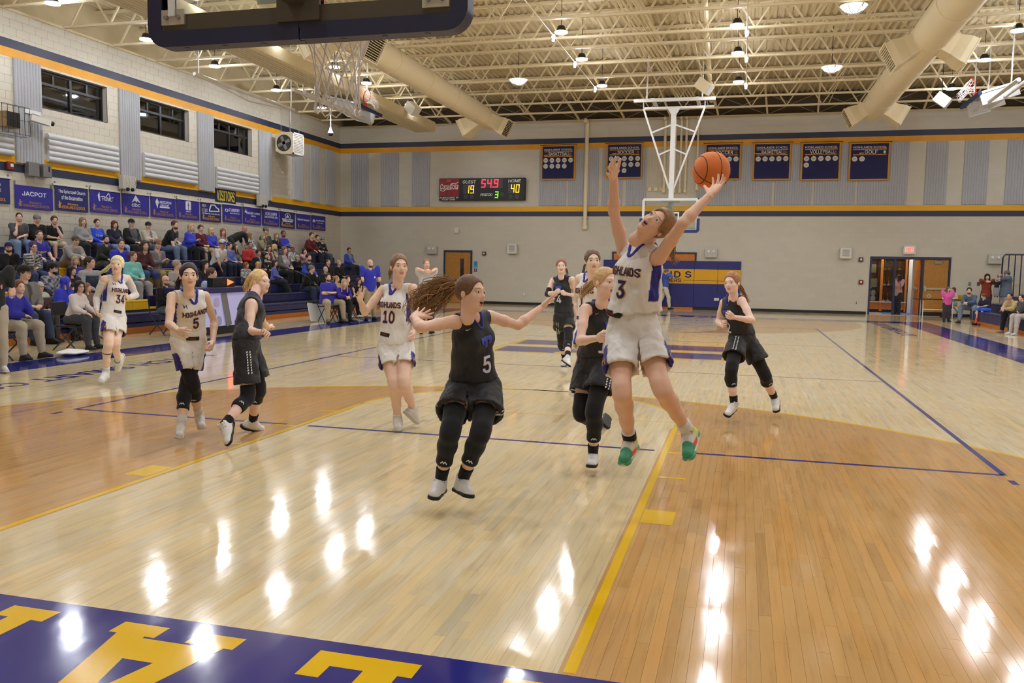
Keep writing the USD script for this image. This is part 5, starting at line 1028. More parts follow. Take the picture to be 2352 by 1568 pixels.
def limb_leg(F, J, S, s, g=0., t0=0., t1=2., k=.025, fem=True, loose=0.):
    a, b, c = J['hip'+S], J['kn'+S], J['an'+S]; R, Fw, U = pelvis_axes(J)
    sh = N3(c-b); bk = N3(-(Fw-sh*(Fw @ sh)))
    rad = lambda t: s*np.interp(t, [0, .35, .9, 1.05, 1.3, 1.6, 2], [.086, .077, .055, .053, .0545, .042, .033])+g+loose
    pt = lambda t: a+(b-a)*t if t <= 1 else b+(c-b)*(t-1)+bk*s*.018*np.interp(t, [1, 1.3, 1.8], [0, 1, 0])
    ts = sorted({t0, t1, *[x for x in (.35, .9, 1.05, 1.3, 1.6) if t0 < x < t1]})
    for p, q in zip(ts[:-1], ts[1:]): F.cap(pt(p), pt(q), rad(p), rad(q), k)
    return pt
def add_hands(J, s, h, poses, fem):
    out = []
    for S in 'LR':
        if J.get('hd'+S) is None: continue
        w = J['wr'+S]; y = J['hd'+S]-w; pal = J.get('palm'+S)
        if pal is None: pal = np.array([0, 0, -1.])
        A = axes(y, -np.asarray(pal)); m = hand_mesh(poses.get(S, 'relaxed'), h); v = np.array(m[0]); f = m[1]
        if S == 'L': v = v*[-1, 1, 1]; f = f[:, ::-1]
        out.append(place((v, f), A, w, s*(.95 if fem else 1.06)))
    return out
def person_body(J, s, spec, h, hh, par, arms=(0, 2), skin=(222, 176, 150)):
    """One continuous skin surface with head and hands."""
    fem = spec.get('fem', True); pts = [v for k, v in J.items() if isinstance(v, np.ndarray) and len(k) <= 6 and not k.startswith('palm') and k not in ('hu', 'hf')]
    lo, hi = box_of(pts, .14*s); F = Field(lo, hi, h); skeleton_prims(F, J, s, fem)
    for S in 'LR':
        limb_arm(F, J, S, s, 0, *arms, fem=fem); limb_leg(F, J, S, s, 0, 0, 2., fem=fem)
    v, f = F.mesh(); col = col_of(skin, len(v))
    hv, hf, hc = head_mesh(hh, not fem, spec.get('mouth', 0.), spec.get('crowd', False)); A = axes(J['hf'], J['hu'])
    hm = place((hv, hf), A, J['head'], s*spec.get('hs', 1.)); hcol = head_colors(hc, skin, spec.get('brow', spec.get('hairc', (60, 40, 30))))
    ms, cs = [(v, f), hm], [col, hcol]
    for m in add_hands(J, s, spec.get('hhand', hh), spec.get('hands', {}), fem): ms.append(m); cs.append(col_of(skin, len(m[0])))
    obj('body', cat(ms), 'skin', par, True, col=np.vstack(cs)); return A
def put_hair(par, A, J, s, style, c, h, var=.25, sc=1.):
    m = hair_mesh(style, h); v, f = place(m, A, J['head'], s*sc); n = meshkit.fbm(np.asarray(m[0])*[110, 30, 60], 3, 2)
    obj('hair', (v, f), 'hair', par, True, col=np.array(lin(c))*(1+var*3.4*(n-.5))[:, None])
def put_shoes(par, J, s, h, c_up, c_sole, c_lace=None, kind='court', painter=None):
    for S in 'LR':
        u, so, la = shoe_meshes(h, kind); A = axes(J['to'+S]-J['an'+S], J.get('fu'+S, J['kn'+S]-J['an'+S])); A = axes(A[:, 1]*.914+A[:, 2]*.407, A[:, 2]); o = J['an'+S]
        p = thing('shoe', parent=par); up = place(u, A, o, s*1.04); cu = painter(u[0]) if painter else col_of(c_up, len(u[0]))
        obj('upper', up, 'shoe', p, True, col=cu); obj('sole', place(so, A, o, s*1.04), 'shoe', p, True, col=painter(so[0], True) if painter else col_of(c_sole, len(so[0])))
        if c_lace: obj('laces', place(la, A, o, s*1.04), 'shoe', p, True, col=col_of(c_lace, len(la[0])))
# ---------------------------------------------------------------- the players
def cam_vec(v): return N3(CR*v[0]+CU*v[1]-CF*v[2])            # (right, up, towards the camera)
def reach(parent, px, py, L, sign):
    """The point on the sight line through (px, py) that lies the bone's length L from its parent joint; sign < 0 the nearer one."""
    r = ray(px, py); o = CAM-parent; a, b, c = r @ r, 2*(r @ o), o @ o-L*L; q = b*b-4*a*c
    t = -b/(2*a) if q < 0 else (-b+(math.sqrt(q) if sign > 0 else -math.sqrt(q)))/(2*a)
    return CAM+r*t
BONE = {'neck': ('pelvis', .290), 'head': ('neck', .115), 'hip': ('pelvis', .055), 'sh': ('neck', .108), 'el': ('sh', .172), 'wr': ('el', .148), 'hd': ('wr', .10), 'kn': ('hip', .240), 'an': ('kn', .235), 'to': ('an', .10)}
def solve(sp):
    H = sp['H']; J = {'pelvis': at_depth(*sp['pelvis'], sp['d'])}
    for k in ('neck', 'head'): px, py, sg = sp[k]; J[k] = reach(J[BONE[k][0]], px, py, BONE[k][1]*H, sg)
    for k in ('hip', 'sh', 'el', 'wr', 'hd', 'kn', 'an', 'to'):
        for S in 'LR':
            if k+S not in sp: continue
            px, py, sg = sp[k+S]; pr = BONE[k][0]; J[k+S] = reach(J[pr+S] if pr+S in J else J[pr], px, py, BONE[k][1]*H, sg)
    for k in ('hf', 'hu', 'palmL', 'palmR', 'fuL', 'fuR'):
        if k in sp: J[k] = cam_vec(sp[k])
    return J
WHITE, BLACK, NAVY, GOLD = (232, 228, 224), (40, 40, 44), (44, 40, 130), (214, 160, 40)
def strands(path, rad, n, c, par, seed=1, wave=.02, tr=.0035, name='ponytail'):
    """Loose hair: n wavy strands along a widening path."""
    rng = np.random.default_rng(seed); path = np.asarray(path, float); k = len(path); t = np.linspace(0, 1, k); tt = np.linspace(0, 1, 15); P = np.stack([np.interp(tt, t, path[:, i]) for i in range(3)], 1)
    from scipy.ndimage import gaussian_filter1d
    P = gaussian_filter1d(P, 1.2, axis=0, mode='nearest'); P[0] = path[0]; r = np.interp(tt, np.linspace(0, 1, len(rad)), rad); ms, cs = [], []
    for i in range(n):
        a = rng.normal(0, 1, 3); a /= max(np.linalg.norm(a), 1e-6); q = rng.random()**.5; L = rng.uniform(.6, 1.0); ph = rng.uniform(0, 6.28, 3); fr = rng.uniform(6, 16, 3)
        p = P+a*(r*q)[:, None]+wave*np.stack([np.sin(fr[j]*tt+ph[j])*tt for j in range(3)], 1); m_ = max(4, int(15*L)); w = np.linspace(1, .35, m_)*tr*rng.uniform(.7, 1.5)
        v, f = tube(p[:m_], w, 4, False); ms.append((v, f)); cs.append(np.tile(np.array(lin(c))*rng.uniform(.55, 1.5), (len(v), 1)))
    obj(name, cat(ms), 'hair', par, True, col=np.vstack(cs))
def jersey(J, s, fem, h, hem, colour, par, loose=.014, k_fold=.012, seed=1, vneck=True, bell=.0, trim=None):
    R, Fw, U = torso_axes(J); pr, pf, pu = pelvis_axes(J); P, N = J['pelvis'], J['neck']; w = P+(N-P)*.40; c = P+(N-P)*.72; g = loose
    lo, hi = box_of([P-pu*.12*s, N+U*.05, J['shL'], J['shR'], P+pr*.2*s, P-pr*.2*s, P+pf*.15*s, P-pf*.15*s], .06)
    def build(F):
        F.cap(P-pu*.16*s, P+pu*.02*s, .150*s+g+bell, .148*s+g+bell*.7, .03, (pf, .76)).cap(P+pu*.02*s, w, .148*s+g+bell*.6, .122*s+g+.01, .03, (pf, .76)).cap(w, c, .122*s+g+.01, .128*s+g, .04, (Fw, .80)).cap(c, N-U*.055*s, .128*s+g, .085*s+g, .03, (Fw, .75))
        F.cap(J['shL']*.80+N*.20-U*.010*s, J['shR']*.80+N*.20-U*.010*s, .044*s+g, None, .03)
        if fem:
            for sd in (-1, 1): F.ell(c+R*sd*.058*s+Fw*.07*s-U*.03*s, np.array([.064, .055, .065])*s+g, .04, np.stack([R, Fw, U]))
        for S in 'LR':
            sh, el = J['sh'+S], J['el'+S]; out = N3(sh-N); F.cap(sh+out*.005*s, sh+N3(el-sh)*.13*s, .058*s, .062*s, .012, sub=True); F.cap(sh+out*.02*s-U*.02*s, sh+out*.10*s-U*.08*s, .058*s, .06*s, .012, sub=True)
        G = Field(lo, hi, h) if F.h == h else Field(*nb, F.h); G.cap(N+U*.10*s, N+U*.012*s, .056*s, .066*s, .008)
        if vneck: G.cap(N+Fw*.16*s+U*.03*s, N+Fw*.16*s-U*.060*s, .062*s, .014*s, .006).cap(N+Fw*.07*s+U*.03*s, N+Fw*.10*s-U*.058*s, .058*s, .014*s, .006)
        return F.F, G.F
    nb = box_of([N+U*.03, N-U*.13*s, N+Fw*.12*s, N-Fw*.09*s, N+R*.09*s, N-R*.09*s], .03); F = Field(lo, hi, h); F0, C = build(F); F.F = np.maximum(F0, -C); F.clip(-pu, P+pu*hem*s); v, f = F.mesh()
    soft = np.clip((N-v) @ U/(.25*s), .1, 1)[:, None]; v2 = fold(v, f, k_fold, (15, 15, 6), seed); v2 = fold(v2, f, k_fold*.4, (40, 40, 16), seed+5); v = v+(v2-v)*soft
    obj('jersey', (v, f), 'jersey', par, True, col=colour(v, f, J, s) if callable(colour) else col_of(colour, len(v)))
    if trim:
        F = Field(*nb, .0045); F0, C = build(F); F.F = np.maximum(np.maximum(np.maximum(F0-.0055, C-trim[1]*s), -C), -F0-.010); tv, tf = F.mesh()
        if len(tf): obj('collar', (tv, tf), 'jersey', par, True, col=col_of(trim[0], len(tv)))
    return v, f
def white_jersey(v, f, J, s):
    col = col_of(WHITE, len(v)); R, Fw, U = torso_axes(J); q = v-J['neck']; z = q @ U; x, y = q @ R, q @ Fw; l = np.hypot(x, y/.8)
    for sg in (-1, 1): col[(sg*x/np.maximum(l, 1e-6) > .955) & (z > -.34*s) & (z < -.07*s)] = lin(NAVY)
    return col
def shorts(J, s, h, colour, par, flare=.02, t1=.62, top=.09, k_fold=.013, seed=2):
    pr, pf, pu = pelvis_axes(J); P = J['pelvis']; lo, hi = box_of([P+pu*.12*s, J['hipL'], J['hipR']]+[J['hip'+S]+(J['kn'+S]-J['hip'+S])*t1 for S in 'LR'], .17*s); F = Field(lo, hi, h)
    F.cap(P+pu*top*s, P+pu*.0*s, .128*s, .158*s, .02, (pf, .76)).cap(P, P-pu*.05*s, .158*s, .150*s, .02, (pf, .76)); F.clip(pu, P+pu*(top+.02)*s); base = F.F
    for S in 'LR':
        F.F = np.full_like(base, .2); a, b = J['hip'+S], J['kn'+S]; e = a+(b-a)*t1; d = N3(b-a)
        F.cap(a, e+d*.12*s, .096*s, (.098+flare*1.15)*s, .0); F.clip(d, e); F.cap(a+(b-a)*t1*.6, e+d*.12*s, .080*s, (.088+flare)*s, .01, sub=True)
        A, D = base, F.F; k = .03; hh = np.maximum(k-np.abs(A-D), 0)/k; base = np.minimum(A, D)-hh*hh*k*.25
        base = np.where((sum((F.ax[i].reshape([-1 if q == i else 1 for q in range(3)])-e[i])*d[i] for i in range(3)) > 0) & (D > -.001) & (np.minimum(A, D) >= A), A, base)
    F.F = base.astype(np.float32); dm = N3(sum(N3(J['kn'+S]-J['hip'+S]) for S in 'LR')); cr = P+dm*.115*s
    F.cap(cr+dm*.175*s, cr+dm*.5*s, .16*s, .26*s, .02, (pr, .05), sub=True)
    v, f = F.mesh(); v = fold(v, f, k_fold, (14, 14, 9), seed); v = fold(v, f, k_fold*.5, (34, 34, 20), seed+9)
    obj('shorts', (v, f), 'jersey', par, True, col=colour(v, J, s) if callable(colour) else col_of(colour, len(v))); return v, f
def white_shorts(v, J, s):
    col = col_of(WHITE, len(v)); pr, pf, pu = pelvis_axes(J)
    for S, sg in (('L', -1), ('R', 1)):
        a, b = J['hip'+S], J['kn'+S]; d = b-a; t = ((v-a) @ d)/(d @ d); q = v-a-t[:, None]*d; l = np.linalg.norm(q, axis=1); lat = (q @ N3(pr*sg+pf*.25))/np.maximum(l, 1e-6); near = ((v-J['pelvis']) @ pr)*sg > 0
        col[near & (t > .22) & (lat > .80+.5*np.maximum(0, .36-t))] = lin(NAVY); col[near & (t > .16) & (lat > .75+.5*np.maximum(0, .36-t)) & (lat <= .80+.5*np.maximum(0, .36-t))] = [.8, .78, .76]
    return col
def sleeve_part(par, J, S, s, h, g, t0, t1, c, name, leg=True, fem=True, mt='cloth'):
    pts = [J['hip'+S], J['kn'+S], J['an'+S]] if leg else [J['sh'+S], J['el'+S], J['wr'+S]]; lo, hi = box_of(pts, .12*s); F = Field(lo, hi, h)
    (limb_leg if leg else limb_arm)(F, J, S, s, g, t0, t1, fem=fem); a, b, c3 = pts
    pt = lambda t: a+(b-a)*t if t <= 1 else b+(c3-b)*(t-1)
    F.clip(pt(t0)-pt(t0+.05), pt(t0)); F.clip(pt(t1)-pt(t1-.05), pt(t1)); v, f = F.mesh(); obj(name, (v, f), mt, par, True, col=col_of(c, len(v))); return v, f
def player(sp):
    J = solve(sp); s = sp['H']/1.70; fem = True; team = sp['team']; h = max(.011, sp['d']*.0013); hh = max(.0065, sp['d']*.0009)
    par = thing('person', sp['label'], 'person'); skin = sp.get('skin', (226, 178, 152))
    A = person_body(J, s, sp, h, hh, par, (0, 2), skin)
    for q in (-1, 1):
        v, f, c = eye_mesh(); R = np.array(sp.get('gaze', (0, 0))); y = N3(np.array([R[0], 1, R[1]])); B = A @ axes(y, (0, 0, 1)); obj('eye', place((v, f), B, J['head']+A @ np.array([q*.031, .0735, .003])*s, s), 'eye_mat', par, True, col=c)
    put_hair(par, A, J, s, sp.get('hair', 'pulled'), sp['hairc'], .007)
    R, Fw, U = torso_axes(J); O = J['pelvis']+(J['neck']-J['pelvis'])*.72; W = team == 'w'
    jv, jf = jersey(J, s, fem, max(.010, sp['d']*.0013), sp.get('hem', .03), white_jersey if W else BLACK, par, sp.get('loose', .012), sp.get('jfold', .012), seed=len(sp['label']), bell=sp.get('bell', 0.), trim=((50, 44, 150), .022) if W else ((58, 66, 170), .011))
    if sp.get('twist'): a = math.radians(sp['twist']); R, Fw = R*math.cos(a)+Fw*math.sin(a), Fw*math.cos(a)-R*math.sin(a)
    Ud, Vd = -R, U; dk = lambda nm, sh, mt, off=.004, size=.02: obj(nm, decal(sh, jv, jf, O, Ud, Vd, off, size), mt, par, True)
    if W:
        w = fit('HIGHLANDS', .25*s, .055*s, sp.get('nx', 0), -.035*s); dk('lettering_edge', w.buffer(.0022), 'print_gold', .0035); dk('lettering', w, 'print_navy', .0055)
        n = centred(text_shape(sp['no'], .105*s, True, .72)); n = affinity.translate(n, sp.get('nx', 0), -.20*s); dk('number_edge', n.buffer(.004), 'print_gold', .0035); dk('number', n, 'print_navy', .0055)
        tg = affinity.translate(affinity.rotate(sbox(-.055, -.018, .055, .018), -8), -.03*s+sp.get('nx', 0), -.31*s+.10*sp.get('hem', 0)); dk('hem_tag', tg, 'print_black', .004); dk('hem_tag_patch', affinity.scale(tg, .45, .5), 'print_maroon', .006)
        dk('chest_logo', affinity.translate(crossed_logo(.035*s), -.105*s, .03*s), 'print_navy')
    else:
        if not sp.get('back'):
            n = centred(text_shape(sp['no'], .115*s, True, .82)); n = affinity.translate(n, 0, -.245*s); dk('number_edge', n.buffer(.003), 'print_blue', .0035); dk('number', n, 'print_white', .0055)
            em = shapely.union_all([sbox(-.05, .0, .05, .028), Polygon([(-.05, .0), (-.028, .0), (-.018, -.03), (-.04, -.02)]), Polygon([(.05, .0), (.028, .0), (.018, -.03), (.04, -.02)]), sbox(-.012, -.05, .012, .0)]); dk('chest_emblem', affinity.translate(affinity.scale(em, s, s, origin=(0, 0)), 0, -.02*s), 'print_blue')
            dk('chest_logo', affinity.translate(check_logo(.035*s), -.115*s, .06*s), 'print_white')
        else:
            n = centred(text_shape(sp['no'], .16*s, True, .8)); n = affinity.translate(n, 0, -.16*s); obj('number', decal(n, jv, jf, O, R, U, .005), 'print_white', par, True)
    sv, sf = shorts(J, s, max(.010, sp['d']*.0013), white_shorts if W else BLACK, par, sp.get('flare', .02), sp.get('t1', .62), seed=len(sp['label'])+3)
    pr, pf, pu = pelvis_axes(J); lo, hi = box_of([J['pelvis']], .22*s); F = Field(lo, hi, .008); F.cap(J['pelvis']+pu*.085*s, J['pelvis']+pu*.115*s, .134*s, .128*s, .0, (pf, .78)); F.clip(pu, J['pelvis']+pu*.125*s); F.clip(-pu, J['pelvis']+pu*.078*s); wv, wf = F.mesh(); wv = fold(wv, wf, .004, (60, 60, 12)); obj('waistband', (wv, wf), 'cloth', par, True, col=col_of((214, 208, 198) if W or sp.get('wb') else (60, 60, 64), len(wv)))
    for S, sg in (('L', -1), ('R', 1)):
        d = N3(J['kn'+S]-J['hip'+S]); lat = N3(pr*sg+pf*.6); lat = N3(lat-d*(lat @ d)); Us = np.cross(-d, lat)
        if W: obj('shorts_letter', decal(affinity.translate(centred(text_shape('H', .05*s, True, .7)), 0, -.19*s*sp.get('t1', .62)/.62), sv, sf, J['hip'+S]+(J['kn'+S]-J['hip'+S])*.12, Us, -d, .004), 'print_gold', par, True)
        else:
            for q in (-.014, .016): obj('shorts_stripe', decal(shapely.union_all([Polygon([(q*s, -y*s), (q*s+.012*s, -y*s+.006*s), (q*s+.012*s, -y*s-.010*s), (q*s, -y*s-.016*s)]) for y in np.arange(.0, .20, .024)]), sv, sf, J['hip'+S]+(J['kn'+S]-J['hip'+S])*.08, Us, -d, .004, .03), 'print_white', par, True)
        t = sp.get('sleeve'+S)
        if t:
            kv, kf = sleeve_part(par, J, S, s, .008, .009, t[0], t[1], (34, 34, 38), 'knee_sleeve')
            sh_ = N3(J['kn'+S]-J['an'+S]); nn = -CF-sh_*(-CF @ sh_); nn = N3(nn); lg = shapely.union_all([LineString([(-.02, -.008), (-.008, .008), (0, -.006), (.008, .008), (.02, -.008)]).buffer(.0035)])
            obj('sleeve_logo', decal(lg, kv, kf, J['kn'+S]+(J['an'+S]-J['kn'+S])*(t[1]-1-.1), np.cross(sh_, nn), sh_, .003), 'print_white', par, True)
        sc = sp.get('sock'+S, sp.get('sock')); sleeve_part(par, J, S, s, .008, .007, sc[0], 2.0, sc[1], 'sock')
        if 'band'+S in sp: sleeve_part(par, J, S, s, .007, .010, *sp['band'+S], 'sock_band')
        if 'arm'+S in sp: sleeve_part(par, J, S, s, .008, .007, *sp['arm'+S], 'arm_sleeve', False)
    put_shoes(par, J, s, .0085, sp.get('up', (226, 224, 222)), sp.get('so', (26, 26, 28)), sp.get('la', (30, 30, 32)), painter=sp.get('painter'))
    if 'tail' in sp: pts, rad, n, wv_ = sp['tail']; strands([at_depth(x, y, sp['d']+dz) for x, y, dz in pts], rad, n, sp.get('tailc', sp['hairc']), par, 5, wv_)
    return par, J, A, s, (jv, jf)
mat('print_navy', (36, 30, 92), .6); mat('print_gold', (206, 146, 50), .6); mat('print_white', (222, 222, 222), .6); mat('print_blue', (66, 84, 190), .6); mat('print_black', (24, 22, 24), .6); mat('print_maroon', (110, 40, 36), .6)
BS = dict(team='b', so=(24, 24, 26))
def rainbow(v, sole=False):
    n = meshkit.fbm(np.asarray(v)*[22, 16, 22], 2, 7); P = [(214, 214, 200), (64, 150, 110), (236, 92, 74), (206, 214, 90), (226, 226, 222)] if not sole else [(216, 214, 205), (80, 160, 118)]
    y = np.asarray(v)[:, 1]; k = np.select([y > .085, (y > .02) & (n > .5), (y <= .02) & (n > .52)], [1, 2, 3], 0) if not sole else (n > .56).astype(int); return np.array([lin(c) for c in P])[k]
P3 = player(dict(label='airborne player in white number 3 jersey stretching a hand to the ball', team='w', no='3', H=1.74, d=5.45, h=.009, jh=.008, mouth=.75, skin=(232, 188, 162), hairc=(144, 109, 77), hem=.085, bell=.02, jfold=.02, loose=.018, nx=.03, twist=-14,
    pelvis=(1456, 748), neck=(1480, 560, -1), head=(1506, 515, -1), hs=.92, shR=(1432, 574, 1), shL=(1515, 590, -1), elR=(1410, 487, -1), wrR=(1410, 408, -1), hdR=(1398, 372, -1), palmR=(.15, .1, 1), elL=(1568, 513, -1), wrL=(1632, 447, 1), hdL=(1662, 408, 1), palmL=(-.6, .35, .5),
    hipR=(1425, 775, 1), hipL=(1484, 772, -1), knR=(1428, 902, -1), anR=(1447, 1010, 1), toR=(1432, 1060, -1), knL=(1520, 893, -1), anL=(1580, 990, 1), toL=(1580, 1048, -1), hf=(-.30, .40, .87), hu=(.84, .52, .05), gaze=(.1, .25), sock=(1.78, (222, 220, 216)), bandR=(1.82, 1.99, (24, 24, 26)), t1=.60, flare=.026,
    hands={'R': 'open', 'L': 'ball'}, painter=rainbow, la=(90, 180, 150), tail=([(1536, 500, .08), (1545, 540, .16), (1540, 585, .2), (1556, 612, .2)], [.02, .03, .03, .02], 60, .015)))
P5B = player(dict(tailc=(168, 128, 88), label='player in black number 5 jersey in mid court, hair flying, arms spread', no='5', H=1.66, d=5.68, h=.009, jh=.008, mouth=.9, skin=(234, 192, 168), hairc=(111, 81, 58), hem=.045, wb=True, flare=.045, **BS,
    pelvis=(1087, 880), neck=(1080, 722, -1), head=(1082, 674, -1), shR=(1042, 738, -1), shL=(1124, 726, 1), elR=(966, 752, -1), wrR=(952, 728, 1), hdR=(982, 712, 1), palmR=(.3, .8, .3), elL=(1190, 747, 1), wrL=(1243, 706, 1), hdL=(1275, 678, 1), palmL=(0, -.75, .5),
    hipR=(1056, 893, -1), hipL=(1122, 892, 1), knR=(1034, 992, -1), anR=(1012, 1103, 1), toR=(996, 1140, -1), knL=(1104, 994, -1), anL=(1062, 1102, 1), toL=(1078, 1136, -1), fuR=(0, .8, .9), hf=(.80, .02, .55), hu=(.05, 1, 0), sleeveR=(.50, 1.64), sleeveL=(.50, 1.62), sock=(1.72, (26, 26, 28)), hands={'R': 'open', 'L': 'open'},
    tail=([(1046, 652, .06), (1020, 660, .10), (990, 680, .12), (966, 700, .10), (948, 750, .08)], [.035, .09, .115, .10, .07], 420, .045), t1=.56))
P10 = player(dict(label='player in white number 10 jersey with her right hand raised', team='w', no='10', H=1.75, d=8.25, skin=(234, 196, 174), hairc=(134, 102, 77), hem=-.02, up=(212, 208, 202), so=(200, 196, 190), la=(200, 198, 194),
    pelvis=(908, 786), neck=(913, 655, -1), head=(917, 613, -1), shR=(879, 665, 1), shL=(950, 662, -1), elR=(838, 717, -1), wrR=(828, 690, -1), hdR=(821, 664, -1), palmR=(.5, .2, .7), elL=(957, 718, 1), wrL=(950, 762, -1), hdL=(948, 785, -1), palmL=(-1, 0, 0),
    hipR=(889, 797, 1), hipL=(928, 797, -1), knR=(906, 884, -1), anR=(913, 958, 1), toR=(914, 984, -1), knL=(928, 882, -1), anL=(949, 938, 1), toL=(957, 968, 1), fuL=(.1, 1, .3), hf=(.38, -.02, .92), hu=(0, 1, 0), sock=(1.86, (222, 220, 216)), hands={'R': 'open', 'L': 'relaxed'}, t1=.50, tail=([(908, 598, .07), (897, 622, .03), (894, 645, .02)], [.02, .022, .012], 50, .008), flare=.02))
P5W = player(dict(label='player in white number 5 jersey and black knee sleeves walking', team='w', no='5', H=1.62, d=7.75, skin=(236, 200, 174), hairc=(52, 40, 38), hem=.01, up=(216, 212, 204), so=(206, 202, 194), la=(222, 220, 214),
    pelvis=(433, 772), neck=(433, 668, -1), head=(434, 634, -1), shR=(394, 681, -1), shL=(471, 679, 1), elR=(388, 744, -1), wrR=(411, 760, -1), hdR=(430, 768, -1), palmR=(.2, 0, -1), elL=(492, 738, 1), wrL=(489, 786, -1), hdL=(481, 810, -1), palmL=(-1, 0, .2),
    hipR=(415, 785, -1), hipL=(452, 785, 1), knR=(443, 883, 1), anR=(457, 952, 1), toR=(463, 980, -1), knL=(429, 884, -1), anL=(416, 975, -1), toL=(411, 1002, -1), hf=(.45, 0, .9), hu=(.02, 1, .05), sleeveL=(.55, 1.62), sleeveR=(.6, 1.5), sock=(1.78, (222, 220, 216)), hands={'R': 'relaxed', 'L': 'grip'}, tail=([(418, 632, .08), (408, 650, .12), (407, 690, .12)], [.015, .03, .025], 60, .01)))
P2B = player(dict(label='blonde player in black number 2 jersey striding past in profile', no='2', back=True, H=1.66, d=7.75, skin=(240, 202, 184), hairc=(231, 194, 139), hem=.03, **BS,
    pelvis=(566, 786), neck=(580, 680, 1), head=(597, 648, 1), shR=(578, 697, -1), shL=(590, 696, 1), elR=(573, 760, -1), wrR=(605, 763, -1), hdR=(622, 760, -1), palmR=(.3, -.4, 1), elL=(606, 745, 1), wrL=(616, 752, 1), hdL=(622, 745, 1), palmL=(0, 0, -1),
    hipR=(562, 800, -1), hipL=(574, 799, 1), knR=(571, 913, -1), anR=(514, 976, -1), toR=(523, 1016, -1), knL=(596, 895, 1), anL=(580, 968, 1), toL=(602, 986, 1), fuR=(-.5, .9, 0), hf=(.93, .0, .36), hu=(-.03, 1, 0), sleeveR=(.74, 1.42), sleeveL=(.7, 1.35), sock=(1.75, (26, 26, 28)), hands={'R': 'fist', 'L': 'fist'}, hair='bun', t1=.72, flare=.03,
    tail=([(574, 640, .04), (566, 655, .05), (563, 672, .05)], [.03, .035, .02], 80, .012)))
P34 = player(dict(label='blonde player in white number 34 jersey over long white sleeves jogging', team='w', no='34', H=1.72, d=11.2, skin=(244, 212, 190), hairc=(235, 231, 176), hem=-.02, up=(228, 226, 226), so=(214, 212, 212), la=(70, 170, 150),
    pelvis=(259, 724), neck=(266, 634, -1), head=(269, 608, -1), shR=(239, 640, -1), shL=(293, 638, 1), elR=(222, 683, 1), wrR=(222, 714, -1), hdR=(226, 730, -1), palmR=(1, 0, 0), elL=(312, 678, 1), wrL=(293, 684, -1), hdL=(287, 668, -1), palmL=(-1, 0, .3),
    hipR=(249, 730, -1), hipL=(273, 730, 1), knR=(250, 790, -1), anR=(243, 854, 1), toR=(232, 874, -1), knL=(266, 788, -1), anL=(272, 828, 1), toL=(270, 850, 1), hf=(.25, 0, .97), hu=(.05, 1, 0), sock=(1.82, (224, 222, 222)), armR=(.12, 1.93, (226, 222, 222)), armL=(.12, 1.93, (226, 222, 222)), hands={'R': 'relaxed', 'L': 'fist'}, bandR=(1.30, 1.33, (40, 50, 60)), tail=([(258, 606, .08), (240, 622, .1), (222, 626, .12)], [.02, .03, .015], 60, .012)))
P4B = player(dict(label='player in black number 4 jersey and elbow sleeve clasping her hands, farthest back', no='4', H=1.77, d=13.6, skin=(238, 206, 190), hairc=(144, 102, 75), hem=.02, **BS,
    pelvis=(1295, 722), neck=(1291, 633, -1), head=(1289, 612, -1), shR=(1269, 644, 1), shL=(1314, 641, -1), elR=(1257, 675, -1), wrR=(1276, 671, -1), hdR=(1286, 666, -1), palmR=(.6, 0, -.6), elL=(1322, 679, 1), wrL=(1299, 675, -1), hdL=(1287, 668, -1), palmL=(-.6, 0, -.6),
    hipR=(1285, 729, -1), hipL=(1305, 729, 1), knR=(1290, 780, 1), anR=(1297, 824, 1), toR=(1294, 840, -1), knL=(1306, 778, -1), anL=(1304, 822, -1), toL=(1307, 838, -1), hf=(-.05, 0, 1), hu=(0, 1, 0), sleeveR=(.55, 1.5), sleeveL=(.55, 1.5), sock=(1.7, (26, 26, 28)), armR=(.62, 1.3, (28, 28, 30)), hands={'R': 'fist', 'L': 'fist'}, t1=.5, tail=([(1293, 606, .08), (1303, 622, .1), (1304, 645, .08)], [.015, .02, .012], 40, .008)))
P1W = player(dict(label='player in white jersey standing behind the black number 15 player', team='w', no='1', H=1.80, d=9.3, skin=(238, 204, 182), hairc=(111, 86, 68), hem=-.03,
    pelvis=(1357, 740), neck=(1359, 628, -1), head=(1361, 600, -1), shR=(1330, 639, 1), shL=(1388, 637, -1), elR=(1324, 695, 1), wrR=(1331, 738, -1), hdR=(1333, 758, -1), palmR=(1, 0, 0), elL=(1398, 690, 1), wrL=(1396, 740, -1), hdL=(1394, 760, -1), palmL=(-1, 0, 0),
    hipR=(1343, 748, -1), hipL=(1371, 748, 1), knR=(1337, 828, -1), anR=(1322, 880, 1), toR=(1313, 905, 1), knL=(1372, 830, 1), anL=(1376, 898, 1), toL=(1372, 916, -1), hf=(.08, -.03, 1), hu=(0, 1, 0), sock=(1.85, (224, 222, 222)), up=(226, 226, 230), so=(210, 210, 214), la=(214, 214, 214), tail=([(1345, 602, .06), (1340, 620, .06), (1340, 640, .05)], [.01, .015, .01], 30, .006)))
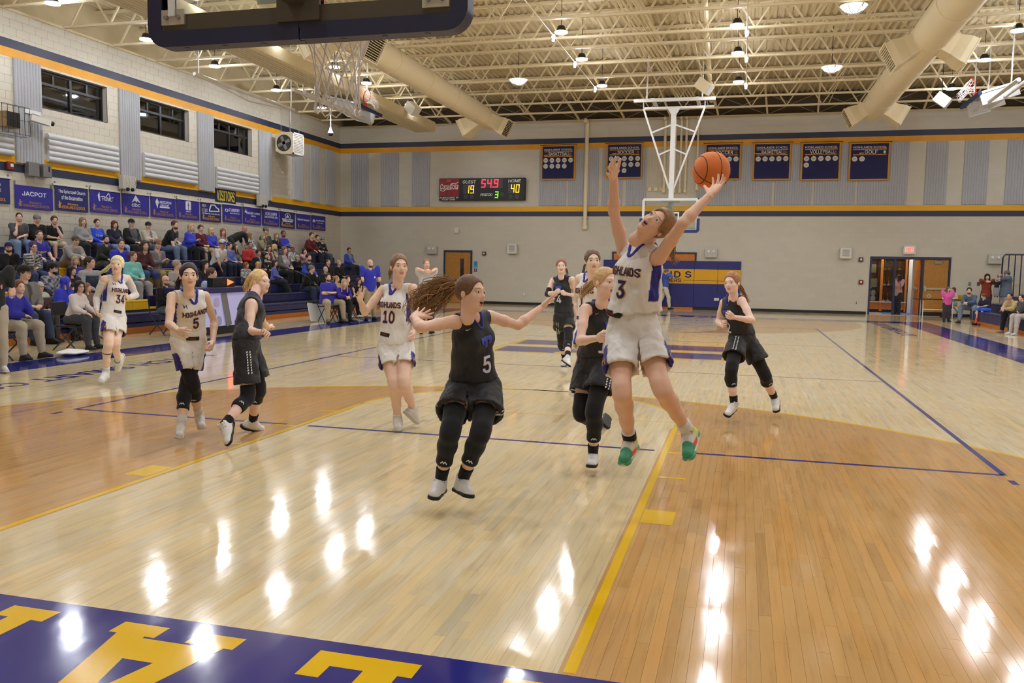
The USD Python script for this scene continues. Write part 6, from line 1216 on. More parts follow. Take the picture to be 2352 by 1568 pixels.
P15 = player(dict(label='player in black number 15 jersey half hidden behind the airborne player', no='15', H=1.68, d=6.75, skin=(240, 202, 182), hairc=(208, 167, 116), hem=.05, wb=True, **BS,
    pelvis=(1370, 828), neck=(1381, 692, -1), head=(1391, 650, -1), shR=(1344, 710, -1), shL=(1424, 706, 1), elR=(1332, 783, -1), wrR=(1374, 776, -1), hdR=(1398, 772, -1), palmR=(.2, 0, -1), elL=(1432, 770, 1), wrL=(1412, 790, -1), hdL=(1398, 786, -1), palmL=(-.4, 0, -.8),
    hipR=(1350, 838, 1), hipL=(1390, 838, -1), knR=(1333, 950, -1), anR=(1378, 985, 1), toR=(1394, 958, 1), fuR=(-.4, -.4, -1), knL=(1363, 944, -1), anL=(1362, 1044, 1), toL=(1358, 1068, -1), hf=(.55, -.05, .8), hu=(.1, 1, 0), sleeveL=(.52, 1.66), sleeveR=(.62, 1.4), sock=(1.75, (26, 26, 28)), hands={'R': 'relaxed', 'L': 'fist'}, t1=.56, flare=.03,
    tail=([(1378, 640, .06), (1362, 648, .06), (1344, 664, .05), (1330, 690, .05)], [.02, .035, .04, .03], 140, .015)))
P21 = player(dict(label='player in black running up the right side in black knee sleeves', no='2', H=1.66, d=9.2, skin=(242, 208, 194), hairc=(167, 120, 81), hem=.03, **BS,
    pelvis=(1704, 772), neck=(1684, 678, -1), head=(1681, 650, -1), shR=(1662, 695, 1), shL=(1704, 690, -1), elR=(1650, 738, 1), wrR=(1661, 748, -1), hdR=(1662, 738, -1), palmR=(1, 0, 0), elL=(1727, 735, -1), wrL=(1683, 728, -1), hdL=(1665, 720, -1), palmL=(0, .2, -1),
    hipR=(1694, 782, -1), hipL=(1716, 780, 1), knR=(1680, 846, -1), anR=(1686, 928, 1), toR=(1670, 952, -1), fuR=(.2, .9, .5), knL=(1758, 862, 1), anL=(1779, 914, 1), toL=(1783, 942, -1), hf=(-.62, -.08, .78), hu=(-.05, 1, 0), sleeveR=(.50, 1.5), sleeveL=(.55, 1.35), sock=(1.75, (26, 26, 28)), hands={'R': 'fist', 'L': 'fist'}, t1=.60, flare=.035, hair='bun', tail=([(1694, 650, .06), (1708, 672, .1), (1722, 700, .12)], [.02, .025, .015], 50, .01)))
# the ball
def basketball():
    c = at_depth(1634, 392, 5.45); r = .121*5.45/5.45; t = thing('basketball', 'orange basketball just above the airborne player hand', 'ball', loc=c)
    mat('ball_orange', (238, 126, 44), .55, bump=.5, bscale=900); a = .6; Rm = np.array([[math.cos(a), -math.sin(a), 0], [math.sin(a), math.cos(a), 0], [0, 0, 1]]) @ np.array([[1, 0, 0], [0, math.cos(.9), -math.sin(.9)], [0, math.sin(.9), math.cos(.9)]])
    obj('ball', ball_mesh((0, 0, 0), r, 4), 'ball_orange', t, True); obj('seams', seam_mesh((0, 0, 0), r-.0015, .0035, Rm), 'print_black', t, True)
basketball()
# ---------------------------------------------------------------- spectators, coaches and officials
POSE = {  # right elbow, wrist, fingertips; left elbow, wrist, fingertips (x to the person's right, y forward, z up from the seat), lean in degrees
 'lap': ((.23, .06, .34), (.10, .26, .25), (.02, .33, .235), None, 4), 'knees': ((.22, .2, .32), (.14, .38, .24), (.13, .47, .20), None, 16),
 'chinR': ((.14, .30, .30), (.06, .22, .57), (.02, .20, .66), ((-.2, .14, .30), (-.02, .30, .27), (.06, .33, .25)), 20), 'chinL': ((.2, .14, .30), (.02, .30, .27), (-.06, .33, .25), ((-.14, .30, .30), (-.06, .22, .57), (-.02, .20, .66)), 20),
 'cross': ((.21, .10, .34), (-.04, .25, .36), (-.13, .21, .38), None, -2), 'lean': ((.18, .40, .28), (.05, .55, .28), (-.02, .62, .25), None, 36), 'phone': ((.2, .10, .33), (.07, .32, .36), (.03, .38, .42), None, 10), 'back': ((.23, .04, .32), (.12, .26, .24), (.06, .34, .23), None, -10),
 'drink': ((.22, .2, .46), (.07, .20, .70), (.02, .16, .76), ((-.2, .1, .32), (-.1, .3, .25), (-.04, .36, .23)), 2), 'down': ((.22, .30, .20), (.20, .38, .02), (.19, .42, -.05), ((-.2, .16, .3), (-.08, .34, .25), (0, .38, .24)), 24)}
STAND = {'sides': ((.235, -.02, .66), (.25, .06, .41), (.25, .10, .32), None, 1), 'hold': ((.22, .02, .66), (.06, .22, .60), (-.03, .24, .60), None, 0), 'walk': ((.22, .10, .68), (.2, .28, .56), (.18, .34, .50), ((-.22, -.12, .68), (-.24, -.14, .44), (-.24, -.12, .35)), 4), 'carry': ((.2, .06, .66), (.05, .26, .72), (-.04, .28, .74), ((-.22, .04, .66), (-.1, .26, .62), (0, .3, .62)), -2), 'stoop': ((.2, .46, .30), (.18, .52, .06), (.17, .54, -.03), ((-.2, .46, .30), (-.18, .52, .06), (-.17, .54, -.03)), 62)}
def local_pose(pose, sit, H, spread=0.0, feet=.0, floor=-.445):
    P = (POSE if sit else STAND)[pose]; th = math.radians(P[4]); J = {}; z0 = .095 if sit else .0
    J['pelvis'] = np.array([0, 0, z0]); J['neck'] = J['pelvis']+.49*np.array([0, math.sin(th), math.cos(th)]); h2 = th*.45+.10; J['head'] = J['neck']+.190*np.array([0, math.sin(h2), math.cos(h2)])
    up = N3(J['neck']-J['pelvis'])
    for S, sg in (('R', 1), ('L', -1)):
        J['hip'+S] = np.array([sg*.09, 0, z0]); J['sh'+S] = J['neck']+np.array([sg*.172, 0, 0])-up*.025
        a = P[0:3] if S == 'R' or P[3] is None else P[3]; m = -1 if (S == 'L' and P[3] is None) else 1
        for k, q in zip(('el', 'wr', 'hd'), a): J[k+S] = np.array([q[0]*m, q[1], q[2]+(z0-.095 if not sit else 0)])
        if sit: J['kn'+S] = np.array([sg*(.12+spread), .40, z0+.01]); J['an'+S] = np.array([sg*(.13+spread*1.1), .42+feet, floor+.088]); J['to'+S] = J['an'+S]+np.array([sg*.03, .15, -.05])
        else:
            st = (.22 if pose == 'walk' else .03)*(sg if pose == 'walk' else 1); J['kn'+S] = np.array([sg*.10, st*.6+.03, -.42]); J['an'+S] = np.array([sg*.11, st*1.0-.02, -.815]); J['to'+S] = J['an'+S]+np.array([sg*.03, .15, -.05])
    if not sit:
        for k in J: J[k] = J[k]+np.array([0, 0, .905])
    return J
def spectator(label, hx, hy, where, yaw=-8, hyaw=None, pose='lap', hair=('short', (70, 52, 40)), top=('tee', (90, 90, 96)), legs=('long', (50, 60, 86)), fem=False, skin=None, H=None, hat=None, beard=None, shoes=((40, 38, 40), (30, 30, 30)), spread=.02, feet=0.0, fat=1.0, pitch=0., q=1.0, extra=None, name='person'):
    sit = where[0] in ('row', 'chair', 'seat'); s = (H or (1.66 if fem else 1.78))/1.70; skin = skin or (230, 188, 166); hyaw = yaw-22 if hyaw is None else hyaw
    hyaw = math.radians(hyaw); yaw = math.radians(yaw); fl = {'row': -.445, 'chair': -.45, 'seat': -.44}.get(where[0], 0)
    def build(x, z, s):
        J = local_pose(pose, sit, H, spread, feet, fl/s if sit else 0); f = np.array([math.cos(yaw), math.sin(yaw), 0]); R = np.stack([np.array([f[1], -f[0], 0]), f, np.array([0, 0, 1.])], 1)
        J = {k: R @ (v*s) for k, v in J.items()}; o = np.array([x, 0, z]); y = 0
        for _ in range(4):
            hp = J['head']+o+[0, y, 0]
            t = at_plane(hx, hy, 'x', hp[0]); y += t[1]-hp[1]
        return J, o+[0, y, 0], t[2]-hp[2], J['head'][2]
    if where[0] == 'row':
        best = None
        for k in ([where[1]] if len(where) > 1 else range(7)):
            J, o, dz, hz = build(seat_x(k)-.17, seat_z(k), s)
            if best is None or abs(dz) < abs(best[2]): best = (J, o, dz, hz, k)
        J, o, dz, hz, k = best; s2 = s*min(1.12, max(.82, 1+dz/hz)); J, o, dz, hz = build(seat_x(k)-.17, seat_z(k), s2); s = s2
    elif where[0] in ('chair', 'seat'):
        J, o, dz, hz = build(where[1], where[2], s); s2 = s*min(1.15, max(.78, 1+dz/hz)); J, o, dz, hz = build(where[1], where[2], s2); s = s2
    else:   # standing at a floor point (x, y)
        x, y, z = where[1:4]; J, o, dz, hz = build(x, z, s); p = J['head']+[x, y, z]; d = p-CAM; want = at_depth(hx, hy, d @ CF); s2 = s*min(1.15, max(.5, (want[2]-z)/J['head'][2])); J, o, dz, hz = build(x, z, s2); o = np.array([x, y, z]); s = s2
    J = {k: v+o for k, v in J.items()}; dist = (J['head']-CAM) @ CF; hc = .029*max(1, dist/24)*q
    J['hf'] = np.array([math.cos(hyaw)*math.cos(pitch), math.sin(hyaw)*math.cos(pitch), math.sin(pitch)]); J['hu'] = np.array([-math.cos(hyaw)*math.sin(pitch), -math.sin(hyaw)*math.sin(pitch), math.cos(pitch)]); J['fat'] = fat
    f = np.array([math.cos(yaw), math.sin(yaw), 0])
    for S in 'LR': J['palm'+S] = np.array([0, 0, -1.])-f*.2 if J['hd'+S][2] < J['neck'][2]-.1 else -f
    par = thing(name, label, 'person'); style, tc = top[0], top[1]; lstyle, lc = legs[0], legs[1]
    bare = lstyle in ('short', 'bare'); tmax = {'tee': .62, 'vest': 1.93, 'tank': 0}.get(style, 1.93); g = {'hoodie': .034, 'jacket': .036, 'coat': .04}.get(style, .024)
    # skin
    pts = [v for k, v in J.items() if isinstance(v, np.ndarray) and k[:2] in ('pe', 'ne', 'he', 'hi', 'kn', 'an', 'sh', 'el', 'wr')]; lo, hi = box_of(pts if bare else [v for k, v in J.items() if isinstance(v, np.ndarray) and k[:2] in ('pe', 'ne', 'he', 'sh', 'el', 'wr')], .13*s); F = Field(lo, hi, hc*1.05); skeleton_prims(F, J, s, fem, -.004)
    for S in 'LR':
        limb_arm(F, J, S, s, .002, 0, 2., fem=fem)
        if bare: limb_leg(F, J, S, s, 0, 0, 2., fem=fem)
    v, fc = F.mesh(); hv, hf, hcl = head_mesh(.011, not fem, 0., True); A = axes(J['hf'], J['hu']); ms, cs = [(v, fc), place((hv, hf), A, J['head'], s*.98)], [col_of(skin, len(v)), head_colors(hcl, skin, hair[1] if hair[1] else (90, 70, 56))]
    for m in add_hands(J, s, .012, {}, fem): ms.append(m); cs.append(col_of(skin, len(m[0])))
    obj('body', cat(ms), 'skin', par, True, col=np.vstack(cs))
    hh = .014
    if hair[0] != 'bald': put_hair(par, A, J, s*.98, hair[0], hair[1], hh)
    if hat:
        hm = place(cap_mesh(.0095), A, J['head'], s*.99); c = col_of(hat[0], len(hm[0]))
        if len(hat) > 1: lv = cap_mesh(.0095)[0]; c[lv[:, 1] > (.075 if len(hat) < 3 else .02)] = lin(hat[1])
        obj('cap', hm, 'cloth', par, True, col=c)
    if beard: bm = place(beard_mesh(.0095), A, J['head'], s*.98); obj('beard', bm, 'hair', par, True, col=col_of(beard, len(bm[0])))
    # top
    R, Fw, U = torso_axes(J); pr, pf, pu = pelvis_axes(J); P = J['pelvis']; lo, hi = box_of([J[k] for k in ('pelvis', 'neck', 'shL', 'shR', 'elL', 'elR', 'wrL', 'wrR', 'hipL', 'hipR')], .15*s*max(1, fat)); F = Field(lo, hi, hc); skeleton_prims(F, J, s, fem, g, k=.04)
    F.cap(P-pu*.03*s, P+pu*.12*s, (.150*s*fat+g), (.145*s*fat+g), .03, (pf, .76 if fat < 1.15 else .9))
    for S in 'LR':
        if tmax > 0: limb_arm(F, J, S, s, g*.8, 0, tmax, .03, fem)
    if style in ('hoodie',): F.ell(J['neck']-Fw*.05*s+U*.0*s, (.10*s, .075*s, .06*s), .02, np.stack([R, Fw, U]))
    if style in ('jacket', 'coat', 'zip'): F.cap(J['neck']-U*.01*s, J['neck']+U*.035*s, .066*s, .062*s, .01)
    F.cap(J['neck']+U*.03*s+Fw*.02*s, J['neck']+U*.2*s+Fw*.02*s, .050*s, .062*s, .004, sub=True); F.clip(-pu, P-pu*(.035 if sit else .10)*s)
    v, fc = F.mesh(); v = fold(v, fc, .008, (14, 14, 9), len(label)); c = col_of(tc, len(v)); L = (v-P) @ U; X = (v-P) @ R; Yf = (v-P) @ Fw
    for k in top[2:]:
        if k[0] == 'inner': c[(np.abs(X) < k[2]*s*(.4+1.2*np.clip(L/.45, 0, 1))) & (Yf > .03)] = lin(k[1])
        if k[0] == 'stripes': c[(np.floor((L+.3*np.abs(X))/k[2]) % 2 == 0)] = lin(k[1])
        if k[0] == 'plaid': a = np.floor(L/.055) % 2; b = np.floor(X/.055) % 2; c[(a+b) == 1] = lin(k[1]); c[(a+b) == 2] = lin(k[2])
        if k[0] == 'sleeves':
            for S in 'LR':
                d = np.minimum(np.linalg.norm(v-(J['sh'+S]+(J['el'+S]-J['sh'+S])*np.clip(((v-J['sh'+S]) @ (J['el'+S]-J['sh'+S]))/((J['el'+S]-J['sh'+S]) @ (J['el'+S]-J['sh'+S])), .15, 1)[:, None]), axis=1), np.linalg.norm(v-(J['el'+S]+(J['wr'+S]-J['el'+S])*np.clip(((v-J['el'+S]) @ (J['wr'+S]-J['el'+S]))/((J['wr'+S]-J['el'+S]) @ (J['wr'+S]-J['el'+S])), 0, 1)[:, None]), axis=1)); c[d < (.075 if tmax > 1 else .08)*s] = lin(k[1])
        if k[0] == 'hood': c[((v-J['neck']) @ U > -.05*s)] = lin(k[1])
    obj({'tee': 'shirt', 'jacket': 'jacket', 'coat': 'coat', 'hoodie': 'hoodie', 'vest': 'vest'}.get(style, 'shirt'), (v, fc), 'cloth', par, True, col=c)
    for k in top[2:]:
        if k[0] == 'text':
            O = P+(J['neck']-P)*.66; sh = centred(fit(k[1], k[2]*s, k[3]*s, 0, 0)); sh = affinity.translate(sh, k[5] if len(k) > 5 else 0, 0); obj('print', decal(sh, v, fc, O, -R, U, .006, .03), k[4], par, True)
        if k[0] == 'disc': O = P+(J['neck']-P)*.62; obj('print', decal(Point(k[3] if len(k) > 3 else 0, 0).buffer(k[1]*s), v, fc, O, -R, U, .006, .03), k[2], par, True)
    # legs
    if lstyle != 'bare':
        t1 = .92 if lstyle == 'short' else 1.93; gl = .026 if lstyle in ('long', 'short') else .010; e = [J['kn'+S] for S in 'LR']+([J['an'+S] for S in 'LR'] if t1 > 1 else []); lo, hi = box_of([P, J['hipL'], J['hipR'], *e], .17*s); F = Field(lo, hi, hc)
        F.cap(P-pu*.02*s, P+pu*.05*s, .146*s*min(fat, 1.2)+gl*.5, .135*s*min(fat, 1.2)+gl*.5, .03, (pf, .78))
        for S in 'LR': limb_leg(F, J, S, s, gl, 0, t1, .03, fem)
        v, fc = F.mesh(); v = fold(v, fc, .007, (12, 12, 12), len(label)+2); c = col_of(lc, len(v))
        if len(legs) > 2: c[np.linalg.norm(v-J['anL'], axis=1) < .28*s] = lin(legs[2]); c[np.linalg.norm(v-J['anR'], axis=1) < .28*s] = lin(legs[2])
        obj('trousers' if t1 > 1 else 'shorts', (v, fc), 'cloth', par, True, col=c)
    if 'socks' in (extra or {}):
        for S in 'LR': sleeve_part(par, J, S, s, .015, .008, 1.6, 2.0, extra['socks'], 'sock', fem=fem)
    put_shoes(par, J, s, .017, *shoes, kind='low')
    if 'glasses' in (extra or {}):
        gl = [tube([J['head']+A @ (np.array([sg*.031+.02*math.cos(a), .098-.004*abs(math.cos(a)), .003+.016*math.sin(a)]))*s for a in np.linspace(0, 6.283, 13)], .0028, 4, False) for sg in (-1, 1)]+[tube([J['head']+A @ np.array([sg*.05, .094, .006])*s, J['head']+A @ np.array([sg*.078, .0, .006])*s], .0025, 4) for sg in (-1, 1)]; obj('glasses', cat(gl), 'print_black', par)
    return par, J, s, A
NAVYJ, DENIM, LJEAN, KHAKI, BLK, CHAR = (44, 52, 84), (64, 80, 118), (120, 140, 176), (172, 148, 106), (36, 36, 38), (70, 72, 76)
ROY, GRY, MAR, WHT = (52, 62, 190), (140, 142, 146), (108, 40, 44), (224, 220, 216)
R_ = ('row',)
def T(*a): return a
CROWD = [
 T('man in a charcoal tee with his fist to his mouth, top row far left', 44, 499, ('row', 6), dict(pose='chinR', hair=('buzz', (52, 40, 34)), top=('tee', (86, 86, 92)), legs=('long', LJEAN), yaw=-20)),
 T('man in a grey ball cap and black hoodie on the top row', 85, 503, ('row', 6), dict(pose='chinR', hair=('short', (80, 66, 52)), hat=((130, 132, 138),), top=('hoodie', BLK), legs=('long', BLK), yaw=-20)),
 T('boy in a black tee with bare legs and hand over his mouth', 125, 506, ('row', 6), dict(pose='chinL', hair=('full', (86, 54, 40)), top=('tee', BLK), legs=('short', (200, 186, 160)), H=1.7)),
 T('woman with long fair hair in a grey zip hoodie, top row', 190, 509, ('row', 6), dict(fem=True, hair=('long', (140, 116, 92)), top=('hoodie', (150, 150, 152)), legs=('long', BLK), fat=1.2, hyaw=-20)),
 T('woman in a royal blue sweatshirt with white lettering on the top row', 223, 512, ('row', 6), dict(fem=True, hair=('pulled', (60, 46, 40)), top=('shirt', (50, 84, 214), ('text', 'TITANS', .26, .05, 'print_white')), legs=('long', ROY), hyaw=-20)),
 T('woman with big auburn hair in a dark varsity jacket', 263, 516, ('row', 6), dict(fem=True, hair=('curly', (100, 48, 40)), top=('jacket', (34, 36, 60), ('sleeves', (44, 46, 70)), ('disc', .03, 'print_white', .1)), legs=('long', (150, 170, 200)), fat=1.15, hyaw=-24)),
 T('older man in a black cap and black coat over grey, top row', 302, 513, ('row', 6), dict(hair=('short', (150, 146, 140)), hat=(BLK,), top=('coat', (38, 38, 38), ('inner', (84, 88, 94), .075)), legs=('long', (40, 40, 46)), fat=1.2, pose='lap')),
 T('man in a black cap and cream jacket with folded arms', 341, 519, ('row', 6), dict(pose='cross', hair=('short', (120, 104, 90)), hat=((34, 34, 38), (50, 48, 50)), top=('jacket', (190, 182, 164), ('inner', (110, 110, 130), .03)), legs=('long', (70, 80, 120)))),
 T('bearded man in a black tee with a round white logo', 402, 516, ('row', 6), dict(pose='down', hair=('short', (92, 62, 46)), beard=(96, 62, 46), top=('tee', (30, 30, 32), ('disc', .085, 'print_white', .02)), legs=('long', (104, 124, 150)), fat=1.25, spread=.08, yaw=10)),
 T('blonde woman in a blue hoodie pointing her finger on the top row', 439, 523, ('row', 6), dict(fem=True, pose='phone', hair=('bob', (190, 158, 116)), top=('hoodie', (64, 72, 204)), legs=('long', BLK), fat=1.3, yaw=5)),
 T('young man in a maroon shirt and khaki shorts, top row', 461, 525, ('row', 6), dict(hair=('full', (92, 62, 44)), top=('shirt', (92, 36, 52)), legs=('short', (190, 170, 130)))),
 T('girl with long blonde hair in a blue hoodie smiling sideways', 486, 530, ('row', 6), dict(fem=True, hair=('long', (212, 184, 130)), top=('hoodie', (66, 74, 196)), legs=('long', (150, 140, 120)), hyaw=-10, H=1.55)),
 T('smiling woman with red-brown hair in a beige sweater', 512, 533, ('row', 6), dict(fem=True, pose='chinL', hair=('long', (146, 88, 58)), top=('shirt', (166, 160, 148)), legs=('long', (90, 90, 100)))),
 T('bald man in a dark jacket stooping on the top row', 565, 527, ('stand', -14.9, 9.6, 1.45), dict(pose='stoop', hair=('bald', None), skin=(190, 140, 124), top=('jacket', (40, 44, 38)), legs=('long', (52, 54, 62)), yaw=62, hyaw=40, pitch=-.6)),
 T('woman in a black and white checked jacket beside the stooping man', 574, 541, ('row', 6), dict(fem=True, hair=('bob', (150, 112, 84)), top=('jacket', (40, 40, 42), ('plaid', (230, 230, 230), (120, 120, 124))), legs=('long', LJEAN), hyaw=40, H=1.6)),
 T('man in a grey-green cap and dark green jacket near the wall', 611, 531, ('row', 6), dict(hair=('short', (90, 80, 70)), hat=((70, 76, 62), (120, 120, 104), 1), top=('jacket', (62, 66, 58), ('inner', (90, 92, 88), .03)), legs=('long', (70, 72, 80)), H=1.88)),
 T('grey-haired woman in a tan coat resting her chin on her hand', 605, 544, ('row',), dict(fem=True, pose='chinR', hair=('curly', (160, 144, 122)), top=('coat', (150, 140, 116)), legs=('long', (90, 86, 80)), H=1.72)),
 T('young woman with long fair hair in a black top and jeans', 635, 542, ('row', 6), dict(fem=True, hair=('long', (150, 120, 86)), top=('shirt', (36, 36, 36)), legs=('long', (74, 92, 130)))),
 T('balding man in a royal blue sweatshirt with folded arms', 651, 537, ('row', 6), dict(pose='cross', hair=('recede', (70, 62, 58)), skin=(168, 122, 98), beard=(80, 66, 60), top=('shirt', (56, 58, 190), ('text', 'TITANS', .12, .035, 'print_white', .06)), legs=('long', (70, 86, 120)))),
 T('big man in a dark red sweater with hands on his knees', 716, 541, ('row', 6), dict(pose='knees', hair=('short', (96, 64, 48)), top=('shirt', (106, 34, 36)), legs=('long', (44, 48, 66)), fat=1.35, spread=.08)),
 T('dark-haired woman in a black hoodie beside the man in dark red', 729, 546, ('row', 6), dict(fem=True, hair=('pulled', (60, 44, 38)), top=('hoodie', (34, 32, 36), ('text', 'NAVY', .12, .04, 'print_white')), legs=('long', (50, 54, 76)))),
 T('man in a grey cap and black lettered sweatshirt, last on the top row', 741, 551, ('row', 6), dict(hair=('short', (80, 70, 60)), hat=((150, 150, 146),), top=('shirt', (34, 32, 34), ('text', 'NAVY', .2, .06, 'print_white')), legs=('long', (90, 98, 112)))),
 T('man in a blue jacket sitting alone at the far end of the bleachers', 802, 575, ('row',), dict(pose='lap', hair=('short', (60, 50, 46)), skin=(196, 152, 132), top=('jacket', (58, 72, 166), ('inner', (120, 132, 190), .08)), legs=('long', (44, 46, 56)), fat=1.15, yaw=-10)),
 T('broad man in a blue tee with white school lettering', 91, 540, ('row',), dict(pose='knees', hair=('buzz', (70, 58, 50)), top=('tee', (58, 60, 176), ('text', 'HIGHLANDS', .3, .05, 'print_white'), ('disc', .04, 'print_gold')), legs=('long', DENIM), fat=1.2, spread=.08)),
 T('man in a brown cap and pale grey hoodie leaning on his knees', 174, 553, ('row',), dict(pose='lean', hair=('short', (120, 104, 90)), hat=((94, 84, 76),), top=('hoodie', (160, 158, 156), ('disc', .045, 'print_black', .03)), legs=('long', (112, 84, 60)))),
 T('dark-haired bearded man in a dark green pullover', 244, 550, ('row',), dict(pose='knees', hair=('short', (52, 38, 34)), beard=(70, 50, 42), top=('zip', (48, 52, 46)), legs=('long', (94, 86, 78)), fat=1.15)),
 T('man in a blue hoodie half hidden behind the red shirt', 278, 560, ('row',), dict(pose='knees', hair=('short', (70, 56, 48)), top=('hoodie', (54, 60, 188)), legs=('long', DENIM), H=1.86)),
 T('person in a black cap and bright red shirt behind the blonde runner', 285, 578, ('row',), dict(pose='lap', hair=('short', (60, 50, 46)), hat=((40, 38, 42),), top=('shirt', (208, 30, 30), ('sleeves', (90, 92, 92))), legs=('long', BLK), hyaw=-50, H=1.62)),
 T('woman with dark hair in a maroon sweater, chin on her hand', 333, 563, ('row',), dict(fem=True, pose='chinL', hair=('long', (70, 48, 42)), top=('shirt', (92, 56, 56)), legs=('long', (66, 80, 120), (134, 104, 74)), H=1.74)),
 T('man in a pale cap and grey quarter-zip looking at a phone', 362, 561, ('row',), dict(pose='phone', hair=('short', (110, 90, 74)), hat=((178, 172, 170), (150, 110, 100), 1), top=('zip', (126, 128, 132), ('inner', (190, 150, 150), .02)), legs=('long', (170, 146, 100)), H=1.86)),
 T('girl in a mint hoodie and grey sweatpants', 306, 588, ('row',), dict(fem=True, hair=('tail', (110, 82, 64)), top=('hoodie', (130, 208, 204)), legs=('long', (150, 150, 158)), hyaw=5, H=1.6)),
 T('man in a white and navy cap with a black jacket, far left', 20, 568, ('row',), dict(pose='chinR', hair=('short', (60, 48, 42)), hat=((226, 224, 214), (44, 48, 90), 1), beard=(70, 54, 46), top=('jacket', (30, 30, 32)), legs=('long', DENIM), yaw=-20)),
 T('woman with glasses in a black and white striped sweater', 78, 568, ('row',), dict(fem=True, pose='chinR', hair=('bun', (66, 44, 46)), top=('shirt', (52, 52, 54), ('stripes', (190, 190, 190), .022)), legs=('long', (62, 76, 116)), fat=1.3, extra={'glasses': 1})),
 T('woman with short blond hair in a blue school shirt', 173, 599, ('row',), dict(fem=True, hair=('bob', (176, 148, 116)), top=('shirt', (66, 62, 170), ('text', 'HIGHLANDS', .2, .04, 'print_white')), legs=('long', DENIM), H=1.72)),
 T('dark-haired woman in a navy vest over a grey hoodie', 207, 603, ('row',), dict(fem=True, hair=('bun', (70, 50, 44)), top=('hoodie', (52, 58, 80), ('sleeves', (176, 178, 188)), ('hood', (170, 172, 178))), legs=('long', (34, 36, 46)), hyaw=10, H=1.74)),
 T('dark-haired woman in a black jacket above the blue hood', 165, 622, ('row',), dict(fem=True, hair=('long', (46, 36, 36)), top=('jacket', (40, 40, 48)), legs=('long', (40, 42, 50)), hyaw=0, H=1.7)),
 T('man in a black cap and grey work shirt on a low row', 57, 627, ('row',), dict(hair=('short', (80, 64, 54)), hat=((44, 38, 38),), top=('jacket', (128, 126, 124), ('inner', (80, 82, 84), .02)), legs=('long', (60, 70, 100)), fat=1.2, hyaw=5)),
 T('bearded man in a black cap and plaid flannel shirt', 122, 617, ('row',), dict(pose='chinR', hair=('short', (50, 44, 42)), hat=((44, 42, 44),), beard=(50, 42, 40), top=('shirt', (58, 64, 82), ('plaid', (170, 172, 184), (104, 108, 122))), legs=('long', (74, 88, 116)), hyaw=10)),
 T('boy in a grey and red cap with a brown camouflage jacket', 91, 665, ('row',), dict(hair=('full', (196, 170, 120)), hat=((130, 44, 54), (200, 200, 206), 1), top=('jacket', (84, 60, 58), ('hood', (190, 196, 180))), legs=('long', (70, 66, 60)), hyaw=0, H=1.7)),
 T('woman with long light brown hair peering past the white shirt', 201, 666, ('row',), dict(fem=True, hair=('long', (140, 108, 82)), top=('shirt', (124, 104, 92)), legs=('long', (90, 90, 96)), hyaw=0, H=1.62)),
 T('boy in a dark cap and black hoodie behind the white shirt', 164, 668, ('row',), dict(hair=('short', (50, 44, 40)), hat=((46, 46, 44),), top=('hoodie', (36, 36, 40)), legs=('long', BLK), hyaw=-40, H=1.62)),
 T('person bundled in a bright blue hood on a low row', 152, 648, ('row',), dict(hair=('long', (60, 70, 206)), top=('hoodie', (60, 70, 206)), legs=('long', BLK), hyaw=60, H=1.55)),
 T('man in a white polo and pale cap leaning on one knee', 511, 560, ('row',), dict(pose='down', hair=('short', (110, 92, 78)), hat=((206, 204, 190), (84, 96, 190)), skin=(206, 156, 132), top=('tee', (218, 214, 206)), legs=('long', (40, 46, 62)), fat=1.2, H=1.9, hyaw=-10, pitch=-.3)),
 T('smiling man in a light blue shirt behind the white polo', 527, 564, ('row',), dict(hair=('short', (56, 48, 44)), top=('shirt', (104, 116, 190)), legs=('long', (40, 46, 62)), hyaw=0, H=1.82)),
 T('young woman in a grey top looking up, right of the blue shirt', 540, 567, ('row',), dict(fem=True, hair=('long', (80, 56, 50)), top=('shirt', (124, 114, 116)), legs=('long', (44, 46, 58)), hyaw=10, pitch=.3, H=1.74)),
 T('man in a bright red hoodie with a hand on his mouth', 574, 563, ('row',), dict(pose='chinL', hair=('buzz', (66, 54, 50)), skin=(188, 136, 118), top=('hoodie', (196, 62, 58), ('text', 'FIRE', .1, .04, 'print_white', .06)), legs=('long', BLK), fat=1.15, H=1.84)),
 T('dark-haired man in a black jacket right of the red hoodie', 594, 581, ('row',), dict(hair=('full', (48, 42, 40)), skin=(212, 160, 138), top=('jacket', (34, 34, 38), ('inner', (150, 170, 210), .02)), legs=('long', BLK), H=1.82, hyaw=-30)),
 T('brown-haired woman in a white jacket over dark red', 618, 570, ('row',), dict(fem=True, hair=('bob', (104, 76, 64)), top=('jacket', (206, 196, 188), ('inner', (140, 30, 38), .05)), legs=('long', BLK), H=1.76)),
 T('black-haired girl in black with a white fleece hood', 610, 587, ('row',), dict(fem=True, hair=('long', (36, 32, 34)), top=('hoodie', (34, 34, 36), ('hood', (222, 218, 206)), ('disc', .04, 'print_white')), legs=('long', BLK), hyaw=-20, H=1.7)),
 T('blonde woman wearing a dark face mask and an olive coat', 631, 568, ('row',), dict(fem=True, hair=('bob', (214, 192, 140)), beard=(70, 84, 70), top=('coat', (92, 88, 66), ('inner', (200, 180, 160), .06)), legs=('long', BLK), H=1.78)),
 T('brown-haired woman in a grey cardigan over a pale lettered shirt', 654, 574, ('row',), dict(fem=True, hair=('long', (120, 90, 68)), top=('jacket', (104, 106, 98), ('inner', (190, 180, 192), .1)), legs=('long', BLK), H=1.76)),
 T('man in a tan cap and checked shirt right of the grey cardigan', 672, 570, ('row',), dict(hair=('short', (90, 60, 52)), skin=(170, 116, 100), hat=((150, 132, 120),), top=('shirt', (90, 110, 126), ('plaid', (214, 216, 214), (150, 160, 166))), legs=('long', (60, 64, 76)), H=1.82)),
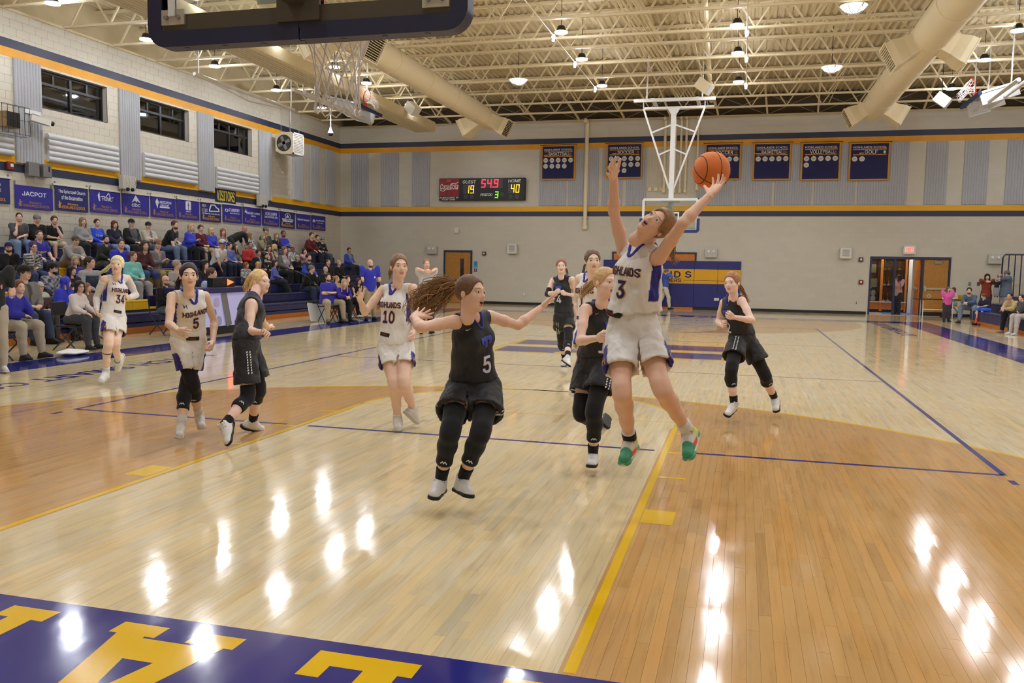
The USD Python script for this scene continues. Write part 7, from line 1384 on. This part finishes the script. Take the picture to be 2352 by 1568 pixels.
 T('woman with long dark hair in a pink top raising a cup', 699, 576, ('row',), dict(fem=True, pose='drink', hair=('long', (70, 46, 44)), top=('shirt', (206, 160, 158)), legs=('long', (70, 60, 62)), H=1.66)),
 T('grey-haired woman with glasses in a black coat', 684, 592, ('row',), dict(fem=True, pose='phone', hair=('curly', (176, 164, 148)), top=('coat', (34, 34, 32)), legs=('long', BLK), hyaw=10, H=1.68, extra={'glasses': 1})),
 T('dark-haired man in a navy vest with blue sleeves', 709, 591, ('row',), dict(hair=('short', (56, 48, 46)), beard=(80, 64, 58), top=('jacket', (46, 50, 66), ('sleeves', (58, 84, 196))), legs=('long', (50, 54, 70)))),
 T('grey-haired man in a black jacket with a white badge', 716, 617, ('row',), dict(pose='chinL', hair=('short', (130, 120, 110)), top=('jacket', (30, 32, 32), ('disc', .02, 'print_white', .03)), legs=('long', (54, 66, 96)), fat=1.15, hyaw=20)),
 T('balding man in a black jacket under a stray black cap', 754, 602, ('row',), dict(hair=('buzz', (84, 70, 62)), top=('jacket', (36, 34, 36)), legs=('long', BLK), H=1.7)),
 T('older bald man in a black coat right of the balding man', 779, 604, ('row',), dict(hair=('recede', (170, 160, 150)), top=('coat', (34, 34, 34)), legs=('long', BLK), H=1.7)),
 T('bald man in a dark jacket with a small yellow patch', 748, 619, ('row',), dict(hair=('bald', None), top=('jacket', (40, 42, 38), ('disc', .03, 'print_gold', -.08)), legs=('long', BLK), H=1.7)),
 T('auburn-haired girl in a grey camouflage hoodie by the rail', 566, 609, ('row',), dict(fem=True, hair=('long', (150, 88, 62)), top=('hoodie', (168, 168, 168), ('plaid', (120, 120, 122), (200, 200, 200))), legs=('long', (60, 60, 66)), hyaw=0, H=1.6)),
 T('blonde woman in a cream sweater above the blonde player', 594, 608, ('row',), dict(fem=True, hair=('long', (206, 168, 100)), skin=(206, 152, 116), top=('shirt', (216, 190, 150)), legs=('long', (60, 60, 70)), hyaw=0, H=1.62)),
 T('dark-haired woman in a periwinkle sweatshirt with her legs stretched out', 632, 604, ('row',), dict(fem=True, hair=('long', (66, 46, 42)), top=('shirt', (108, 112, 200)), legs=('long', (44, 42, 44)), yaw=25, hyaw=-15, feet=.22, shoes=((226, 226, 222), (226, 226, 222)), H=1.66)),
 T('older woman with short grey hair in a pale grey sweater', 407, 606, ('row',), dict(fem=True, hair=('short', (170, 156, 140)), top=('shirt', (166, 164, 162)), legs=('long', (90, 92, 100)), hyaw=20, H=1.66)),
 T('brown-haired child behind the head of the number 5 player', 441, 611, ('row',), dict(hair=('full', (92, 74, 62)), top=('shirt', (46, 54, 60)), legs=('long', BLK), hyaw=30, H=1.55)),
 T('woman with long black hair in dark clothes looking down', 470, 607, ('row',), dict(fem=True, pose='phone', hair=('long', (44, 34, 36)), top=('jacket', (38, 36, 40), ('sleeves', (50, 46, 110))), legs=('long', BLK), hyaw=0, H=1.7)),
 T('man in a pale blue dress shirt working at the scorer table', 487, 628, ('chair', -9.75, .46), dict(pose='phone', hair=('short', (96, 66, 50)), top=('shirt', (176, 190, 222)), legs=('long', BLK), yaw=-5, hyaw=20)),
 T('bald man with glasses in a black sweatshirt on a chair left of the table', 381, 644, ('chair', -9.9, .46), dict(pose='lap', hair=('bald', None), beard=(96, 80, 70), top=('shirt', (32, 32, 34), ('text', 'HIGHLANDERS', .22, .04, 'print_grey')), legs=('long', (84, 96, 108)), fat=1.15, hyaw=-20, extra={'glasses': 1})),
 T('seated coach in a blue pullover and khaki trousers, far left bench', 44, 659, ('chair', -8.95, .46), dict(pose='chinL', hair=('short', (116, 74, 56)), top=('shirt', (52, 54, 160)), legs=('long', (176, 166, 146)), fat=1.1, spread=.10, yaw=10, hyaw=-10)),
 T('woman with a dark bob and glasses in a white pullover with a clipboard', 183, 658, ('chair', -9.2, .46), dict(fem=True, pose='knees', hair=('bob', (42, 32, 34)), top=('zip', (220, 212, 208), ('text', 'P', .03, .05, 'print_maroon', .09)), legs=('long', (70, 70, 76)), yaw=10, hyaw=-20, extra={'glasses': 1})),
 T('coach in a black pullover with a letter H standing at the left edge', 1, 600, ('stand', -7.75, -6.95, 0), dict(pose='sides', hair=('short', (140, 116, 92)), top=('zip', (44, 44, 46), ('text', 'H', .08, .06, 'print_pink', .09)), legs=('long', (176, 166, 150)), yaw=-40, hyaw=-30, H=1.85, shoes=((222, 218, 220), (222, 218, 220)))),
 T('heavy man in a blue polo with folded arms on the visitors bench', 754, 637, ('chair', -8.75, .46), dict(pose='cross', hair=('short', (64, 48, 44)), beard=(90, 60, 52), top=('tee', (56, 56, 166)), legs=('long', (178, 162, 130)), fat=1.5, spread=.1, yaw=-35, hyaw=-45, shoes=((110, 96, 84), (60, 50, 44)))),
 T('blonde woman in a violet pullover holding a light blue folder', 791, 650, ('chair', -8.6, .46), dict(fem=True, pose='lean', hair=('long', (190, 160, 122)), top=('zip', (60, 46, 150)), legs=('long', BLK), yaw=-35, hyaw=-50, H=1.72)),
 T('fair-haired girl in beige behind the man in the blue polo', 774, 640, ('row',), dict(fem=True, hair=('tail', (176, 138, 100)), top=('shirt', (190, 170, 140)), legs=('long', BLK), hyaw=10, H=1.5)),
 T('player in black drinking from a bottle with a blue cap', 799, 641, ('chair', -9.2, .46), dict(fem=True, pose='drink', hair=('pulled', (70, 52, 46)), top=('tank', (34, 34, 38)), legs=('long', (32, 32, 36)), yaw=-30, hyaw=-30, shoes=((220, 220, 220), (60, 60, 60)))),
 T('dark-haired player in black on the bench behind the raised hand', 824, 646, ('chair', -9.0, .46), dict(fem=True, hair=('long', (70, 48, 42)), top=('tank', (32, 32, 36)), legs=('long', (32, 32, 36)), yaw=-30, hyaw=-30, shoes=((220, 220, 220), (60, 60, 60)))),
 T('coach in a blue quarter-zip and khakis standing by the visitors bench', 847, 605, ('stand', -8.1, 6.35, 0), dict(pose='sides', hair=('bald', None), beard=(70, 50, 44), top=('zip', (58, 62, 186), ('disc', .03, 'print_white', .1)), legs=('long', (168, 154, 118)), yaw=-45, hyaw=-45, H=1.85, fat=1.1)),
 T('referee in a pale grey shirt and black trousers behind the number 10 player', 971, 606, ('stand', -4.85, 2.45, 0), dict(pose='hold', hair=('recede', (150, 116, 92)), top=('tee', (196, 192, 190)), legs=('long', BLK), yaw=-60, hyaw=-60, H=1.82)),
 T('man in a blue jacket and cream trousers walking past the wall pads', 1530, 624, ('stand', -.65, 18.7, 0), dict(pose='walk', hair=('short', (120, 104, 92)), top=('jacket', (72, 92, 170), ('sleeves', (92, 116, 190))), legs=('long', (206, 198, 178)), yaw=10, hyaw=10, H=1.78)),
 T('woman in a dusty pink jacket standing in the open doorway', 2078, 638, ('stand', 8.35, 19.75, 0), dict(fem=True, pose='sides', hair=('long', (50, 36, 36)), top=('jacket', (196, 150, 146)), legs=('long', (50, 50, 60)), yaw=-150, hyaw=-170, H=1.7, skin=(150, 108, 92))),
 T('little girl in a bright pink jacket by the folding table', 2169, 664, ('stand', 9.15, 15.2, 0), dict(fem=True, pose='sides', hair=('long', (126, 88, 62)), top=('jacket', (226, 96, 170)), legs=('long', (70, 60, 66)), yaw=-80, hyaw=-60, H=1.15)),
 T('woman in a cream cardigan seated behind the girl in pink', 2190, 666, ('seat', 10.0, .46), dict(fem=True, hair=('long', (96, 62, 50)), top=('jacket', (198, 190, 156), ('inner', (180, 180, 196), .08)), legs=('long', (130, 150, 180)), yaw=-150, hyaw=-150)),
 T('bearded man in a slate blue sweater on the right bench', 2226, 668, ('seat', 9.85, .44), dict(pose='lean', hair=('short', (60, 44, 40)), beard=(66, 50, 44), top=('shirt', (84, 106, 130)), legs=('long', (128, 140, 160)), yaw=-125, hyaw=-105, spread=.1, shoes=((96, 66, 50), (60, 44, 36)))),
 T('woman with long dark hair in a rust sweater standing by the end wall', 2269, 636, ('stand', 11.0, 17.9, 0), dict(fem=True, pose='hold', hair=('long', (52, 34, 36)), top=('shirt', (140, 64, 44)), legs=('long', (70, 60, 70)), yaw=-95, hyaw=-95, fat=1.1)),
 T('toddler in black carried by the man in the grey cap', 2288, 645, ('stand', 11.25, 17.6, .83), dict(pose='sides', hair=('full', (120, 78, 58)), top=('shirt', (44, 44, 50)), legs=('long', (150, 150, 160)), yaw=-95, hyaw=-100, H=.9)),
 T('man in a grey cap and blue-grey jacket holding a toddler', 2304, 630, ('stand', 11.55, 17.6, 0), dict(pose='carry', hair=('short', (60, 50, 48)), hat=((110, 108, 120),), beard=(80, 58, 52), top=('jacket', (98, 112, 134)), legs=('long', (160, 152, 150)), yaw=-160, hyaw=-140, fat=1.15)),
 T('boy in a navy tee and blue shorts bending over on the bench', 2258, 682, ('seat', 10.0, .44), dict(pose='down', hair=('full', (110, 84, 64)), top=('tee', (44, 46, 70)), legs=('short', (60, 106, 226)), yaw=-150, hyaw=-160, pitch=-.4, H=1.5, extra={'socks': (255, 96, 60)}, shoes=((34, 34, 36), (34, 34, 36)))),
 T('man in a tan sweater with clasped hands on the right bench', 2319, 681, ('seat', 9.85, .44), dict(pose='lean', hair=('buzz', (46, 40, 38)), skin=(206, 160, 130), top=('shirt', (186, 162, 116)), legs=('long', (36, 36, 40)), yaw=-150, hyaw=-130, shoes=((150, 132, 116), (150, 132, 116)))),
 T('person in a dark jacket cut by the right edge, hand to the face', 2346, 684, ('seat', 9.85, .44), dict(fem=True, pose='chinL', hair=('pulled', (60, 44, 40)), top=('jacket', (70, 72, 70)), legs=('long', (190, 180, 178)), yaw=-165, hyaw=-150, shoes=((206, 216, 224), (206, 216, 224)))),
]
mat('print_grey', (110, 110, 112), .7); mat('print_pink', (214, 150, 160), .6)
PEOPLE = {}
for lab, hx, hy, wh, kw in CROWD: PEOPLE[lab] = spectator(lab, hx, hy, wh, **kw)
# ---------------------------------------------------------------- scorer's table, chairs and small things
mat('table_navy', (40, 40, 92), .4); mat('table_screen', (176, 172, 214), .4, emit=.25); mat('arrow_red', (255, 60, 30), .5, emit=6.)
st = thing('scorer_table', 'navy scorer table with a pale sponsor panel beside the number 5 player', 'table')
obj('table_top', cbox(-9.55, -8.85, -.9, 1.4, .93, 1.05, .01), 'table_navy', st); obj('front_panel', bx(-8.95, -8.93, -.85, 1.35, .18, .93), 'table_screen', st); obj('base', bx(-9.4, -8.92, -.85, 1.35, .001, .18), 'black_rubber', st); obj('divider', bar((-8.915, .30, .93), (-8.9, .48, .18), .2, .02, (1, 0, 0)), 'grey_metal', st)
for y, z, c in ((-.25, .72, (140, 60, 140)), (.05, .72, (196, 186, 226)), (-.08, .48, (110, 140, 170)), (.12, .3, (170, 170, 200))): obj('sponsor_disc', lathe([(0, 0), (.11, 0), (.11, -.006), (0, -.006)], 20, 'x', (-8.92, y, z)), mat('disc_%d' % c[0], c, .5), st)
pa = thing('possession_arrow', 'black box with a glowing red arrow on the scorer table', 'sign'); obj('box', bx(-9.2, -9.05, .1, .95, 1.051, 1.26), 'board_black', pa); obj('arrow', poly3(Polygon([(.55, .03), (.82, .105), (.55, .18)]), (-9.049, .1, 1.055), WY, FZ, .004), 'arrow_red', pa); obj('lettering', poly3(fit('POSS', .16, .06, .42, .1), (-9.049, .1, 1.055), WY, FZ, .003), mat('dim_red', (120, 50, 50), .6), pa)
def chair(x, y, rz, lab, seat='table_navy'):
    t = thing('folding_chair', lab, 'chair', 'folding chairs', loc=(x, y, 0)); UsdGeom.Xformable(stage.GetPrimAtPath(t)).AddRotateZOp().Set(rz)
    obj('seat', cbox(-.21, .2, -.21, .21, .42, .45, .01), seat, t); obj('backrest', cbox(-.27, -.24, -.2, .2, .62, .86, .01), seat, t)
    for s in (-1, 1):
        obj('leg', tube([(-.26, s*.22, .86), (-.2, s*.22, .45), (.22, s*.22, .0)], .013, 6), 'navy_frame', t); obj('leg', tube([(.18, s*.2, .42), (-.25, s*.2, .0)], .013, 6), 'navy_frame', t)
PC = dict((l, p[1]) for l, p in PEOPLE.items())
for key, rz, lab, mt in (('seated coach in a blue', 10, 'navy folding chair under the coach in blue at far left', 'table_navy'), ('woman with a dark bob', 10, 'black folding chair under the woman in the white pullover', 'board_black'), ('bald man with glasses', -8, 'navy folding chair under the bald man with glasses', 'table_navy'), ('man in a pale blue', -5, 'navy folding chair behind the scorer table', 'table_navy'), ('heavy man in a blue', -35, 'navy folding chair under the heavy man in the blue polo', 'table_navy'), ('blonde woman in a violet', -35, 'navy folding chair under the woman in violet', 'table_navy'), ('player in black drinking', -30, 'navy folding chair under the player drinking', 'table_navy'), ('dark-haired player', -30, 'navy folding chair under the dark-haired bench player', 'table_navy'), ('woman in a cream', -150, 'folding chair under the woman in the cream cardigan', 'seat_yellow')):
    J = next(j for l, j in PC.items() if l.startswith(key)); chair(float(J['pelvis'][0]), float(J['pelvis'][1]), rz, lab, mt)
wb = thing('whiteboard', 'white clipboard panel leaning on the floor by the visitors bench', 'board'); obj('board', bar((-9.05, 5.05, .0), (-9.2, 5.1, .5), .95, .02, (1, 0, 0)), 'board_white', wb); obj('top_edge', bar((-9.2, 5.1, .5), (-9.22, 5.1, .56), .97, .03, (1, 0, 0)), 'board_black', wb)
bk = thing('bucket', 'white plastic bucket on the bleachers behind the visitors bench', 'bucket', loc=(seat_x(1)-.15, 10.4, seat_z(1))); obj('tub', lathe([(0, 0), (.13, 0), (.16, .36), (.15, .36), (.12, .02), (0, .02)], 20), 'white_plastic', bk, 40); obj('rim_band', lathe([(.155, .33), (.17, .33), (.17, .37), (.155, .37)], 20), 'white_plastic', bk, 40)
ft = thing('folding_table', 'dark topped folding table with white legs before the exit doors', 'table'); obj('table_top', cbox(8.3, 9.75, 15.9, 16.5, .72, .75, .008), 'board_black', ft)
for x in (8.55, 9.5): obj('leg', cat(tube([(x, 15.98, .72), (x, 15.98, .02)], .016, 6), tube([(x, 16.42, .72), (x, 16.42, .02)], .016, 6), tube([(x, 15.95, .02), (x, 16.45, .02)], .016, 6)), 'white_metal', ft)
obj('brace', tube([(8.55, 15.98, .38), (9.5, 15.98, .38)], .014, 6), 'white_metal', ft)
tw = thing('towel', 'crumpled white towel on the floor by the far left bench', 'towel', loc=(-8.52, -4.65, 0.002)); v, f = ball_mesh((0, 0, 0), 1, 3); v = v*[.2, .3, .05]+[0, 0, .05]; obj('cloth', (fold(v, f, .03, (9, 9, 9), 4), f), 'letter_white', tw, True)
